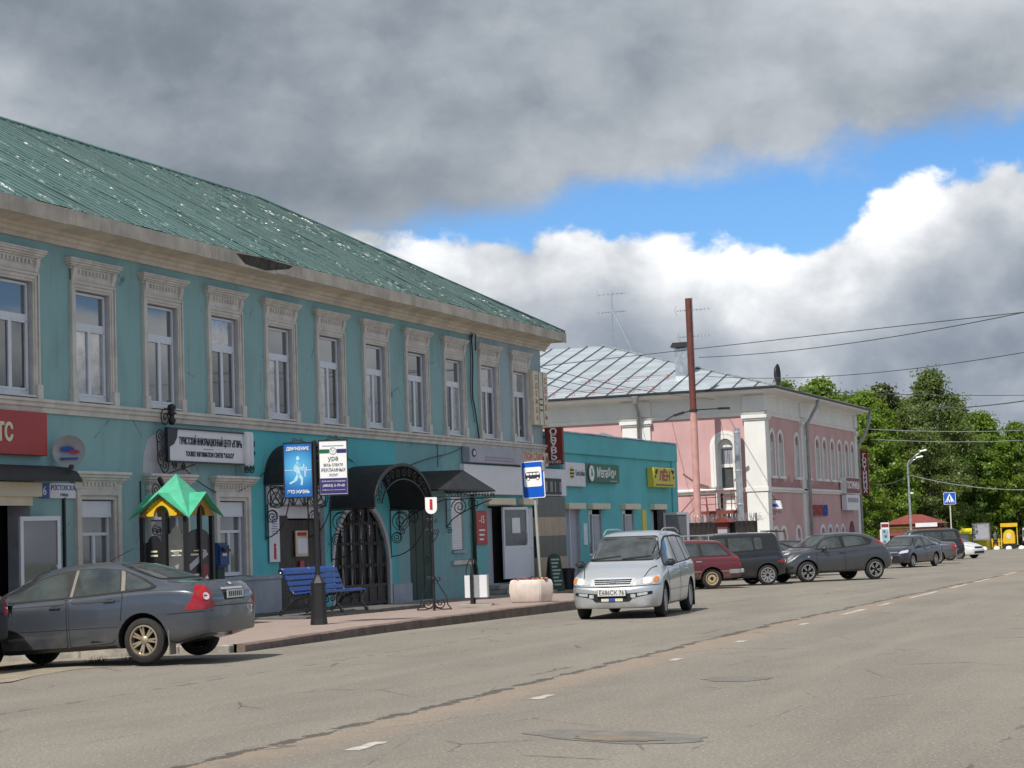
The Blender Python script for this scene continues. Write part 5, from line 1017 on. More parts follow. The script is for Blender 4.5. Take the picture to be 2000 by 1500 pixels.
# information stand with red i
t = thing('information_stand', 'slim iron stand with scroll feet and white shield showing red i', 'information stand', at(-17.5, 39.7), R(21))
MB().tube([(0, 0, .08), (0, 0, 2.15)], .032, 8).build('pole', 'black_iron', t, smooth=50); b = MB(); b.prism([(-.13, .16), (.13, .16), (.13, -.1)] + arc(0, -.08, .13, .13, 0, -180, 10) + [(-.13, -.1)], 'y', -.02, .02); sh = b.build('shield', 'retro_white', t, loc=(0, -.02, 2.34)); text('i', .33, 'ink_red', sh, (0, -.024, .0), sx=1.15, bold=.012)
for k in range(4):
    f_ = MB(); sg = 1
    scroll(f_, (.14, .16), .13, 1.7, 3.14, 0, 1, .014); f_.tube([(.02, 0, .75), (.12, 0, .55), (.27, 0, .3), (.3, 0, .12), (.38, 0, .02)], .014, 5); scroll(f_, (.1, .68), .07, 1.4, 3.1, 0, -1, .012); f_.tube([(.0, 0, .06), (.2, 0, .02), (.38, 0, .02)], .014, 5); f_.build('scroll_foot', 'black_iron', t, smooth=50, rz=k * math.pi / 2)
for k in range(4):
    f_ = MB(); scroll(f_, (.09, 1.75), .08, 1.6, 3.14, 0, 1, .011); scroll(f_, (.08, 1.98), .06, 1.4, 3.14, 0, -1, .011); f_.tube([(.02, 0, 1.5), (.1, 0, 1.62), (.16, 0, 1.75)], .011, 5); f_.build('scrollwork', 'black_iron', t, smooth=50, rz=k * math.pi / 2)
# litter bin with looped handle
t = thing('litter_bin', 'square white and grey litter bin hung under a black loop on a flat slab', 'bin', at(-17.55, 42.3), R(15)); t.scale = (.72, .8, 1)
MB().box(-.52, .52, -.3, .3, -.03, .05).build('slab', 'concrete', t, bevel=.01)
for k in range(3): MB().box(-.36 + k * .24, -.36 + k * .24 + .235, -.2, -.18, .2, .72).build('side_panel', ('sign_white', 'grey_metal', 'sign_white')[k], t)
MB().box(-.35, .35, -.18, .2, .2, .7).build('bin_body', 'grey_metal', t); MB().box(.355, .375, -.2, .2, .2, .72).build('side_panel', 'trim', t)
for s_ in (-1, 1): MB().box(-.18, -.08, s_ * .24 - .02, s_ * .24 + .02, .0, .74).build('upright', 'black_iron', t)
MB().tube([(-.13, -.24, .74)] + [(-.13 + .0, -.24 * math.cos(R(20 * q)), .74 + .38 * math.sin(R(20 * q))) for q in range(1, 9)] + [(-.13, .24, .74)], .02, 6).build('loop_handle', 'black_iron', t, smooth=50); MB().tube([(.2 * math.cos(R(18 * q)) - .1, -.21, .74 + .36 * math.sin(R(18 * q))) for q in range(11)], .018, 6).build('loop_handle', 'black_iron', t, smooth=50)
# concrete planter with flowers
t = thing('flower_planter', 'pale pink rounded concrete planter full of small mixed flowers at the kerb', 'planter', at(-16.95, 44.3), R(21)); oc = []
for an in range(0, 360, 45): oc.append((math.cos(R(an + 22.5)), math.sin(R(an + 22.5))))
b = MB(); lv = [(0, .86), (.05, .92), (.26, 1.0), (.42, .99), (.52, .93), (.55, .88)]; vs = []
for z_, s_ in lv: vs += [(c_ * .58 * s_, q_ * .50 * s_, z_) for c_, q_ in oc]
vs += [(c_ * .58 * .76, q_ * .5 * .76, .55) for c_, q_ in oc]; vs += [(c_ * .58 * .74, q_ * .5 * .74, .46) for c_, q_ in oc]
b.add(vs, [(k * 8 + i, k * 8 + (i + 1) % 8, k * 8 + 8 + (i + 1) % 8, k * 8 + 8 + i) for k in range(7) for i in range(8)] + [tuple(range(7, -1, -1)), tuple(range(56, 64))]); b.build('planter_body', 'planter_pink', t, bevel=.02, seg=2, smooth=30)
MB().prism([(c_ * .42, q_ * .36) for c_, q_ in oc], 'z', .44, .5).build('soil', 'soil', t)
rr = random.Random(9)
for mname, k in (('leaf_plain', 260), ('flower', 90), ('flower_yellow', 60), ('navy', 50)):
    b = MB()
    for _ in range(k):
        x_, y_ = rr.uniform(-.4, .4), rr.uniform(-.32, .32); z_ = .5 + rr.uniform(0, .06) + (.03 if mname != 'leaf_plain' else 0); s_ = rr.uniform(.012, .03); b.xbox(Matrix.Translation((x_, y_, z_)) @ Matrix.Rotation(rr.uniform(0, 3), 4, 'Z') @ Matrix.Rotation(rr.uniform(-.9, .9), 4, 'X'), s_ * 2, s_ * 1.4, .006)
    tag(b.build('blooms' if mname != 'leaf_plain' else 'foliage', mname, t, fix=False), kind='stuff')
# bus stop sign
t = thing('bus_stop_sign', 'blue bus stop sign with black bus pictogram on a leaning pole', 'road sign', at(-19.75, 52.4), 0); t.rotation_euler = (0, R(-1.6), 0)
MB().tube([(.0, 0, -.05), (.0, 0, 3.75)], .045, 10).build('pole', 'pole_grey', t, smooth=50)
def rrect(hw, hh, r, n=5, cx_=0., cz=0.):
    L = []
    for (sx_, sz_, a0) in ((1, 1, 0), (-1, 1, 90), (-1, -1, 180), (1, -1, 270)): L += [(cx_ + sx_ * (hw - r) + r * math.cos(R(a0 + 90 * i / n)), cz + sz_ * (hh - r) + r * math.sin(R(a0 + 90 * i / n))) for i in range(n + 1)]
    return L
s_ = MB().prism(rrect(.35, .53, .05), 'y', -.02, .0).build('sign_plate', 'retro_white', t, loc=(0, -.06, 3.27)); MB().prism(rrect(.325, .505, .04), 'y', -.024, -.02).build('blue_field', 'blue_sign', s_); MB().prism(rrect(.27, .28, .05, cz=.08), 'y', -.028, -.024).build('white_field', 'retro_white', s_)
b = MB(); b.prism([(-.22, .03), (.22, .03), (.23, .11), (.21, .2), (.16, .225), (-.17, .225), (-.22, .19), (-.235, .11)], 'y', -.032, -.028); bu = b.build('bus_pictogram', 'ink', s_)
for i in range(4): MB().prism(rrect(.043, .03, .012, 2, cx_=-.155 + i * .105, cz=.165), 'y', -.036, -.032).build('bus_window', 'retro_white', bu)
for xx in (-.14, .15): MB().prism(arc(xx, .03, .045, .045, 0, 360, 14)[:-1], 'y', -.036, -.031).build('bus_wheel', 'retro_white', bu); MB().ring(arc(xx, .03, .034, .034, 0, 360, 14), arc(xx, .03, .046, .046, 0, 360, 14), 'y', -.038, -.035).build('bus_tyre', 'ink', bu)
MB().box(.3, .38, -.05, .05, .25, .5).build('side_bracket', 'grey_metal', s_); MB().bar((0, -.05, 3.5), (0, 0, 3.5), .08, .05).build('clamp', 'grey_metal', t); MB().bar((0, -.05, 3.0), (0, 0, 3.0), .08, .05).build('clamp', 'grey_metal', t)
# A-board and small black bin by the corner
t = thing('pavement_board', 'dark green folding pavement board with pale lines of writing', 'pavement board', at(-20.35, 55.2), R(50)); t.scale = (.72, .9, 1); b = MB(); b.prism([(-.28, 0), (.28, 0), (.28, 1.0)] + arc(0, 1.0, .28, .16, 0, 180, 8) + [(-.28, 1.0)], 'y', -.015, .015); f_ = b.build('board', 'dark_green', t); f_.rotation_euler = (R(-14), 0, 0); g_ = put('board', f_.data, t); g_.rotation_euler = (R(14), 0, 0); f_.location = (0, -.28, 0); g_.location = (0, .28, 0)
for k in range(8): MB().box(-.2, .2 - .07 * (k % 3), -.02, -.014, .95 - k * .11, 1.0 - k * .11).build('print_line', 'pale_green', f_)
t = thing('rubbish_bin', 'small black rubbish bin at the tiled corner behind the pavement board', 'bin', at(-20.6, 57.0)); MB().lathe([(0, 0), (.2, 0), (.24, .62), (.26, .64), (.24, .66), (.21, .62), (.18, .1), (0, .08)], 16).build('bin_body', 'black', t, smooth=40); MB().lathe([(.245, .56), (.27, .57), (.27, .6), (.245, .61)], 16).build('rim', 'plastic_dark', t)
# ================================================================ vehicles
def carpaint(name, rgb, metal=.5, rough=.32, dirt=.5):
    m = bpy.data.materials.new(name); m.use_nodes = True; T = NT(m.node_tree); b = T.nt.nodes['Principled BSDF']
    tc = T.n('ShaderNodeTexCoord'); O_ = tc.outputs['Object']; sp = T.n('ShaderNodeSeparateXYZ'); T.lk(O_, sp.inputs[0])
    d = T.m('MULTIPLY', T.m('ADD', T.ss(sp.outputs[2], .72, .18), -.12, clamp=True), T.ss(T.noise(O_, 3.5, 5, .65), .25, .65)); d = T.m('ADD', T.m('MULTIPLY', d, dirt), T.m('MULTIPLY', T.ss(T.noise(O_, 7, 6, .7), .5, .8), dirt * .16))
    T.val(b.inputs['Base Color'], T.mix(d, rgb, (.23, .20, .165))); b.inputs['Metallic'].default_value = metal
    T.val(b.inputs['Roughness'], T.m('MULTIPLY_ADD', d, .5, rough)); T.val(b.inputs['Coat Weight'], T.m('SUBTRACT', 1., T.m('MULTIPLY', d, 1.3, clamp=True))); b.inputs['Coat Roughness'].default_value = .05
    M[name] = m
carpaint('paint_slate', (.075, .085, .105), .55, .35, .45); carpaint('paint_silver', (.60, .62, .64), .6, .34, .5); carpaint('paint_maroon', (.105, .008, .015), .1, .35, .6); carpaint('paint_black', (.006, .006, .007), .0, .3, .14)
carpaint('paint_graphite', (.075, .078, .085), .6, .36, .4); carpaint('paint_dark_blue', (.018, .02, .03), .3, .3, .18); carpaint('paint_white', (.68, .69, .69), .0, .35, .3); carpaint('paint_grey', (.11, .11, .115), .5, .35, .4); carpaint('paint_pale', (.5, .55, .52), .2, .35, .3)
mk('bright_trim', (.62, .63, .65), .22, metal=.25, var=0)
mk('car_glass', (.065, .075, .075), .025, metal=.25, var=.35, vs=2.2, spec=.7, ior=1.55)
mk('cab_trim', (.10, .10, .105), .5, var=.1); mk('seam', (.008, .008, .008), .7, var=0); mk('arch_black', (.008, .008, .008), .9, var=0); mk('pillar_dust', (.17, .15, .125), .6, var=.15); mk('number_white', (.62, .62, .58), .5, var=.05)
def curve(pts, n=400, win=.10):
    pts = sorted(pts); xs = np.linspace(pts[0][0], pts[-1][0], n); ys = np.interp(xs, [p[0] for p in pts], [p[1] for p in pts]); k = max(1, int(win / (xs[1] - xs[0])))
    yp = np.concatenate([np.full(k, ys[0]), ys, np.full(k, ys[-1])]); ker = np.hanning(2 * k + 1); ker /= ker.sum(); ys2 = np.convolve(yp, ker, 'valid')
    return lambda x: float(np.interp(x, xs, ys2))
def rpoly(poly, r=.04, n=4):
    out = []; N = len(poly)
    for i in range(N):
        p = Vector(poly[i]).to_2d(); a = Vector(poly[i - 1]).to_2d(); c = Vector(poly[(i + 1) % N]).to_2d(); da, dc = (a - p), (c - p); q = min(r, da.length * .45, dc.length * .45); s_, e_ = p + da.normalized() * q, p + dc.normalized() * q
        for k in range(n + 1): t = k / n; out.append(tuple((s_ * (1 - t) ** 2 + p * 2 * t * (1 - t) + e_ * t * t)))
    return out
def fill2d(poly, h=.075):
    P = []
    for i in range(len(poly)):
        a, c = np.array(poly[i]), np.array(poly[(i + 1) % len(poly)]); k = max(1, int(np.hypot(*(c - a)) / h)); P += [tuple(a + (c - a) * j / k) for j in range(k)]
    nb = len(P); xs = [p[0] for p in P]; ys_ = [p[1] for p in P]; inner = []
    def ins(x, y):
        r_ = False
        for i in range(nb):
            (x1, y1), (x2, y2) = P[i], P[i - 1]
            if (y1 > y) != (y2 > y) and x < (x2 - x1) * (y - y1) / (y2 - y1) + x1: r_ = not r_
        return r_
    y = min(ys_) + h / 2
    while y < max(ys_):
        x = min(xs) + h / 2
        while x < max(xs):
            if ins(x, y) and min((x - p[0]) ** 2 + (y - p[1]) ** 2 for p in P) > (h * .45) ** 2: inner.append((x, y))
            x += h
        y += h
    r_ = geometry.delaunay_2d_cdt([Vector(p) for p in P + inner], [(i, (i + 1) % nb) for i in range(nb)], [list(range(nb))], 1, 1e-5)
    return [tuple(v) for v in r_[0]], [tuple(f) for f in r_[2]]
class Shell:
    """body surface of a vehicle, lofted from cross sections; x forward, y left, z up, origin on the ground amid the axles"""
    def __init__(s, S, paint):
        s.S = S; xf, xr, W_ = S['xf'], S['xr'], S['W']; top, belt, bot = curve(S['top'], win=S.get('tw', .10)), curve(S['belt'], win=.2), curve(S['bot'], win=.15)
        e = .5 - .5 * np.cos(np.linspace(0, math.pi, 9)); xs = list(xr + .30 * e[:5] / e[4] * .5) + list(np.linspace(xr + .2, xf - .22, S.get('n', 44))) + list(xf - .15 * (1 - e[4:] / 1.0) / (1 - e[4]) * 1.0 - 0)
        xs = sorted(set(round(float(x), 4) for x in xs)); rings = []
        Rf, cf, Rr, cr = S.get('Rf', .75), S.get('cf', .30), S.get('Rr', .5), S.get('cr', .16); wr0 = S['wr']
        for x in xs:
            w = W_ / 2
            d = xf - x; w -= cf * (1 - math.sqrt(max(0, 1 - max(0, 1 - d / Rf) ** 2)))
            d = x - xr; w -= cr * (1 - math.sqrt(max(0, 1 - max(0, 1 - d / Rr) ** 2)))
            zt, zb_, z0 = top(x), belt(x), bot(x); zb_ = min(zb_, zt - .012); h_ = zt - zb_; t = min(1, max(0, h_ / .42)); t = t * t * (3 - 2 * t)
            sw = w - S.get('shin', .03); wr = (w * .86) * (1 - t) + min(wr0, w * .93) * t; ee = min(S.get('ee', .085), h_ * .55)
            zc = z0 + (zb_ - z0) * S.get('crease', .72)
            half = [(0, z0), (w * .80, z0), (w * .93, z0 + .012), (w - .035, z0 + .05), (w - .012, z0 + .14), (w, z0 + (zc - z0) * .62), (w - .004, zc), (w - .016, zb_ - .045), (sw, zb_ - .012), (sw - .022, zb_)]
            for f in (.3, .65): half.append((sw - .022 + (wr - sw + .022) * f, zb_ + (h_ - ee) * f))
            half += [(wr, zt - ee), (wr - .03, zt - ee * .62), (wr * .86, zt - ee * .30), (wr * .5, zt - ee * .07), (0, zt)]
            rings.append([(x, y, z) for y, z in half] + [(x, -y, z) for y, z in half[-2:0:-1]])
        sf, sr = S.get('sweepf', .10), S.get('sweepr', .05); n = len(rings[0]); vs = []
        def endcap(ring, sgn, bul):
            c = np.mean(np.array(ring), axis=0); out = []
            for f, bx in ((.97, .25), (.7, .8), (.35, 1.)): out.append([tuple(c + (np.array(p) - c) * np.array([1, f, f]) + np.array([sgn * bul * bx, 0, 0])) for p in ring])
            return out
        F = endcap(rings[-1], 1, .03); B_ = endcap(rings[0], -1, .03); rings = B_[::-1] + rings + F
        for r_ in rings:
            for x, y, z in r_:
                q = (y / (W_ / 2)) ** 2
                if x > 0: x -= sf * q * max(0, (x - (xf - 1.0))) / 1.0
                else: x += sr * q * max(0, ((xr + .8) - x)) / .8
                vs.append((x, y, z))
        N = len(rings); fs = [(i * n + k, i * n + (k + 1) % n, (i + 1) * n + (k + 1) % n, (i + 1) * n + k) for i in range(N - 1) for k in range(n)] + [tuple(range(n)), tuple(range((N - 1) * n, N * n))]
        mb = MB(); mb.add(vs, fs); me = mb.mesh('body', [paint, 'arch_black'])
        ob = bpy.data.objects.new('tmp', me); COL.objects.link(ob); tmp = [ob]
        sm = ob.modifiers.new('s', 'SUBSURF'); sm.levels = 1; sm.render_levels = 1
        for ax in (S['wb'] / 2, -S['wb'] / 2):
            for sd in (1, -1):
                c = MB(); ra = S['ra']; yo, yi = sd * (W_ / 2 + .2), sd * (W_ / 2 - S.get('well', .30)); nn = 28
                P_ = [(ax + ra * math.cos(2 * math.pi * k / nn), S['rw'] + ra * math.sin(2 * math.pi * k / nn)) for k in range(nn)]; c.prism(P_, 'y', min(yo, yi), max(yo, yi))
                co_ = bpy.data.objects.new('tmp', c.mesh('cut', 'arch_black')); COL.objects.link(co_); tmp.append(co_)
                bo = ob.modifiers.new('b', 'BOOLEAN'); bo.operation = 'DIFFERENCE'; bo.object = co_; bo.solver = 'EXACT'; bo.material_mode = 'TRANSFER'
        dg = bpy.context.evaluated_depsgraph_get(); dg.update(); s.me = bpy.data.meshes.new_from_object(ob.evaluated_get(dg)); s.me.name = 'body'
        for o in tmp: bpy.data.objects.remove(o)
        s.me.shade_smooth(); s.me.set_sharp_from_angle(angle=R(38))
        s.bvh = BVHTree.FromPolygons([v.co.copy() for v in s.me.vertices], [tuple(p.vertices) for p in s.me.polygons])
    def hit(s, view, u, v):
        if view == 'side': o, d = Vector((u, 3, v)), Vector((0, -1, 0))
        elif view == 'front': o, d = Vector((5, u, v)), Vector((-1, 0, 0))
        elif view == 'rear': o, d = Vector((-5, u, v)), Vector((1, 0, 0))
        elif view == 'rq': o, d = Vector((-5 + u * .7071, 5 + u * .7071, v)), Vector((.7071, -.7071, 0))
        elif view == 'fq': o, d = Vector((5 + u * .7071, 5 - u * .7071, v)), Vector((-.7071, -.7071, 0))
        else: o, d = Vector((u, v, 4)), Vector((0, 0, -1))
        loc, nor, _, _ = s.bvh.ray_cast(o, d)
        if loc is None: loc, nor, _, _ = s.bvh.find_nearest(Vector((u, W_2(s), v)) if view == 'side' else Vector((s.S['xf'] if view == 'front' else s.S['xr'], u, v)))
        if nor.dot(d) > 0: nor = -nor
        return loc, nor
    def patch(s, view, poly, off=.006, h=.075):
        v2, f2 = fill2d(poly, h); b = MB(); vs = []; ns = []
        for u, v in v2: l, n = s.hit(view, u, v); vs.append(l + n * off); ns.append(n)
        fl = []
        for f in f2:
            nn = (vs[f[1]] - vs[f[0]]).cross(vs[f[2]] - vs[f[0]]); fl.append(f if nn.dot(ns[f[0]]) > 0 else f[::-1])
        return b.add(vs, fl)
def W_2(s): return s.S['W'] / 2
def mirror(mb):
    b = MB(); b.add([(x, -y, z) for x, y, z in mb.v], [f[::-1] for f in mb.f]); return b
def wheel_meshes(r, w, rimr, style, rimm):
    t = MB(); t.lathe([(rimr, -w / 2 + .015), (rimr + .02, -w / 2), (r - .045, -w / 2 + .004), (r - .012, -w / 2 + .022), (r, -w / 2 + .05), (r, w / 2 - .05), (r - .012, w / 2 - .022), (r - .045, w / 2 - .004), (rimr + .02, w / 2), (rimr, w / 2 - .015)], 36, ax='y'); tm = t.mesh('tyre', 'rubber', smooth=35)
    b = MB(); b.lathe([(rimr + .004, -w / 2 + .02), (rimr + .004, w / 2 - .004), (rimr - .018, w / 2 - .002), (rimr - .028, w / 2 - .03), (rimr - .035, -w / 2 + .03)], 32, ax='y', mi=0)
    b.lathe([(0, w / 2 - .10), (rimr - .03, w / 2 - .10)], 24, ax='y', mi=1)
    yo = w / 2 - .02
    def spoke(a, w0, w1, r0=.03, r1=None, y0=0., y1=0., mi=0):
        r1 = r1 or rimr - .012; ca, sa = math.cos(a), math.sin(a); vs = []
        for rr_, ww, yy in ((r0, w0, y0), (r1, w1, y1)):
            for q in (-1, 1):
                for z in (0, -.03): vs.append((rr_ * ca - q * ww / 2 * sa, yo + yy + z, rr_ * sa + q * ww / 2 * ca))
        b.add(vs, [(0, 2, 6, 4), (1, 5, 7, 3), (0, 4, 5, 1), (2, 3, 7, 6), (4, 6, 7, 5)], mi)
    if style == 'twin':
        for k in range(7):
            for q in (-.13, .13): spoke(2 * math.pi * k / 7 + q * .95, .03, .026, .045, None, -.012, 0)
        b.lathe([(0, yo + .012), (.03, yo + .01), (.058, yo - .005), (.062, yo - .03)], 14, ax='y')
    elif style == 'star':
        for k in range(5):
            a = 2 * math.pi * k / 5 + .3; spoke(a, .085, .05, .03, None, -.008, -.004, 1)
            for q in (-.16, .16): spoke(a + q, .018, .03, .06, None, -.002, .004)
        b.lathe([(0, yo + .012), (.03, yo + .01), (.045, yo - .01)], 12, ax='y', mi=1)
    elif style == 'mesh':
        for k in range(10):
            a = 2 * math.pi * k / 10
            for q in (-.12, .12): spoke(a + q, .02, .018, .05, None, -.02, 0)
            spoke(a, .014, .012, .05, rimr * .8, -.02, -.01)
        b.lathe([(0, yo), (.035, yo), (.06, yo - .03)], 12, ax='y', mi=1)
    elif style == 'steel':
        b.lathe([(0, yo - .03), (.05, yo - .03), (.06, yo - .012), (.11, yo - .012), (.135, yo - .03), (rimr - .02, yo - .04)], 24, ax='y', mi=0); b.lathe([(0, yo), (.04, yo), (.05, yo - .03)], 12, ax='y', mi=1)
        for k in range(12): a = 2 * math.pi * k / 12; b.xbox(Matrix.Translation((.145 * math.cos(a), yo - .03, .145 * math.sin(a))) @ Matrix.Rotation(-a, 4, 'Y'), .022, .01, .034, 1)
    elif style == 'blade':
        for k in range(8): spoke(2 * math.pi * k / 8, .06, .075, .03, None, .0, 0)
        b.lathe([(0, yo + .012), (.05, yo + .01), (.07, yo - .02)], 14, ax='y')
    elif style == 'five':
        for k in range(10): spoke(2 * math.pi * k / 10, .034, .03, .04, None, -.01, 0)
        b.lathe([(0, yo + .01), (.045, yo + .006), (.06, yo - .02)], 14, ax='y')
    rm = b.mesh('rim', [rimm, 'arch_black'], smooth=30, fix=False)
    return tm, rm
def car(name, label, cat, x, y, head, S, paint, z=None, pitch=0., roll=0., group='cars parked along the street'):
    t = thing(name, label, cat, (x, y, ground_z(y) if z is None else z), 0, group); t.rotation_euler = (roll, pitch, R(head))
    sh = Shell(S, paint); body = put('body', sh.me, t)
    tm, rm = wheel_meshes(S['rw'], S.get('tw_', .205), S['rim'], S['style'], S['rimm'])
    for ax in (S['wb'] / 2, -S['wb'] / 2):
        for sd in (1, -1):
            yc = sd * (S['W'] / 2 - S.get('wheel_in', .125)); w = put('wheel', tm, t, (ax, yc, S['rw'])); st = S.get('steer', 0) if ax > 0 else 0
            w.rotation_euler = (0, random.uniform(0, 6), (0 if sd > 0 else math.pi) + st); put('rim', rm, w)
    def sp(nm, view, poly, m, off, both=False, r=.03, par=None, h=.075, lab=None):
        P_ = rpoly(poly, r) if r else poly; mb = sh.patch(view, P_, off, h); o = mb.build(nm, m, par or t, smooth=True, fix=False)
        if lab: o['label'] = lab
        res = [o]
        if both: res.append(mirror(mb).build(nm, m, par or t, smooth=True, fix=False))
        return res
    for d in S.get('doors', []):
        sp('door_seam', 'side', d, 'seam', .0028, True, .05, h=.11)
        c = np.mean(np.array(d), axis=0); d2 = [tuple(c + (np.array(p) - c) * (1 - .012 / max(.2, np.hypot(*(np.array(p) - c))))) for p in d]; sp('door', 'side', d2, paint, .0045, True, .05, h=.09)
    for g_, m_ in S.get('trims', []): sp('window_trim', 'side', g_, m_, .0068, True, .05)
    for g_ in S.get('wins', []): sp('side_window', 'side', g_, 'car_glass', .0085, True, S.get('wrad', .05))
    sp('windscreen_seal', 'front', S['ws_out'], 'seam', .004, False, .08); sp('windscreen', 'front', S['ws'], 'car_glass', .008, False, .08)
    if 'rw_out' in S: sp('rear_window_seal', 'rear', S['rw_out'], 'seam', .004, False, .08); sp('rear_window', 'rear', S['rwin'], 'car_glass', .008, False, .08)
    for nm, view, poly, m, off, both, r_ in S.get('bits', []): sp(nm, view, poly, m, off, both, r_, h=.05)
    for hx, hz in S.get('handles', []):
        for sd in (1, -1):
            l, n = sh.hit('side', hx, hz); yy = l.y * sd; b = MB(); b.xbox(Matrix.Identity(4), .19, .035, .032); b.build('door_handle', S.get('handle_m', paint), t, bevel=.012, seg=2, smooth=40, loc=(hx, yy + sd * .014, hz)); MB().xbox(Matrix.Identity(4), .10, .012, .055).build('handle_recess', 'seam', t, bevel=.005, loc=(hx, yy + sd * .001, hz))
    if 'mirror' in S:
        mx, mz = S['mirror']; l, n = sh.hit('side', mx, mz)
        for sd in (1, -1):
            b = MB(); b.xbox(Matrix.Translation((0, sd * .12, .04)), .13, .19, .135); o = b.build('wing_mirror', S.get('mirror_m', paint), t, bevel=.045, seg=3, smooth=40, loc=(mx, l.y * sd, mz)); MB().bar((0, -sd * .04, -.02), (-.01, sd * .08, .0), .06, .05).build('mirror_arm', 'plastic_dark', o); MB().xbox(Matrix.Translation((-.069, sd * .12, .04)), .006, .15, .095).build('mirror_glass', 'chrome', o)
    for view, py_, pz_, txt in S.get('plates', []):
        l, n = sh.hit(view, py_, pz_); b = MB().xbox(Matrix.Identity(4), .012, .52, .115); s_ = 1 if view == 'front' else -1; o = b.build('number_plate', 'number_white', t, loc=(l.x + s_ * .022, py_, pz_)); MB().xbox(Matrix.Identity(4), .008, .54, .135).build('plate_frame', 'plastic_dark', o, loc=(-s_ * .004, 0, 0))
        if txt: text(txt, .115, 'ink', o, (s_ * .0075, 0, -.002), R(90 * s_), fit=.46)
        else:
            for k in range(7): MB().box(-.001, .001, -.2 + k * .062, -.2 + k * .062 + .036, -.035, .035).build('print_stroke', 'ink', o, loc=(s_ * .0075, 0, 0))
    return t, sh, sp
# ------------------------------------------------------------- shapes
SEDAN = dict(xf=2.19, xr=-2.29, W=1.84, wb=2.64, rw=.317, rim=.212, ra=.385, wr=.575, style='twin', rimm='alloy_gold', wheel_in=.13, tw=.07,
    top=[(-2.29, .86), (-2.275, 1.0), (-2.23, 1.07), (-2.1, 1.09), (-1.9, 1.10), (-1.62, 1.12), (-1.4, 1.215), (-1.2, 1.30), (-1.0, 1.37), (-.85, 1.41), (-.6, 1.44), (-.35, 1.452), (.1, 1.44), (.45, 1.385), (.9, 1.17), (1.28, .985), (1.7, .90), (2.0, .79), (2.13, .68), (2.19, .56)],
    belt=[(-2.29, .86), (-2.1, .98), (-1.6, 1.0), (-1.0, .985), (0, .935), (1.0, .895), (1.5, .86), (2.19, .60)], bot=[(-2.29, .36), (-1.9, .27), (-1.6, .22), (1.6, .2), (2.0, .22), (2.19, .26)],
    doors=[[(-.14, .27), (.93, .27), (1.02, .50), (1.0, .905), (-.14, .955)], [(-.98, .45), (-.86, .30), (-.17, .27), (-.17, .955), (-1.04, .995)]],
    trims=[([(1.03, .93), (.72, 1.11), (.36, 1.28), (.0, 1.352), (-.5, 1.362), (-.90, 1.315), (-1.25, 1.18), (-1.52, 1.045), (-1.45, 1.01), (-.9, .992), (0, .955)], 'seam')],
    wins=[[(.93, .955), (.66, 1.12), (.34, 1.265), (-.08, 1.335), (-.12, .975)], [(-.21, .978), (-.18, 1.342), (-.55, 1.345), (-.84, 1.31), (-.97, 1.012)], [(-1.06, 1.02), (-.95, 1.275), (-1.2, 1.165), (-1.44, 1.055), (-1.36, 1.03)]],
    ws_out=[(-.70, 1.0), (.70, 1.0), (.54, 1.375), (-.54, 1.375)], ws=[(-.67, 1.02), (.67, 1.02), (.51, 1.355), (-.51, 1.355)], rw_out=[(-.64, 1.14), (.64, 1.14), (.50, 1.395), (-.50, 1.395)], rwin=[(-.61, 1.155), (.61, 1.155), (.47, 1.38), (-.47, 1.38)],
    handles=[(.05, .84), (-.82, .89)], mirror=(.83, .93), plates=[('rear', 0, .88, None)],
    bits=[('tail_light', 'rq', [(-.76, .70), (-1.20, .70), (-1.19, .80), (-1.14, .94), (-1.08, 1.02), (-.98, 1.04), (-.93, 1.0), (-.86, .85)], 'lamp_red', .007, True, .025), ('reverse_lamp', 'rq', [(-1.06 + .05 * math.cos(k * .7), .87 + .05 * math.sin(k * .7)) for k in range(9)], 'lamp_glass', .013, True, 0),
          ('boot_seam', 'rear', [(-.66, .72), (.66, .72), (.72, 1.06), (-.72, 1.06)], 'seam', .0025, False, .06), ('boot_lid', 'rear', [(-.648, .732), (.648, .732), (.708, 1.05), (-.708, 1.05)], 'PAINT', .0045, False, .06), ('chrome_strip', 'rear', [(-.34, .945), (.34, .945), (.34, .975), (-.34, .975)], 'bright_trim', .010, False, .012), ('plate_recess', 'rear', [(-.32, .80), (.32, .80), (.32, .95), (-.32, .95)], 'seam', .006, False, .02), ('emblem', 'rear', [(-.05, 1.01), (.05, 1.01), (.05, 1.04), (-.05, 1.04)], 'bright_trim', .012, False, .02), ('bumper_seam', 'side', [(-2.28, .665), (-1.72, .655), (-1.72, .662), (-2.28, .676)], 'seam', .006, True, 0),
          ('side_strip', 'side', [(-.95, .52), (.95, .52), (.95, .53), (-.95, .53)], 'seam', .0055, True, 0), ('sill', 'side', [(-.9, .215), (.9, .21), (.92, .265), (-.88, .27)], 'plastic_dark', .006, True, .01), ('headlight', 'front', [(.50, .66), (.84, .70), (.80, .84), (.56, .78)], 'lamp_glass', .007, True, .04), ('grille', 'front', [(-.45, .60), (.45, .60), (.42, .72), (-.42, .72)], 'seam', .006, False, .03), ('air_intake', 'front', [(-.6, .32), (.6, .32), (.55, .45), (-.55, .45)], 'seam', .006, False, .04)])
def with_paint(S, paint):
    S = dict(S); S['bits'] = [tuple(paint if q == 'PAINT' else q for q in b_) for b_ in S['bits']]; return S
FOC, sh, sp = car('parked_car', 'dark slate grey sedan nosed towards the shops with red tail light facing the road', 'car', -16.15, 24.3, 183.5, with_paint(SEDAN, 'paint_slate'), 'paint_slate', z=0, pitch=R(2.0))
MB().box(-1.735, -1.715, .72, .91, .1, .46).build('mud_flap', 'pillar_dust', FOC, bevel=.004); 
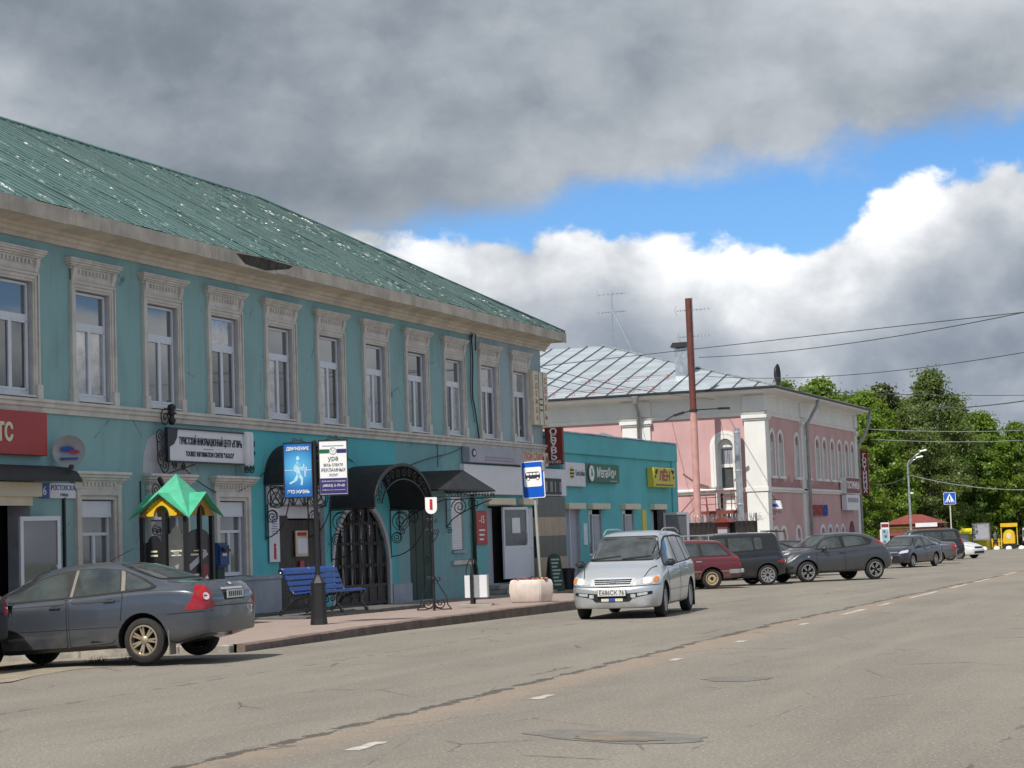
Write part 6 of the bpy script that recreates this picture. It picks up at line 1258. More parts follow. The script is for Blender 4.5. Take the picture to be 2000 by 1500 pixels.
for q in ([(-.17, .975), (-.155, 1.345), (-.2, 1.345), (-.215, .975)], [(-.985, 1.012), (-.87, 1.305), (-.935, 1.285), (-1.045, 1.018)]): sp('door_pillar', 'side', q, 'pillar_dust', .0095, True, .0)
MB().tube([(-.35, .0, 1.46), (-.75, 0, 1.62)], .006, 4).build('aerial', 'plastic_dark', FOC)
# second sedan: a sliver of its tail enters at the left edge
o, _, _ = car('parked_car', 'black car whose rear corner just enters the left edge of the photo', 'car', -18.78, 22.0, 183, with_paint(SEDAN, 'paint_black'), 'paint_black', z=0, pitch=R(2))
VAN = dict(xf=2.27, xr=-2.26, W=1.70, wb=2.735, rw=.318, rim=.20, ra=.375, wr=.60, style='blade', rimm='grey_steel', wheel_in=.12, tw=.14, cf=.22, Rf=.6, sweepf=.16, crease=.7, ee=.10, steer=.04,
    top=[(-2.26, .75), (-2.22, 1.15), (-2.10, 1.42), (-1.9, 1.57), (-1.4, 1.625), (-.4, 1.635), (.2, 1.60), (.6, 1.50), (1.0, 1.28), (1.42, 1.04), (1.8, .93), (2.08, .80), (2.2, .70), (2.27, .55)],
    belt=[(-2.26, .74), (-2.1, .98), (-1.4, 1.0), (0, .95), (1.2, .90), (1.8, .80), (2.27, .58)], bot=[(-2.26, .34), (-1.9, .26), (-1.6, .22), (1.6, .2), (2.0, .2), (2.27, .22)],
    doors=[[(-.15, .26), (.86, .26), (1.0, .52), (1.05, .90), (-.15, .945)], [(-1.02, .45), (-.9, .30), (-.19, .26), (-.19, .945), (-1.08, .975)]], trims=[([(1.08, .955), (.76, 1.23), (.42, 1.425), (.1, 1.51), (-.9, 1.53), (-1.6, 1.50), (-1.93, 1.33), (-2.02, 1.04), (-1.4, 1.01), (0, .965)], 'seam')],
    wins=[[(1.0, .98), (.74, 1.22), (.42, 1.40), (.1, 1.475), (-.12, 1.48), (-.12, .99)], [(-.2, .99), (-.2, 1.485), (-1.03, 1.485), (-1.1, 1.02)], [(-1.18, 1.03), (-1.12, 1.48), (-1.58, 1.45), (-1.85, 1.31), (-1.92, 1.07)]],
    ws_out=[(-.69, 1.06), (.69, 1.06), (.55, 1.52), (-.55, 1.52)], ws=[(-.665, 1.08), (.665, 1.08), (.53, 1.50), (-.53, 1.50)], rw_out=[(-.6, 1.02), (.6, 1.02), (.52, 1.46), (-.52, 1.46)], rwin=[(-.57, 1.05), (.57, 1.05), (.49, 1.43), (-.49, 1.43)],
    handles=[(-.02, .83), (-.95, .86)], mirror=(.98, .97), mirror_m='plastic_dark', plates=[('front', 0, .50, 'Е686СК 76')],
    bits=[('hood_seam', 'top', [(1.36, -.70), (2.08, -.56), (2.08, -.545), (1.36, -.685)], 'seam', .004, True, 0), ('bumper_seam', 'front', [(-.83, .632), (0, .605), (.83, .632), (.83, .62), (0, .592), (-.83, .62)], 'seam', .006, False, 0),
          ('grille', 'front', [(-.36, .615), (.36, .615), (.42, .74), (.30, .765), (-.30, .765), (-.42, .74)], 'bright_trim', .007, False, .03), ('grille_gap', 'front', [(-.345, .715), (.345, .715), (.36, .735), (-.36, .735)], 'seam', .013, False, .005), ('grille_gap', 'front', [(-.34, .68), (.34, .68), (.345, .70), (-.345, .70)], 'seam', .013, False, .005), ('grille_gap', 'front', [(-.33, .645), (.33, .645), (.335, .665), (-.335, .665)], 'seam', .013, False, .005), ('emblem', 'front', [(-.06, .655), (.06, .655), (.05, .735), (-.05, .735)], 'chrome', .022, False, .025),
          ('headlight', 'front', [(.42, .635), (.80, .66), (.83, .74), (.78, .80), (.56, .765), (.44, .70)], 'lamp_glass', .007, True, .04), ('lamp_lit', 'front', [(.56, .65), (.68, .655), (.69, .755), (.57, .745)], 'head_on', .013, True, .045), ('indicator', 'front', [(.715, .665), (.79, .68), (.80, .765), (.72, .76)], 'lamp_amber', .013, True, .03),
          ('air_intake', 'front', [(-.32, .335), (.32, .335), (.38, .40), (.72, .46), (.72, .515), (.32, .485), (-.32, .485), (-.72, .515), (-.72, .46), (-.38, .40)], 'seam', .006, False, .02), ('fog_lamp', 'front', [(.34, .405), (.43, .405), (.43, .47), (.34, .47)], 'lamp_glass', .014, True, .02), ('turn_lamp', 'front', [(.46, .435), (.64, .455), (.64, .50), (.46, .485)], 'lamp_glass', .011, True, .01), ('badge_plate', 'front', [(-.2, .345), (.2, .345), (.2, .395), (-.2, .395)], 'cream', .012, False, .005), ('badge', 'front', [(-.06, .345), (.06, .345), (.06, .40), (-.06, .40)], 'ink_blue', .016, False, .005), ('side_strip', 'side', [(-1.0, .50), (1.0, .50), (1.0, .508), (-1.0, .508)], 'seam', .0058, True, 0),
          ('wiper', 'front', [(-.60, 1.075), (-.02, 1.135), (-.02, 1.15), (-.6, 1.095)], 'seam', .02, False, 0), ('wiper', 'front', [(.02, 1.075), (.55, 1.125), (.55, 1.14), (.02, 1.095)], 'seam', .02, False, 0), ('tail_light', 'side', [(-2.25, .75), (-2.08, .75), (-2.12, 1.1), (-2.2, 1.15)], 'lamp_red', .007, True, .02)])
IPS, sh, sp = car('minivan', 'silver minivan with lit headlights driving towards the camera', 'minivan', -12.28, 38.1, 276.5, VAN, 'paint_silver', group=None); IPS.scale = (1.05,) * 3
for sd in (1, -1):
    b = MB(); b.tube([(-1.75, sd * .56, 1.575)] + [(-1.65 + .2 * q, sd * .565, 1.60 + .06 * math.sin(min(1, q / 2., (9.2 - q) / 2.) * math.pi / 2)) for q in range(0, 9)] + [(.25, sd * .555, 1.56)], .014, 6); b.build('roof_rail', 'grey_steel', IPS, smooth=40)
MB().box(-1.78, -1.76, .66, .84, .1, .42).build('mud_flap', 'plastic_dark', IPS); MB().box(-1.78, -1.76, -.84, -.66, .1, .42).build('mud_flap', 'plastic_dark', IPS)
ESTATE = dict(xf=2.0, xr=-2.10, W=1.62, wb=2.424, rw=.30, rim=.185, ra=.345, wr=.56, style='steel', rimm='steel_cream', wheel_in=.14, tw_=.17, tw=.06, cf=.08, cr=.06, Rf=.3, Rr=.3, sweepf=.04, sweepr=.02, ee=.07, crease=.8, shin=.05,
    top=[(-2.10, .70), (-2.08, .92), (-1.98, .98), (-1.62, 1.34), (-1.50, 1.405), (-1.0, 1.43), (-.2, 1.44), (.3, 1.42), (.5, 1.38), (.98, .98), (1.1, .95), (1.9, .86), (1.98, .80), (2.0, .65)], belt=[(-2.10, .80), (-1.9, .92), (0, .92), (1.0, .90), (2.0, .80)], bot=[(-2.1, .34), (-1.8, .28), (1.7, .25), (2.0, .3)],
    doors=[[(-.05, .29), (.8, .29), (.85, .90), (-.05, .905)], [(-.88, .5), (-.75, .33), (-.08, .29), (-.08, .905), (-.93, .905)]], trims=[([(.8, .93), (.4, 1.33), (-1.46, 1.33), (-1.82, .94)], 'seam')], wins=[[(.72, .95), (.37, 1.30), (-.0, 1.31), (-.03, .95)], [(-.1, .95), (-.08, 1.31), (-.82, 1.31), (-.88, .95)], [(-.98, .96), (-.93, 1.30), (-1.43, 1.29), (-1.74, .97)]], wrad=.04,
    ws_out=[(-.62, .98), (.62, .98), (.54, 1.37), (-.54, 1.37)], ws=[(-.6, 1.0), (.6, 1.0), (.52, 1.35), (-.52, 1.35)], rw_out=[(-.58, 1.02), (.58, 1.02), (.5, 1.35), (-.5, 1.35)], rwin=[(-.55, 1.05), (.55, 1.05), (.48, 1.32), (-.48, 1.32)], handles=[(.02, .80), (-.82, .80)], handle_m='chrome', mirror=(.62, .95), mirror_m='plastic_dark',
    bits=[('tail_light', 'side', [(-2.085, .62), (-2.02, .62), (-1.99, .95), (-2.06, .95)], 'lamp_red', .008, True, .01), ('tail_light', 'rear', [(.60, .62), (.74, .62), (.74, .94), (.60, .94)], 'lamp_red', .008, True, .01), ('side_moulding', 'side', [(-2.0, .50), (1.9, .50), (1.9, .52), (-2.0, .52)], 'chrome', .007, True, 0), ('bumper_end', 'side', [(-2.11, .44), (-1.72, .44), (-1.72, .56), (-2.11, .56)], 'grey_metal', .03, True, .02)])
o, sh, sp = car('estate_car', 'maroon old estate car with roof rack and cream steel wheels behind the minivan', 'car', -17.8, 58.3, 209, ESTATE, 'paint_maroon'); o.scale = (1.05, 1.05, 1.06)
MB().bar((-2.13, -.78, .50), (-2.13, .78, .50), .10, .12).build('bumper', 'grey_metal', o, bevel=.02)
b = MB()
for yy_ in (-.5, .5): b.bar((-1.35, yy_, 1.56), (.45, yy_, 1.56), .03, .03)
for k in range(6): b.bar((-1.3 + k * .34, -.56, 1.55), (-1.3 + k * .34, .56, 1.55), .022, .022)
for k in range(3):
    for yy_ in (-.53, .53): b.bar((-1.2 + k * .75, yy_, 1.38), (-1.2 + k * .75, yy_, 1.56), .03, .03)
b.build('roof_rack', 'galv', o)
BOX = dict(xf=1.92, xr=-1.92, W=1.70, wb=2.54, rw=.315, rim=.225, ra=.37, wr=.66, style='mesh', rimm='alloy', wheel_in=.12, tw=.10, cf=.2, cr=.12, Rr=.35, ee=.09, crease=.68, sweepf=.1,
    top=[(-1.92, .74), (-1.88, 1.0), (-1.78, 1.35), (-1.66, 1.60), (-1.5, 1.645), (-.6, 1.655), (.3, 1.64), (.6, 1.58), (1.05, 1.22), (1.25, 1.08), (1.7, .98), (1.88, .82), (1.92, .6)], belt=[(-1.92, .74), (-1.75, 1.05), (0, 1.0), (1.2, .97), (1.7, .84), (1.92, .62)], bot=[(-1.92, .36), (-1.6, .24), (1.5, .2), (1.92, .24)],
    doors=[[(-.02, .26), (.85, .26), (1.0, .5), (1.02, .96), (-.02, .99)], [(-.98, .5), (-.85, .3), (-.05, .26), (-.05, .99), (-1.02, 1.02)]], trims=[([(1.05, 1.03), (.62, 1.48), (.3, 1.52), (-1.15, 1.53), (-1.2, 1.10), (0, 1.04)], 'seam')], wins=[[(.95, 1.06), (.58, 1.45), (.05, 1.48), (.03, 1.06)], [(-.06, 1.07), (-.05, 1.48), (-.8, 1.49), (-.85, 1.10)], [(-.92, 1.11), (-.88, 1.48), (-1.12, 1.48), (-1.15, 1.14)]],
    ws_out=[(-.7, 1.12), (.7, 1.12), (.6, 1.56), (-.6, 1.56)], ws=[(-.67, 1.14), (.67, 1.14), (.58, 1.54), (-.58, 1.54)], rw_out=[(-.6, 1.1), (.6, 1.1), (.55, 1.52), (-.55, 1.52)], rwin=[(-.57, 1.12), (.57, 1.12), (.52, 1.5), (-.52, 1.5)], handles=[(.08, .90), (-.88, .93)], mirror=(.85, 1.02),
    bits=[('tail_light', 'side', [(-1.92, .66), (-1.58, .72), (-1.74, .80), (-1.9, .80)], 'lamp_red', .008, True, .02), ('tail_light', 'rear', [(.55, .66), (.8, .66), (.78, .80), (.6, .80)], 'lamp_red', .008, True, .02), ('side_skirt', 'side', [(-.9, .2), (.9, .2), (.9, .27), (-.9, .27)], 'plastic_dark', .02, True, .02)])
o, sh, sp = car('parked_car', 'black boxy car with silver mesh wheels between the maroon estate and the graphite crossover', 'car', -17.0, 61.75, 213, BOX, 'paint_black'); o.scale = (1.04,) * 3
b = MB(); b.prism([(-1.98, 1.63), (-1.55, 1.66), (-1.55, 1.69), (-1.95, 1.66)], 'y', -.6, .6); b.build('spoiler', 'plastic_dark', o)
CROSS = dict(xf=2.06, xr=-2.07, W=1.77, wb=2.53, rw=.334, rim=.235, ra=.40, wr=.59, style='star', rimm='alloy', wheel_in=.105, tw=.12, cf=.26, Rf=.7, cr=.2, ee=.10, crease=.62, sweepf=.18, sweepr=.1,
    top=[(-2.07, .80), (-2.0, 1.02), (-1.78, 1.22), (-1.35, 1.46), (-1.0, 1.535), (-.4, 1.57), (.1, 1.56), (.35, 1.50), (.75, 1.25), (1.1, 1.06), (1.5, 1.02), (1.8, .95), (1.98, .80), (2.06, .60)], belt=[(-2.07, .80), (-1.7, 1.10), (-1.0, 1.08), (0, 1.0), (1.0, .99), (1.6, .93), (2.06, .62)], bot=[(-2.07, .42), (-1.7, .30), (1.6, .26), (2.06, .30)],
    doors=[[(-.12, .33), (.8, .33), (.92, .6), (.92, .985), (-.12, 1.03)], [(-.95, .62), (-.8, .4), (-.15, .33), (-.15, 1.03), (-1.02, 1.09)]], trims=[([(.92, 1.03), (.55, 1.33), (.28, 1.42), (-.6, 1.455), (-1.02, 1.40), (-1.32, 1.28), (-1.15, 1.14), (0, 1.055)], 'seam')], wins=[[(.82, 1.06), (.5, 1.31), (.25, 1.385), (-.06, 1.41), (-.06, 1.075)], [(-.2, 1.09), (-.2, 1.415), (-.6, 1.42), (-.95, 1.37), (-1.05, 1.16)]],
    ws_out=[(-.66, 1.10), (.66, 1.10), (.54, 1.49), (-.54, 1.49)], ws=[(-.63, 1.12), (.63, 1.12), (.51, 1.47), (-.51, 1.47)], rw_out=[(-.55, 1.18), (.55, 1.18), (.48, 1.45), (-.48, 1.45)], rwin=[(-.52, 1.2), (.52, 1.2), (.45, 1.42), (-.45, 1.42)], handles=[(-.0, .92)], mirror=(.66, 1.03),
    bits=[('headlight', 'fq', [(1.0 + .12 * math.cos(k * .524), .70 + .125 * math.sin(k * .524)) for k in range(12)], 'seam', .012, True, 0), ('headlight_lens', 'fq', [(1.0 + .095 * math.cos(k * .524), .70 + .10 * math.sin(k * .524)) for k in range(12)], 'lamp_glass', .018, True, 0), ('side_lamp', 'fq', [(.86, .90), (1.05, .885), (1.0, .94), (.82, .97)], 'lamp_glass', .009, True, .02), ('grille', 'front', [(-.34, .62), (.34, .62), (.46, .82), (-.46, .82)], 'seam', .008, False, .04), ('air_intake', 'front', [(-.55, .40), (.55, .40), (.62, .55), (-.62, .55)], 'seam', .009, False, .05), ('fog_recess', 'front', [(.58, .42), (.80, .46), (.80, .54), (.6, .52)], 'seam', .01, True, .03), ('tail_light', 'side', [(-2.0, .98), (-1.55, 1.14), (-1.36, 1.27), (-1.55, 1.25), (-1.95, 1.05)], 'lamp_red', .009, True, .02), ('side_skirt', 'side', [(-.85, .265), (.8, .265), (.82, .35), (-.85, .35)], 'plastic_dark', .008, True, .02), ('indicator', 'side', [(1.18, .80), (1.26, .80), (1.25, .83), (1.18, .83)], 'lamp_glass', .008, True, .01)])
o, _, _ = car('crossover', 'graphite small crossover with round headlights and five spoke wheels facing left', 'car', -14.4, 66.0, 224, CROSS, 'paint_graphite'); o.scale = (1.05,) * 3
SALOON = dict(SEDAN); SALOON.update(wb=2.71, xf=2.30, xr=-2.32, W=1.79, style='five', rimm='alloy', plates=[('front', 0, .50, None)], bits=SEDAN['bits'] + [('bright_grille', 'front', [(-.5, .70), (.5, .70), (.44, .755), (-.44, .755)], 'chrome', .012, False, .02)])
SALOON['top'] = [(x * 1.035 if x > 0 else x * 1.012, z * 1.04) for x, z in SEDAN['top']]; SALOON['belt'] = [(x * 1.035 if x > 0 else x * 1.012, z * 1.02) for x, z in SEDAN['belt']]
car('parked_car', 'dark blue black sedan facing the camera with pale headlights behind the graphite crossover', 'car', -16.2, 91.6, 257, with_paint(SALOON, 'paint_dark_blue'), 'paint_dark_blue')
SUV = dict(BOX); SUV.update(xf=2.32, xr=-2.32, W=1.86, wb=2.8, rw=.37, rim=.23, ra=.44, style='five', wr=.66, handles=[], top=[(x * 1.21, z * 1.10) for x, z in BOX['top']], belt=[(x * 1.21, z * 1.06) for x, z in BOX['belt']], bot=[(x * 1.21, z * 1.3) for x, z in BOX['bot']], doors=[], trims=[([(1.2, 1.10), (.72, 1.6), (.3, 1.65), (-1.75, 1.66), (-1.95, 1.2), (0, 1.1)], 'seam')], wins=[[(1.1, 1.13), (.68, 1.56), (.0, 1.62), (-.02, 1.13)], [(-.1, 1.14), (-.08, 1.62), (-.95, 1.62), (-1.0, 1.16)], [(-1.1, 1.17), (-1.05, 1.62), (-1.72, 1.62), (-1.88, 1.22)]], ws_out=[(-.75, 1.2), (.75, 1.2), (.6, 1.68), (-.6, 1.68)], ws=[(-.72, 1.22), (.72, 1.22), (.58, 1.66), (-.58, 1.66)], rw_out=[(-.65, 1.2), (.65, 1.2), (.55, 1.65), (-.55, 1.65)], rwin=[(-.62, 1.22), (.62, 1.22), (.52, 1.62), (-.52, 1.62)], mirror=(1.0, 1.12),
    bits=[('tail_light', 'side', [(-2.31, .95), (-2.05, .98), (-2.15, 1.3), (-2.25, 1.3)], 'lamp_red', .009, True, .02), ('tail_light', 'rear', [(.6, .95), (.86, .95), (.82, 1.3), (.65, 1.25)], 'lamp_red', .009, True, .02), ('side_strip', 'side', [(-1.9, .62), (1.9, .62), (1.9, .65), (-1.9, .65)], 'chrome', .01, True, 0)])
SOLD, _, _ = car('parked_car', 'black large off road car with red tail light beyond the dark sedan', 'car', -19.0, 112.0, 205, SUV, 'paint_black')
GREY = with_paint(dict(SEDAN, style='five', rimm='alloy'), 'paint_grey'); GREY['plates'] = []
car('parked_car', 'grey sedan showing its red tail light just behind the dark blue sedan', 'car', -17.6, 100.5, 190, GREY, 'paint_grey')
HATCH = with_paint(dict(SEDAN, style='five', rimm='alloy', plates=[]), 'paint_white')
car('parked_car', 'white sedan nosing right out from behind the black off road car', 'car', -18.7, 119.5, 338, HATCH, 'paint_white')
DK = with_paint(dict(SEDAN, plates=[], style='five', rimm='alloy'), 'paint_dark_blue')
d1, _, _ = car('parked_car', 'dark sedan mostly hidden between the black boxy car and the graphite crossover', 'car', -18.4, 71.5, 200, DK, 'paint_dark_blue')
e1 = copy_tree(d1); e1.location = (-18.6, 76.2, ground_z(76)); e1.rotation_euler = (0, 0, R(196)); e1['label'] = 'second dark sedan in the row, only its roof above the crossover windscreen'
c1_ = with_paint(dict(SEDAN, plates=[], style='five', rimm='alloy'), 'paint_pale')
car('parked_car', 'pale car almost hidden between the graphite crossover and the dark blue sedan', 'car', -21.0, 97.0, 195, c1_, 'paint_pale')
mk('faded_blue', (.26, .38, .46), .6, var=.15)
mk('kiosk_brown', (.13, .06, .03), .7, var=.2)
mk('yellow_tent', (.62, .55, .02), .5, var=.1)
mk('wire_grey', (.06, .06, .065), .5, var=0)
mk('wire_pale', (.42, .43, .44), .4, metal=.4, var=0)
# ================================================================ trees and far side of the square
def leafmat(name, rgb, trans):
    m = bpy.data.materials.new(name); m.use_nodes = True; T = NT(m.node_tree); T.nt.nodes.clear()
    P = T.n('ShaderNodeNewGeometry'); oi = T.n('ShaderNodeObjectInfo')
    f = T.noise(P.outputs['Position'], .55, 4, .6); g_ = T.noise(P.outputs['Position'], 6, 2, .6)
    c = T.mix(T.ss(f, .32, .68), [x * .62 for x in rgb], [x * 1.25 for x in rgb]); c = T.mix(T.m('MULTIPLY', T.ss(g_, .4, .7), .5), c, (rgb[0] * 1.7, rgb[1] * 1.4, rgb[2] * 1.1))
    d = T.n('ShaderNodeBsdfDiffuse'); T.lk(c, d.inputs[0]); t = T.n('ShaderNodeBsdfTranslucent'); T.lk(T.mix(.5, c, (rgb[0] * 1.6, rgb[1] * 1.5, rgb[2] * .6)), t.inputs[0])
    g2 = T.n('ShaderNodeBsdfGlossy'); g2.inputs['Roughness'].default_value = .4; g2.inputs[0].default_value = (.6, .65, .6, 1)
    x = T.n('ShaderNodeMixShader'); x.inputs[0].default_value = trans; T.lk(d.outputs[0], x.inputs[1]); T.lk(t.outputs[0], x.inputs[2])
    y = T.n('ShaderNodeMixShader'); y.inputs[0].default_value = .03; T.lk(x.outputs[0], y.inputs[1]); T.lk(g2.outputs[0], y.inputs[2])
    o = T.n('ShaderNodeOutputMaterial'); T.lk(y.outputs[0], o.inputs[0]); M[name] = m
leafmat('leaf_spring', (.15, .24, .035), .5); leafmat('leaf_dark', (.09, .165, .032), .45); leafmat('leaf_olive', (.135, .19, .06), .45); leafmat('leaf_grey', (.11, .14, .07), .3)
def crown_mesh(seed, H, Rr, base, nl, ncl, size, mname, lean=(0, 0), open_=.0):
    rg = np.random.default_rng(seed); cl = []
    while len(cl) < ncl:
        t = rg.random(); z = base + (H - base) * t; prof = Rr * (math.sin(math.pi * min(1, .16 + .84 * t) ** .85) ** .7) * rg.uniform(.45, 1.0) * (1 if t < .85 else .75); a = rg.uniform(0, 2 * math.pi)
        cl.append((prof * math.cos(a) + lean[0] * t, prof * math.sin(a) + lean[1] * t, z, rg.uniform(.4, 1.15) * Rr * .23))
    cl = np.array(cl); w = cl[:, 3] ** 2; idx = rg.choice(len(cl), nl, p=w / w.sum()); C_ = cl[idx, :3]; rad = cl[idx, 3]
    d = rg.normal(size=(nl, 3)); d /= np.linalg.norm(d, axis=1)[:, None]; rr = rad * rg.random(nl) ** .5 * np.where(rg.random(nl) < .16, 1.7, 1.); p = C_ + d * rr[:, None] * np.array([1.1, 1.1, .72])
    nrm_ = d * .75 + rg.normal(size=(nl, 3)) * .55 + np.array([0, 0, .35]); nrm_ /= np.linalg.norm(nrm_, axis=1)[:, None]
    u = np.cross(nrm_, rg.normal(size=(nl, 3))); u /= np.linalg.norm(u, axis=1)[:, None]; v = np.cross(nrm_, u); s_ = size * rg.uniform(.6, 1.35, nl)[:, None]
    q = np.stack([p - u * s_ - v * s_ * .55, p + u * s_ * .2 - v * s_ * .8, p + u * s_ + v * s_ * .3, p - u * s_ * .3 + v * s_ * .75], axis=1).reshape(-1, 3)
    me = bpy.data.meshes.new('crown'); me.vertices.add(nl * 4); me.vertices.foreach_set('co', q.ravel()); me.loops.add(nl * 4); me.loops.foreach_set('vertex_index', np.arange(nl * 4)); me.polygons.add(nl); me.polygons.foreach_set('loop_start', np.arange(nl) * 4); me.polygons.foreach_set('loop_total', np.full(nl, 4)); me.update(); me.validate(); me.materials.append(M[mname]); return me, cl
def trunk_mesh(cl, H, base, r0, seed, lean=(0, 0)):
    rg = random.Random(seed); b = MB(); top_ = Vector((lean[0] * .8, lean[1] * .8, H * .86)); P_ = [Vector((lean[0] * .8 * t ** 1.5 + rg.uniform(-.1, .1) * t, lean[1] * .8 * t ** 1.5, H * .86 * t)) for t in np.linspace(0, 1, 9)]
    b.tube(P_, [r0 * (1.25 - .15 * 0 if k == 0 else 1 - .9 * k / 8) for k in range(9)], 8)
    for c in cl[::2]:
        z0 = max(base * .6, c[2] - rg.uniform(1.5, 4)); k = min(7.99, z0 / (H * .86) * 8); i = int(k); s_ = P_[i].lerp(P_[i + 1], k - i); e = Vector(c[:3]); m_ = s_.lerp(e, .5) + Vector((0, 0, -.3)); b.tube([s_, m_, e], [r0 * .24, r0 * .16, r0 * .04], 5)
    return b.mesh('trunk', 'trunk_bark', smooth=True)
KIND = {}
def kind(k, seed, H, Rr, base, nl, ncl, size, mname, r0, lean=(0, 0)):
    cm, cl = crown_mesh(seed, H, Rr, base, nl, ncl, size, mname, lean); KIND[k] = (cm, trunk_mesh(cl, H, base, r0, seed, lean))
kind('spring', 3, 16, 4.6, 2.6, 26000, 120, .15, 'leaf_spring', .28)
kind('spring_b', 8, 15, 4.2, 2.2, 23000, 105, .15, 'leaf_spring', .26)
kind('dark', 11, 17, 5.2, 1.6, 28000, 130, .155, 'leaf_dark', .32)
kind('willow', 21, 19, 5.4, 2.5, 32000, 160, .135, 'leaf_olive', .36, (1.6, -.4))
kind('grey', 31, 13, 3.0, 3.0, 9500, 70, .13, 'leaf_grey', .2)
kind('bush', 41, 3.2, 2.2, .2, 4500, 26, .12, 'leaf_spring', .06)
def tree(name, label, k, x, y, s_, rz, sz=1., group='trees of the park beyond the square'):
    t = thing(name, label, 'tree' if k != 'bush' else 'bush', (x, y, ground_z(y) - .1), rz, group); t.scale = (s_, s_, s_ * sz); put('crown', KIND[k][0], t); put('trunk', KIND[k][1], t); return t
tree('leafy_tree', 'bright green tree rising just behind the black roof dish of the hotel', 'spring', -39.9, 168, 0.939, 0.3)
tree('leafy_tree', 'light green tree whose top stands highest left of the hotel downpipe', 'spring_b', -37.7, 173, 1.033, 2.1)
tree('leafy_tree', 'pale green tree low between the hotel roof dish and the taller crowns', 'spring', -41.0, 188, 0.959, 5.2)
tree('leafy_tree', 'soft green tree just above the hotel eaves left of the downpipe', 'spring_b', -36.1, 171, 0.917, 1.4)
tree('leafy_tree', 'yellow green crown over the middle of the hotel eaves', 'spring', -34.7, 178, 0.901, 0.8)
tree('leafy_tree', 'bare topped pale tree between the hotel roof and the tallest tree', 'grey', -34.4, 186, 1.216, 0.4)
tree('leafy_tree', 'light green crown filling the gap left of the tallest tree', 'spring', -33.0, 176, 0.821, 0.9)
tree('leafy_tree', 'soft green crown right behind the far hotel corner', 'spring_b', -32.4, 168, 0.794, 4.4)
tree('dark_tree', 'dark dense tree behind the vertical hotel sign', 'dark', -33.4, 172, 0.716, 1.1)
tree('leafy_tree', 'bright yellow green tree low beside the vertical hotel sign', 'spring', -31.6, 160, 0.550, 4.0)
tree('leafy_tree', 'broad green tree behind the vertical hotel sign and kiosk', 'spring', -33.6, 190, 0.887, 2.0)
tree('tall_tree', 'tallest olive green tree with its crown leaning right above the lamp post', 'willow', -31.6, 188, 0.895, 0)
tree('tall_tree', 'olive green tree right behind the double lamp post', 'willow', -30.2, 178, 0.689, 2.2)
tree('dark_tree', 'dark green tree behind the crossing sign', 'dark', -30.4, 200, 0.795, 0.7)
tree('leafy_tree', 'round light green tree right of the tallest tree under the wires', 'spring', -28.9, 212, 0.884, 5.0)
tree('leafy_tree', 'bright green tree at the right edge of the photo', 'spring_b', -24.5, 205, 0.835, 1.0)
tree('dark_tree', 'dark tree filling the gap above the red roofed kiosk', 'dark', -34.0, 198, 0.726, 3.0)
tree('dark_tree', 'shaded tree above the yellow tent', 'dark', -28.4, 224, 0.656, 5.1)
tree('grey_tree', 'thin grey green tree above the crossing sign between two full crowns', 'grey', -31.8, 216, 1.186, 2.0)
tree('leafy_tree', 'pale green tree at the right edge beyond the yellow picket fence', 'spring', -27.8, 236, 0.821, 2.8)
tree('leafy_tree', 'light green tree left of the far right edge tree', 'spring_b', -31.4, 232, 1.000, 3.3)
tree('leafy_tree', 'rounded green crown low between the tallest tree and the right edge', 'spring', -31.2, 222, 0.864, 3.9)
tree('leafy_tree', 'green tree above the billboard under the pale wires', 'spring_b', -28.0, 202, 0.757, 5.6)
tree('dark_tree', 'dark tree at the back of the park behind the billboard', 'dark', -35.8, 238, 0.866, 1.9)
tree('leafy_tree', 'fresh green crown between the roof dish tree and the highest eaves tree', 'spring', -38.9, 176, .955, 1.9)
tree('leafy_tree', 'deep green crown filling behind the hotel eaves', 'dark', -37.0, 181, .86, 2.9)
tree('leafy_tree', 'light crown between the eaves trees and the bare topped tree', 'spring', -35.6, 184, .93, .1)
tree('dark_tree', 'dark tree low behind the red kiosk roof', 'dark', -38.0, 212, 0.777, 4.4)
for i, (x, y, s_) in enumerate(((-29.8, 172, .9), (-27.0, 196, 1.0), (-25.6, 208, 1.0), (-28.6, 188, .9), (-31.6, 180, 1.1), (-24.2, 216, .9))):
    tree('bush', ('low green bush behind the yellow tent', 'round bush behind the grey billboard', 'bush above the yellow fence', 'bush under the crossing sign', 'bush beside the red kiosk', 'bush at the right edge behind the cart')[i], 'bush', x, y, s_, i * 1.3, group='bushes along the park edge')
# a far wood closes the view beyond the park
rg = np.random.default_rng(5); b = None
cm, _ = crown_mesh(77, 12, 5.5, .3, 9000, 60, .34, 'leaf_dark'); far = []
vs = np.empty(9000 * 4 * 3); cm.vertices.foreach_get('co', vs); vs = vs.reshape(-1, 3); allv = []
for k in range(26):
    x, y = -95 + k * 5.2 + rg.uniform(-1.5, 1.5), 268 + rg.uniform(-6, 12); sc_ = rg.uniform(.75, 1.05); a = rg.uniform(0, 6.28); q = vs[: 4 * 5200] * sc_; allv.append(np.stack([q[:, 0] * math.cos(a) - q[:, 1] * math.sin(a) + x, q[:, 0] * math.sin(a) + q[:, 1] * math.cos(a) + y, q[:, 2] + ground_z(y)], 1))
allv = np.concatenate(allv); nq = len(allv) // 4; me = bpy.data.meshes.new('far_wood'); me.vertices.add(nq * 4); me.vertices.foreach_set('co', allv.ravel()); me.loops.add(nq * 4); me.loops.foreach_set('vertex_index', np.arange(nq * 4)); me.polygons.add(nq); me.polygons.foreach_set('loop_start', np.arange(nq) * 4); me.polygons.foreach_set('loop_total', np.full(nq, 4)); me.update(); me.validate(); me.materials.append(M['leaf_dark']); tag(put('far_wood', me), kind='stuff')
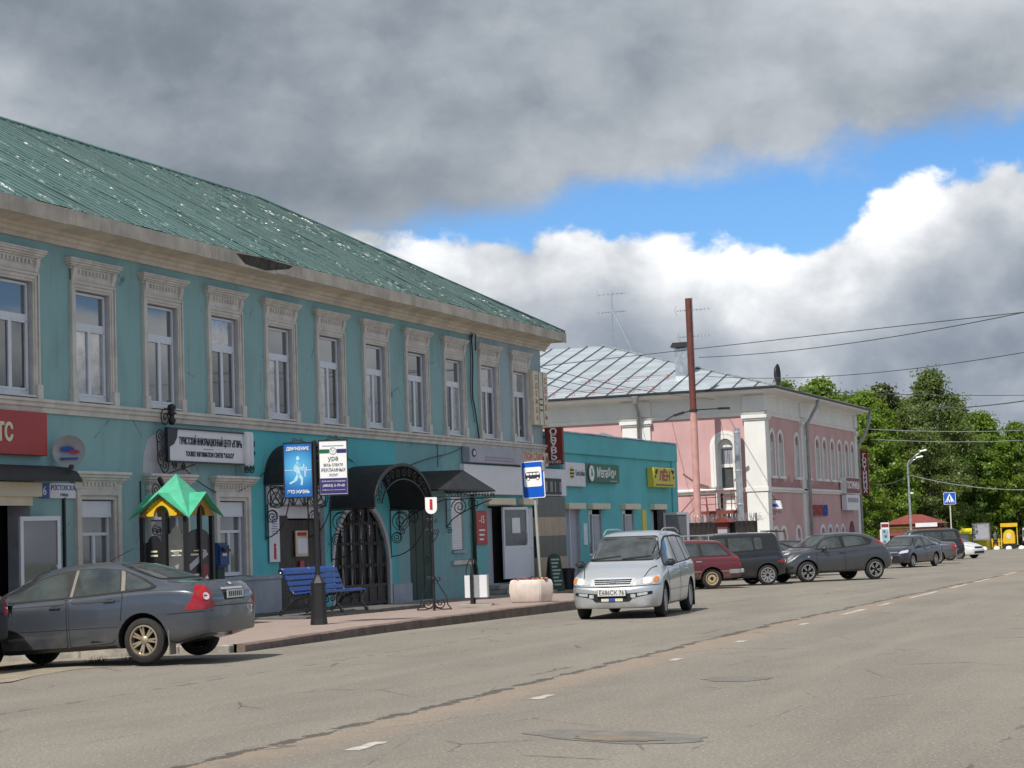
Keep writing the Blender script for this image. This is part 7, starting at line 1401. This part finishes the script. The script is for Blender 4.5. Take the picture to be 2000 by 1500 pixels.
# grass edge of the park
b = MB(); b.add([(-60, 186, ground_z(186) + .0), (-21, 192, ground_z(192)), (-18, 262, ground_z(262)), (-60, 262, ground_z(262))], [(0, 1, 2, 3)]); tag(b.build('lawn', 'grass'), kind='structure')
# double lamp post
t = thing('street_lamp', 'tall grey street lamp with two short arms over the parked cars', 'street lamp', (-24.4, 140, ground_z(140))); MB().tube([(0, 0, 0), (0, 0, 4), (0, 0, 6.6), (.15, 0, 6.9)], [.10, .08, .06, .05], 8).build('pole', 'galv', t, smooth=40)
for k, (dx, dz) in enumerate(((1.0, .55), (.75, .2))):
    MB().tube([(.05, -.3 * k, 6.7 - .25 * k), (dx * .5, -.3 * k, 6.85 + dz * .5 - .15 * k), (dx, -.3 * k, 6.9 + dz - .1 * k)], .035, 6).build('arm', 'galv', t, smooth=True); MB().bar((dx - .1, -.3 * k, 6.92 + dz - .1 * k), (dx + .4, -.3 * k, 7.0 + dz - .1 * k), .2, .12).build('lamp_head', 'retro_white', t, bevel=.03)
MB().lathe([(0, -.12), (.1, -.1), (.13, 0), (.0, .02)], 10, (.2, 0, 4.55)).build('camera_dome', 'retro_white', t, smooth=True); MB().bar((0, 0, 4.6), (.2, 0, 4.58), .04, .04).build('dome_arm', 'galv', t)
# crossing sign
t = thing('crossing_sign', 'square blue pedestrian crossing sign on a thin pole in front of the trees', 'road sign', (-21.25, 138, ground_z(138))); MB().tube([(0, 0, 0), (0, 0, 4.4)], .045, 8).build('pole', 'trim', t); s_ = MB().prism(rrect(.42, .42, .05), 'y', -.02, 0).build('sign_plate', 'retro_white', t, loc=(0, -.06, 4.0)); MB().prism(rrect(.395, .395, .04), 'y', -.025, -.02).build('blue_field', 'blue_sign', s_); MB().prism([(-.33, -.27), (.33, -.27), (0, .33)], 'y', -.03, -.025).build('white_triangle', 'retro_white', s_)
b = MB(); b.prism(arc(.0, .16, .035, .035, 0, 360, 10)[:-1], 'y', -.036, -.03)
for p, q, w in (((0, .12), (-.01, -.04), .075), ((-.01, -.04), (.10, -.23), .045), ((-.01, -.04), (-.11, -.23), .045), ((.0, .1), (.09, -.02), .03), ((0, .1), (-.09, -.0), .03)): b.bar((p[0], -.033, p[1]), (q[0], -.033, q[1]), .005, w)
for k in range(4): b.box(-.26 + k * .15, -.2 + k * .15, -.036, -.03, -.27, -.2)
b.build('walker_pictogram', 'ink', s_)
# red roofed kiosk
t = thing('red_roof_kiosk', 'low kiosk with two tier red tiled roof and yellow stripe behind the parked cars', 'kiosk', (-27.2, 158, ground_z(158))); t.scale = (.82, .82, .9); MB().box(-3.2, 3.4, -2, 2, 0, 2.3).build('wall', 'kiosk_brown', t)
def hip(nm, x0, x1, y0, y1, z0, z1, ins, m='roof_red'):
    b = MB(); v = [(x0, y0, z0), (x1, y0, z0), (x1, y1, z0), (x0, y1, z0), (x0 + ins, (y0 + y1) / 2, z1), (x1 - ins, (y0 + y1) / 2, z1)]; b.add(v, [(0, 1, 5, 4), (1, 2, 5), (2, 3, 4, 5), (3, 0, 4), (0, 3, 2, 1)]); return b.build(nm, m, t)
hip('roof', -2.6, 4.2, -2.8, 2.8, 1.72, 2.5, 1.5); MB().box(-2.6, 2.6, -1.6, 1.6, 2.25, 2.75).build('wall', 'kiosk_brown', t); hip('roof', -3.0, 3.0, -2.0, 2.0, 2.72, 3.55, 2.3); MB().box(-2.3, 2.3, -1.64, -1.6, 2.35, 2.5).build('stripe', 'yellow', t); MB().box(.4, 2.5, -2.1, -2.04, 2.42, 2.78).build('name_board', 'sign_white', t)
# information totem, tent, billboard, cart, fence, bollards, walker
t = thing('advert_totem', 'narrow white and blue information board at the hotel end of the square', 'board', (-24.75, 132, ground_z(132)), R(8)); t.scale = (.8, .8, .9); MB().box(-.34, .34, -.06, .06, .3, 2.7).build('board', 'sign_white', t); MB().box(-.28, .28, -.07, -.06, .9, 2.2).build('print_field', 'faded_blue', t); MB().box(-.3, .3, -.075, -.06, 2.35, 2.6).build('print_field', 'dark_red', t)
for k in range(3): MB().box(-.16 + .1 * (k % 2), .02 + .1 * (k % 2), -.08, -.07, 1.95 - k * .38, 2.12 - k * .38).build('picture', 'poster_grey', t)
MB().box(-.42, -.36, -.03, .03, 0, 2.2).build('post', 'retro_white', t)
t = thing('yellow_tent', 'yellow tent stall with a blue picture on its left side', 'tent', (-26.6, 186, ground_z(186))); b = MB(); b.box(-1.6, 1.3, -1.2, 1.2, 0, 1.5); b.build('tent_wall', 'yellow_tent', t); b = MB(); b.add([(-1.8, -1.3, 1.5), (1.4, -1.3, 1.5), (1.4, 1.3, 1.5), (-1.8, 1.3, 1.5), (-1.1, 0, 2.05), (.8, 0, 2.05)], [(0, 1, 5, 4), (1, 2, 5), (2, 3, 4, 5), (3, 0, 4)]); b.build('tent_roof', 'yellow_tent', t); MB().box(-1.7, -.35, -1.26, -1.2, .2, 1.45).build('picture_panel', 'pale_blue', t); MB().prism([(-1.4, .3), (-.9, .25), (-.6, .8), (-1.1, 1.1)], 'y', -1.27, -1.255).build('picture', 'sign_white', t); MB().prism([(-.5, .2), (-.2, .25), (-.2, .9), (-.45, .8)], 'y', -1.275, -1.26).build('picture', 'red_sign', t)
t = thing('billboard', 'grey billboard with a torn pale poster right of the yellow tent', 'billboard', (-25.6, 184, ground_z(184)), R(-5)); MB().box(-.8, .75, -.05, .05, .9, 2.45).build('board', 'grey_metal', t); MB().prism([(-.6, 1.0), (.6, 1.05), (.65, 2.3), (.1, 2.25), (-.55, 2.3)], 'y', -.065, -.05).build('poster', 'sign_grey', t); b = MB(); b.box(.78, .86, -.05, .05, 0, 2.5); b.build('post', 'trunk_bark', t); MB().box(-.88, -.8, -.05, .05, 0, 2.45).build('post', 'trunk_bark', t); MB().box(-.9, .9, -.07, .07, 2.45, 2.52).build('top_rail', 'trunk_bark', t)
t = thing('yellow_picket_fence', 'short yellow picket fence at the far side of the square', 'fence', (-24.5, 187, ground_z(187)))
for k in range(8): b = MB(); b.prism([(-.85 + k * .21, .1), (-.73 + k * .21, .1), (-.73 + k * .21, .95), (-.79 + k * .21, 1.05), (-.85 + k * .21, .95)], 'y', -.02, .02); b.build('picket', 'yellow', t)
for zz in (.3, .7): MB().box(-.9, .8, .02, .05, zz, zz + .08).build('rail', 'yellow', t)
t = thing('yellow_ride_cart', 'yellow amusement cart with rounded back and name board above', 'cart', (-23.5, 187, ground_z(187))); b = MB(); b.prism([(-.5, .5), (.55, .5), (.55, 1.2)] + arc(.02, 1.3, .5, .5, 0, 180, 10) + [(-.5, 1.2)], 'y', -.3, .3); b.build('cart_body', 'yellow', t); MB().prism(arc(.0, 1.2, .22, .28, 0, 360, 14)[:-1], 'y', -.33, -.3).build('emblem', 'cream', t); MB().box(-.75, .8, -.1, .1, 2.05, 2.4).build('name_board', 'yellow', t)
for xx in (-.7, .75): MB().box(xx - .04, xx + .04, -.04, .04, .4, 2.1).build('post', 'yellow', t)
for xx in (-.35, .4): MB().lathe([(.0, -.08), (.28, -.08), (.32, -.04), (.32, .04), (.28, .08), (0, .08)], 14, (xx, -.2, .32), 'y').build('wheel', 'rubber', t)
t = thing('white_minibus', 'white minibus cut off by the right edge of the photo', 'minibus', (-21.3, 186, ground_z(186))); MB().box(-.75, 3.4, -.9, .9, .45, 2.0).build('body', 'sign_white', t, bevel=.15, seg=3); MB().box(-.72, 1.2, -.93, -.9, 1.1, 1.75).build('side_window', 'glass', t); MB().box(-.78, -.74, -.7, .7, 1.1, 1.75).build('windscreen', 'glass', t); MB().box(-.8, .9, -.95, -.88, .55, .75).build('bumper', 'plastic_dark', t)
for xx in (.0, 2.6): MB().lathe([(0, -.12), (.25, -.12), (.33, -.08), (.33, .08), (0, .12)], 16, (xx, -.85, .33), 'y').build('wheel', 'rubber', t)
b = MB(); b.lathe([(.24, 0), (.25, .06), (.22, .16), (.14, .24), (0, .27)], 14); me = b.mesh('bollard', 'retro_white', smooth=60)
for i, (px_, y) in enumerate(((-25.2, 182.3), (-24.05, 182.1), (-22.95, 182), (-21.8, 181.8), (-20.75, 181.7))):
    o = put('bollard', me, None, (px_, y, ground_z(y))); o.scale = (1.15, 1.15, 1.15); tag(o, ('white dome bollard half hidden by the white sedan', 'white dome bollard below the billboard post', 'white dome bollard below the yellow picket fence', 'white dome bollard below the yellow cart', 'white dome bollard at the right edge')[i], 'bollard', 'white dome bollards across the square')
# a walker at the far side
def person(label, x, y, rz, h=1.7):
    t = thing('person', label, 'person', (x, y, ground_z(y)), rz); me = bpy.data.meshes.new('body'); s_ = h / 1.7
    J_ = [((0, 0, .95), .15), ((0, 0, 1.15), .15), ((0, 0, 1.38), .17), ((0, 0, 1.5), .06), ((0, 0, 1.56), .085), ((0, 0, 1.66), .09), ((.1, 0, .88), .10), ((.11, -.08, .48), .065), ((.11, -.02, .07), .05), ((-.1, 0, .88), .10), ((-.11, .1, .48), .065), ((-.11, .2, .08), .05), ((.2, 0, 1.38), .07), ((.25, .06, 1.12), .05), ((.24, -.06, .88), .04), ((-.2, 0, 1.38), .07), ((-.25, -.05, 1.12), .05), ((-.24, -.16, .9), .04), ((.11, -.16, .04), .045), ((-.11, .08, .05), .045)]
    E_ = [(0, 1), (1, 2), (2, 3), (3, 4), (4, 5), (0, 6), (6, 7), (7, 8), (0, 9), (9, 10), (10, 11), (2, 12), (12, 13), (13, 14), (2, 15), (15, 16), (16, 17), (8, 18), (11, 19)]
    me.from_pydata([tuple(c * s_ for c in j[0]) for j in J_], E_, []); o = bpy.data.objects.new('tmp', me); COL.objects.link(o); sk = o.modifiers.new('s', 'SKIN')
    for i, j in enumerate(J_): me.skin_vertices[0].data[i].radius = (j[1] * s_, j[1] * s_ * .8)
    me.skin_vertices[0].data[0].use_root = True; o.modifiers.new('u', 'SUBSURF').levels = 1; dg = bpy.context.evaluated_depsgraph_get(); dg.update(); m2 = bpy.data.meshes.new_from_object(o.evaluated_get(dg)); bpy.data.objects.remove(o); m2.name = 'body'
    m2.materials.clear(); [m2.materials.append(M[q]) for q in ('cloth_grey', 'cloth_dark', 'skin')]
    for p in m2.polygons: z = p.center.z / s_; p.material_index = 1 if z < .92 else (2 if z > 1.49 or (abs(p.center.x) / s_ > .2 and z < .98) else 0)
    m2.shade_smooth(); put('body', m2, t); MB().lathe([(0, 1.79), (.07, 1.77), (.105, 1.7), (.10, 1.62), (.085, 1.64), (0, 1.76)], 12).build('hair', 'ink', t, smooth=True); return t
person('person in dark trousers and grey top walking by the billboard', -24.3, 183.5, R(60))
# overhead wires
def wire(name, label, a, c, sg, r=.012):
    o = MB().tube(sag(a, c, sg, 24), r, 5).build(name, 'wire_grey', None, smooth=True); return tag(o, label, 'cable', 'overhead cables')

for nm, lab, a, c, sg, rr_, m_ in (
    ('overhead_cable', 'long thin wire from the turquoise building corner to the upper right edge', (-21.12, 56.9, 6.94), (-4.49, 40.0, 5.77), .0, .01, 'wire_grey'),
    ('overhead_cable', 'wire starting behind the red pipe and climbing to the right edge', (-23.13, 82.0, 9.2), (-6.74, 60.0, 7.85), .25, .016, 'wire_grey'),
    ('overhead_cable', 'wire crossing the clouds just above the satellite dish', (-23.67, 85.0, 8.6), (-6.81, 60.0, 6.64), .35, .014, 'wire_grey'),
    ('overhead_cable', 'dark wire in front of the top of the tallest tree', (-21.1, 86.0, 7.9), (-13.75, 120.0, 9.1), .1, .02, 'wire_grey'),
    ('overhead_cable', 'pair of dark wires at the right edge level with the round tree top', (-21.0, 130.0, 9.2), (-12.62, 110.0, 8.16), .1, .035, 'wire_grey'),
    ('overhead_cable', 'upper pale wire from the far hotel corner across the trees', (-20.68, 106.0, 6.88), (-15.02, 130.0, 7.45), .12, .022, 'wire_pale'),
    ('overhead_cable', 'lower pale wire from the far hotel corner across the trees', (-20.43, 106.0, 6.3), (-15.06, 130.0, 6.79), .12, .022, 'wire_pale'),
    ('overhead_cable', 'pale wire from the street lamp sloping down to the right edge', (-24.29, 140.0, 5.11), (-15.23, 130.0, 3.57), .25, .022, 'wire_pale'),
    ('overhead_cable', 'wire between the vertical hotel sign and the street lamp', (-20.55, 106.0, 3.88), (-24.28, 140.0, 5.22), .3, .02, 'wire_grey'),
    ('overhead_cable', 'wire running from the turquoise corner low over the zinc roof', (-21.19, 57.0, 6.9), (-23.24, 84.5, 7.5), .15, .012, 'wire_grey'),
    ('overhead_cable', 'middle wire from the turquoise corner to the hotel gutter', (-21.2, 57.0, 6.63), (-25.62, 84.3, 8.1), .2, .012, 'wire_grey'),
    ('overhead_cable', 'lowest wire from the turquoise corner to the hotel gutter', (-21.21, 57.0, 6.42), (-27.09, 84.3, 8.1), .2, .012, 'wire_grey')):
    o = wire(nm, lab, a, c, sg, rr_); o.data.materials[0] = M[m_]
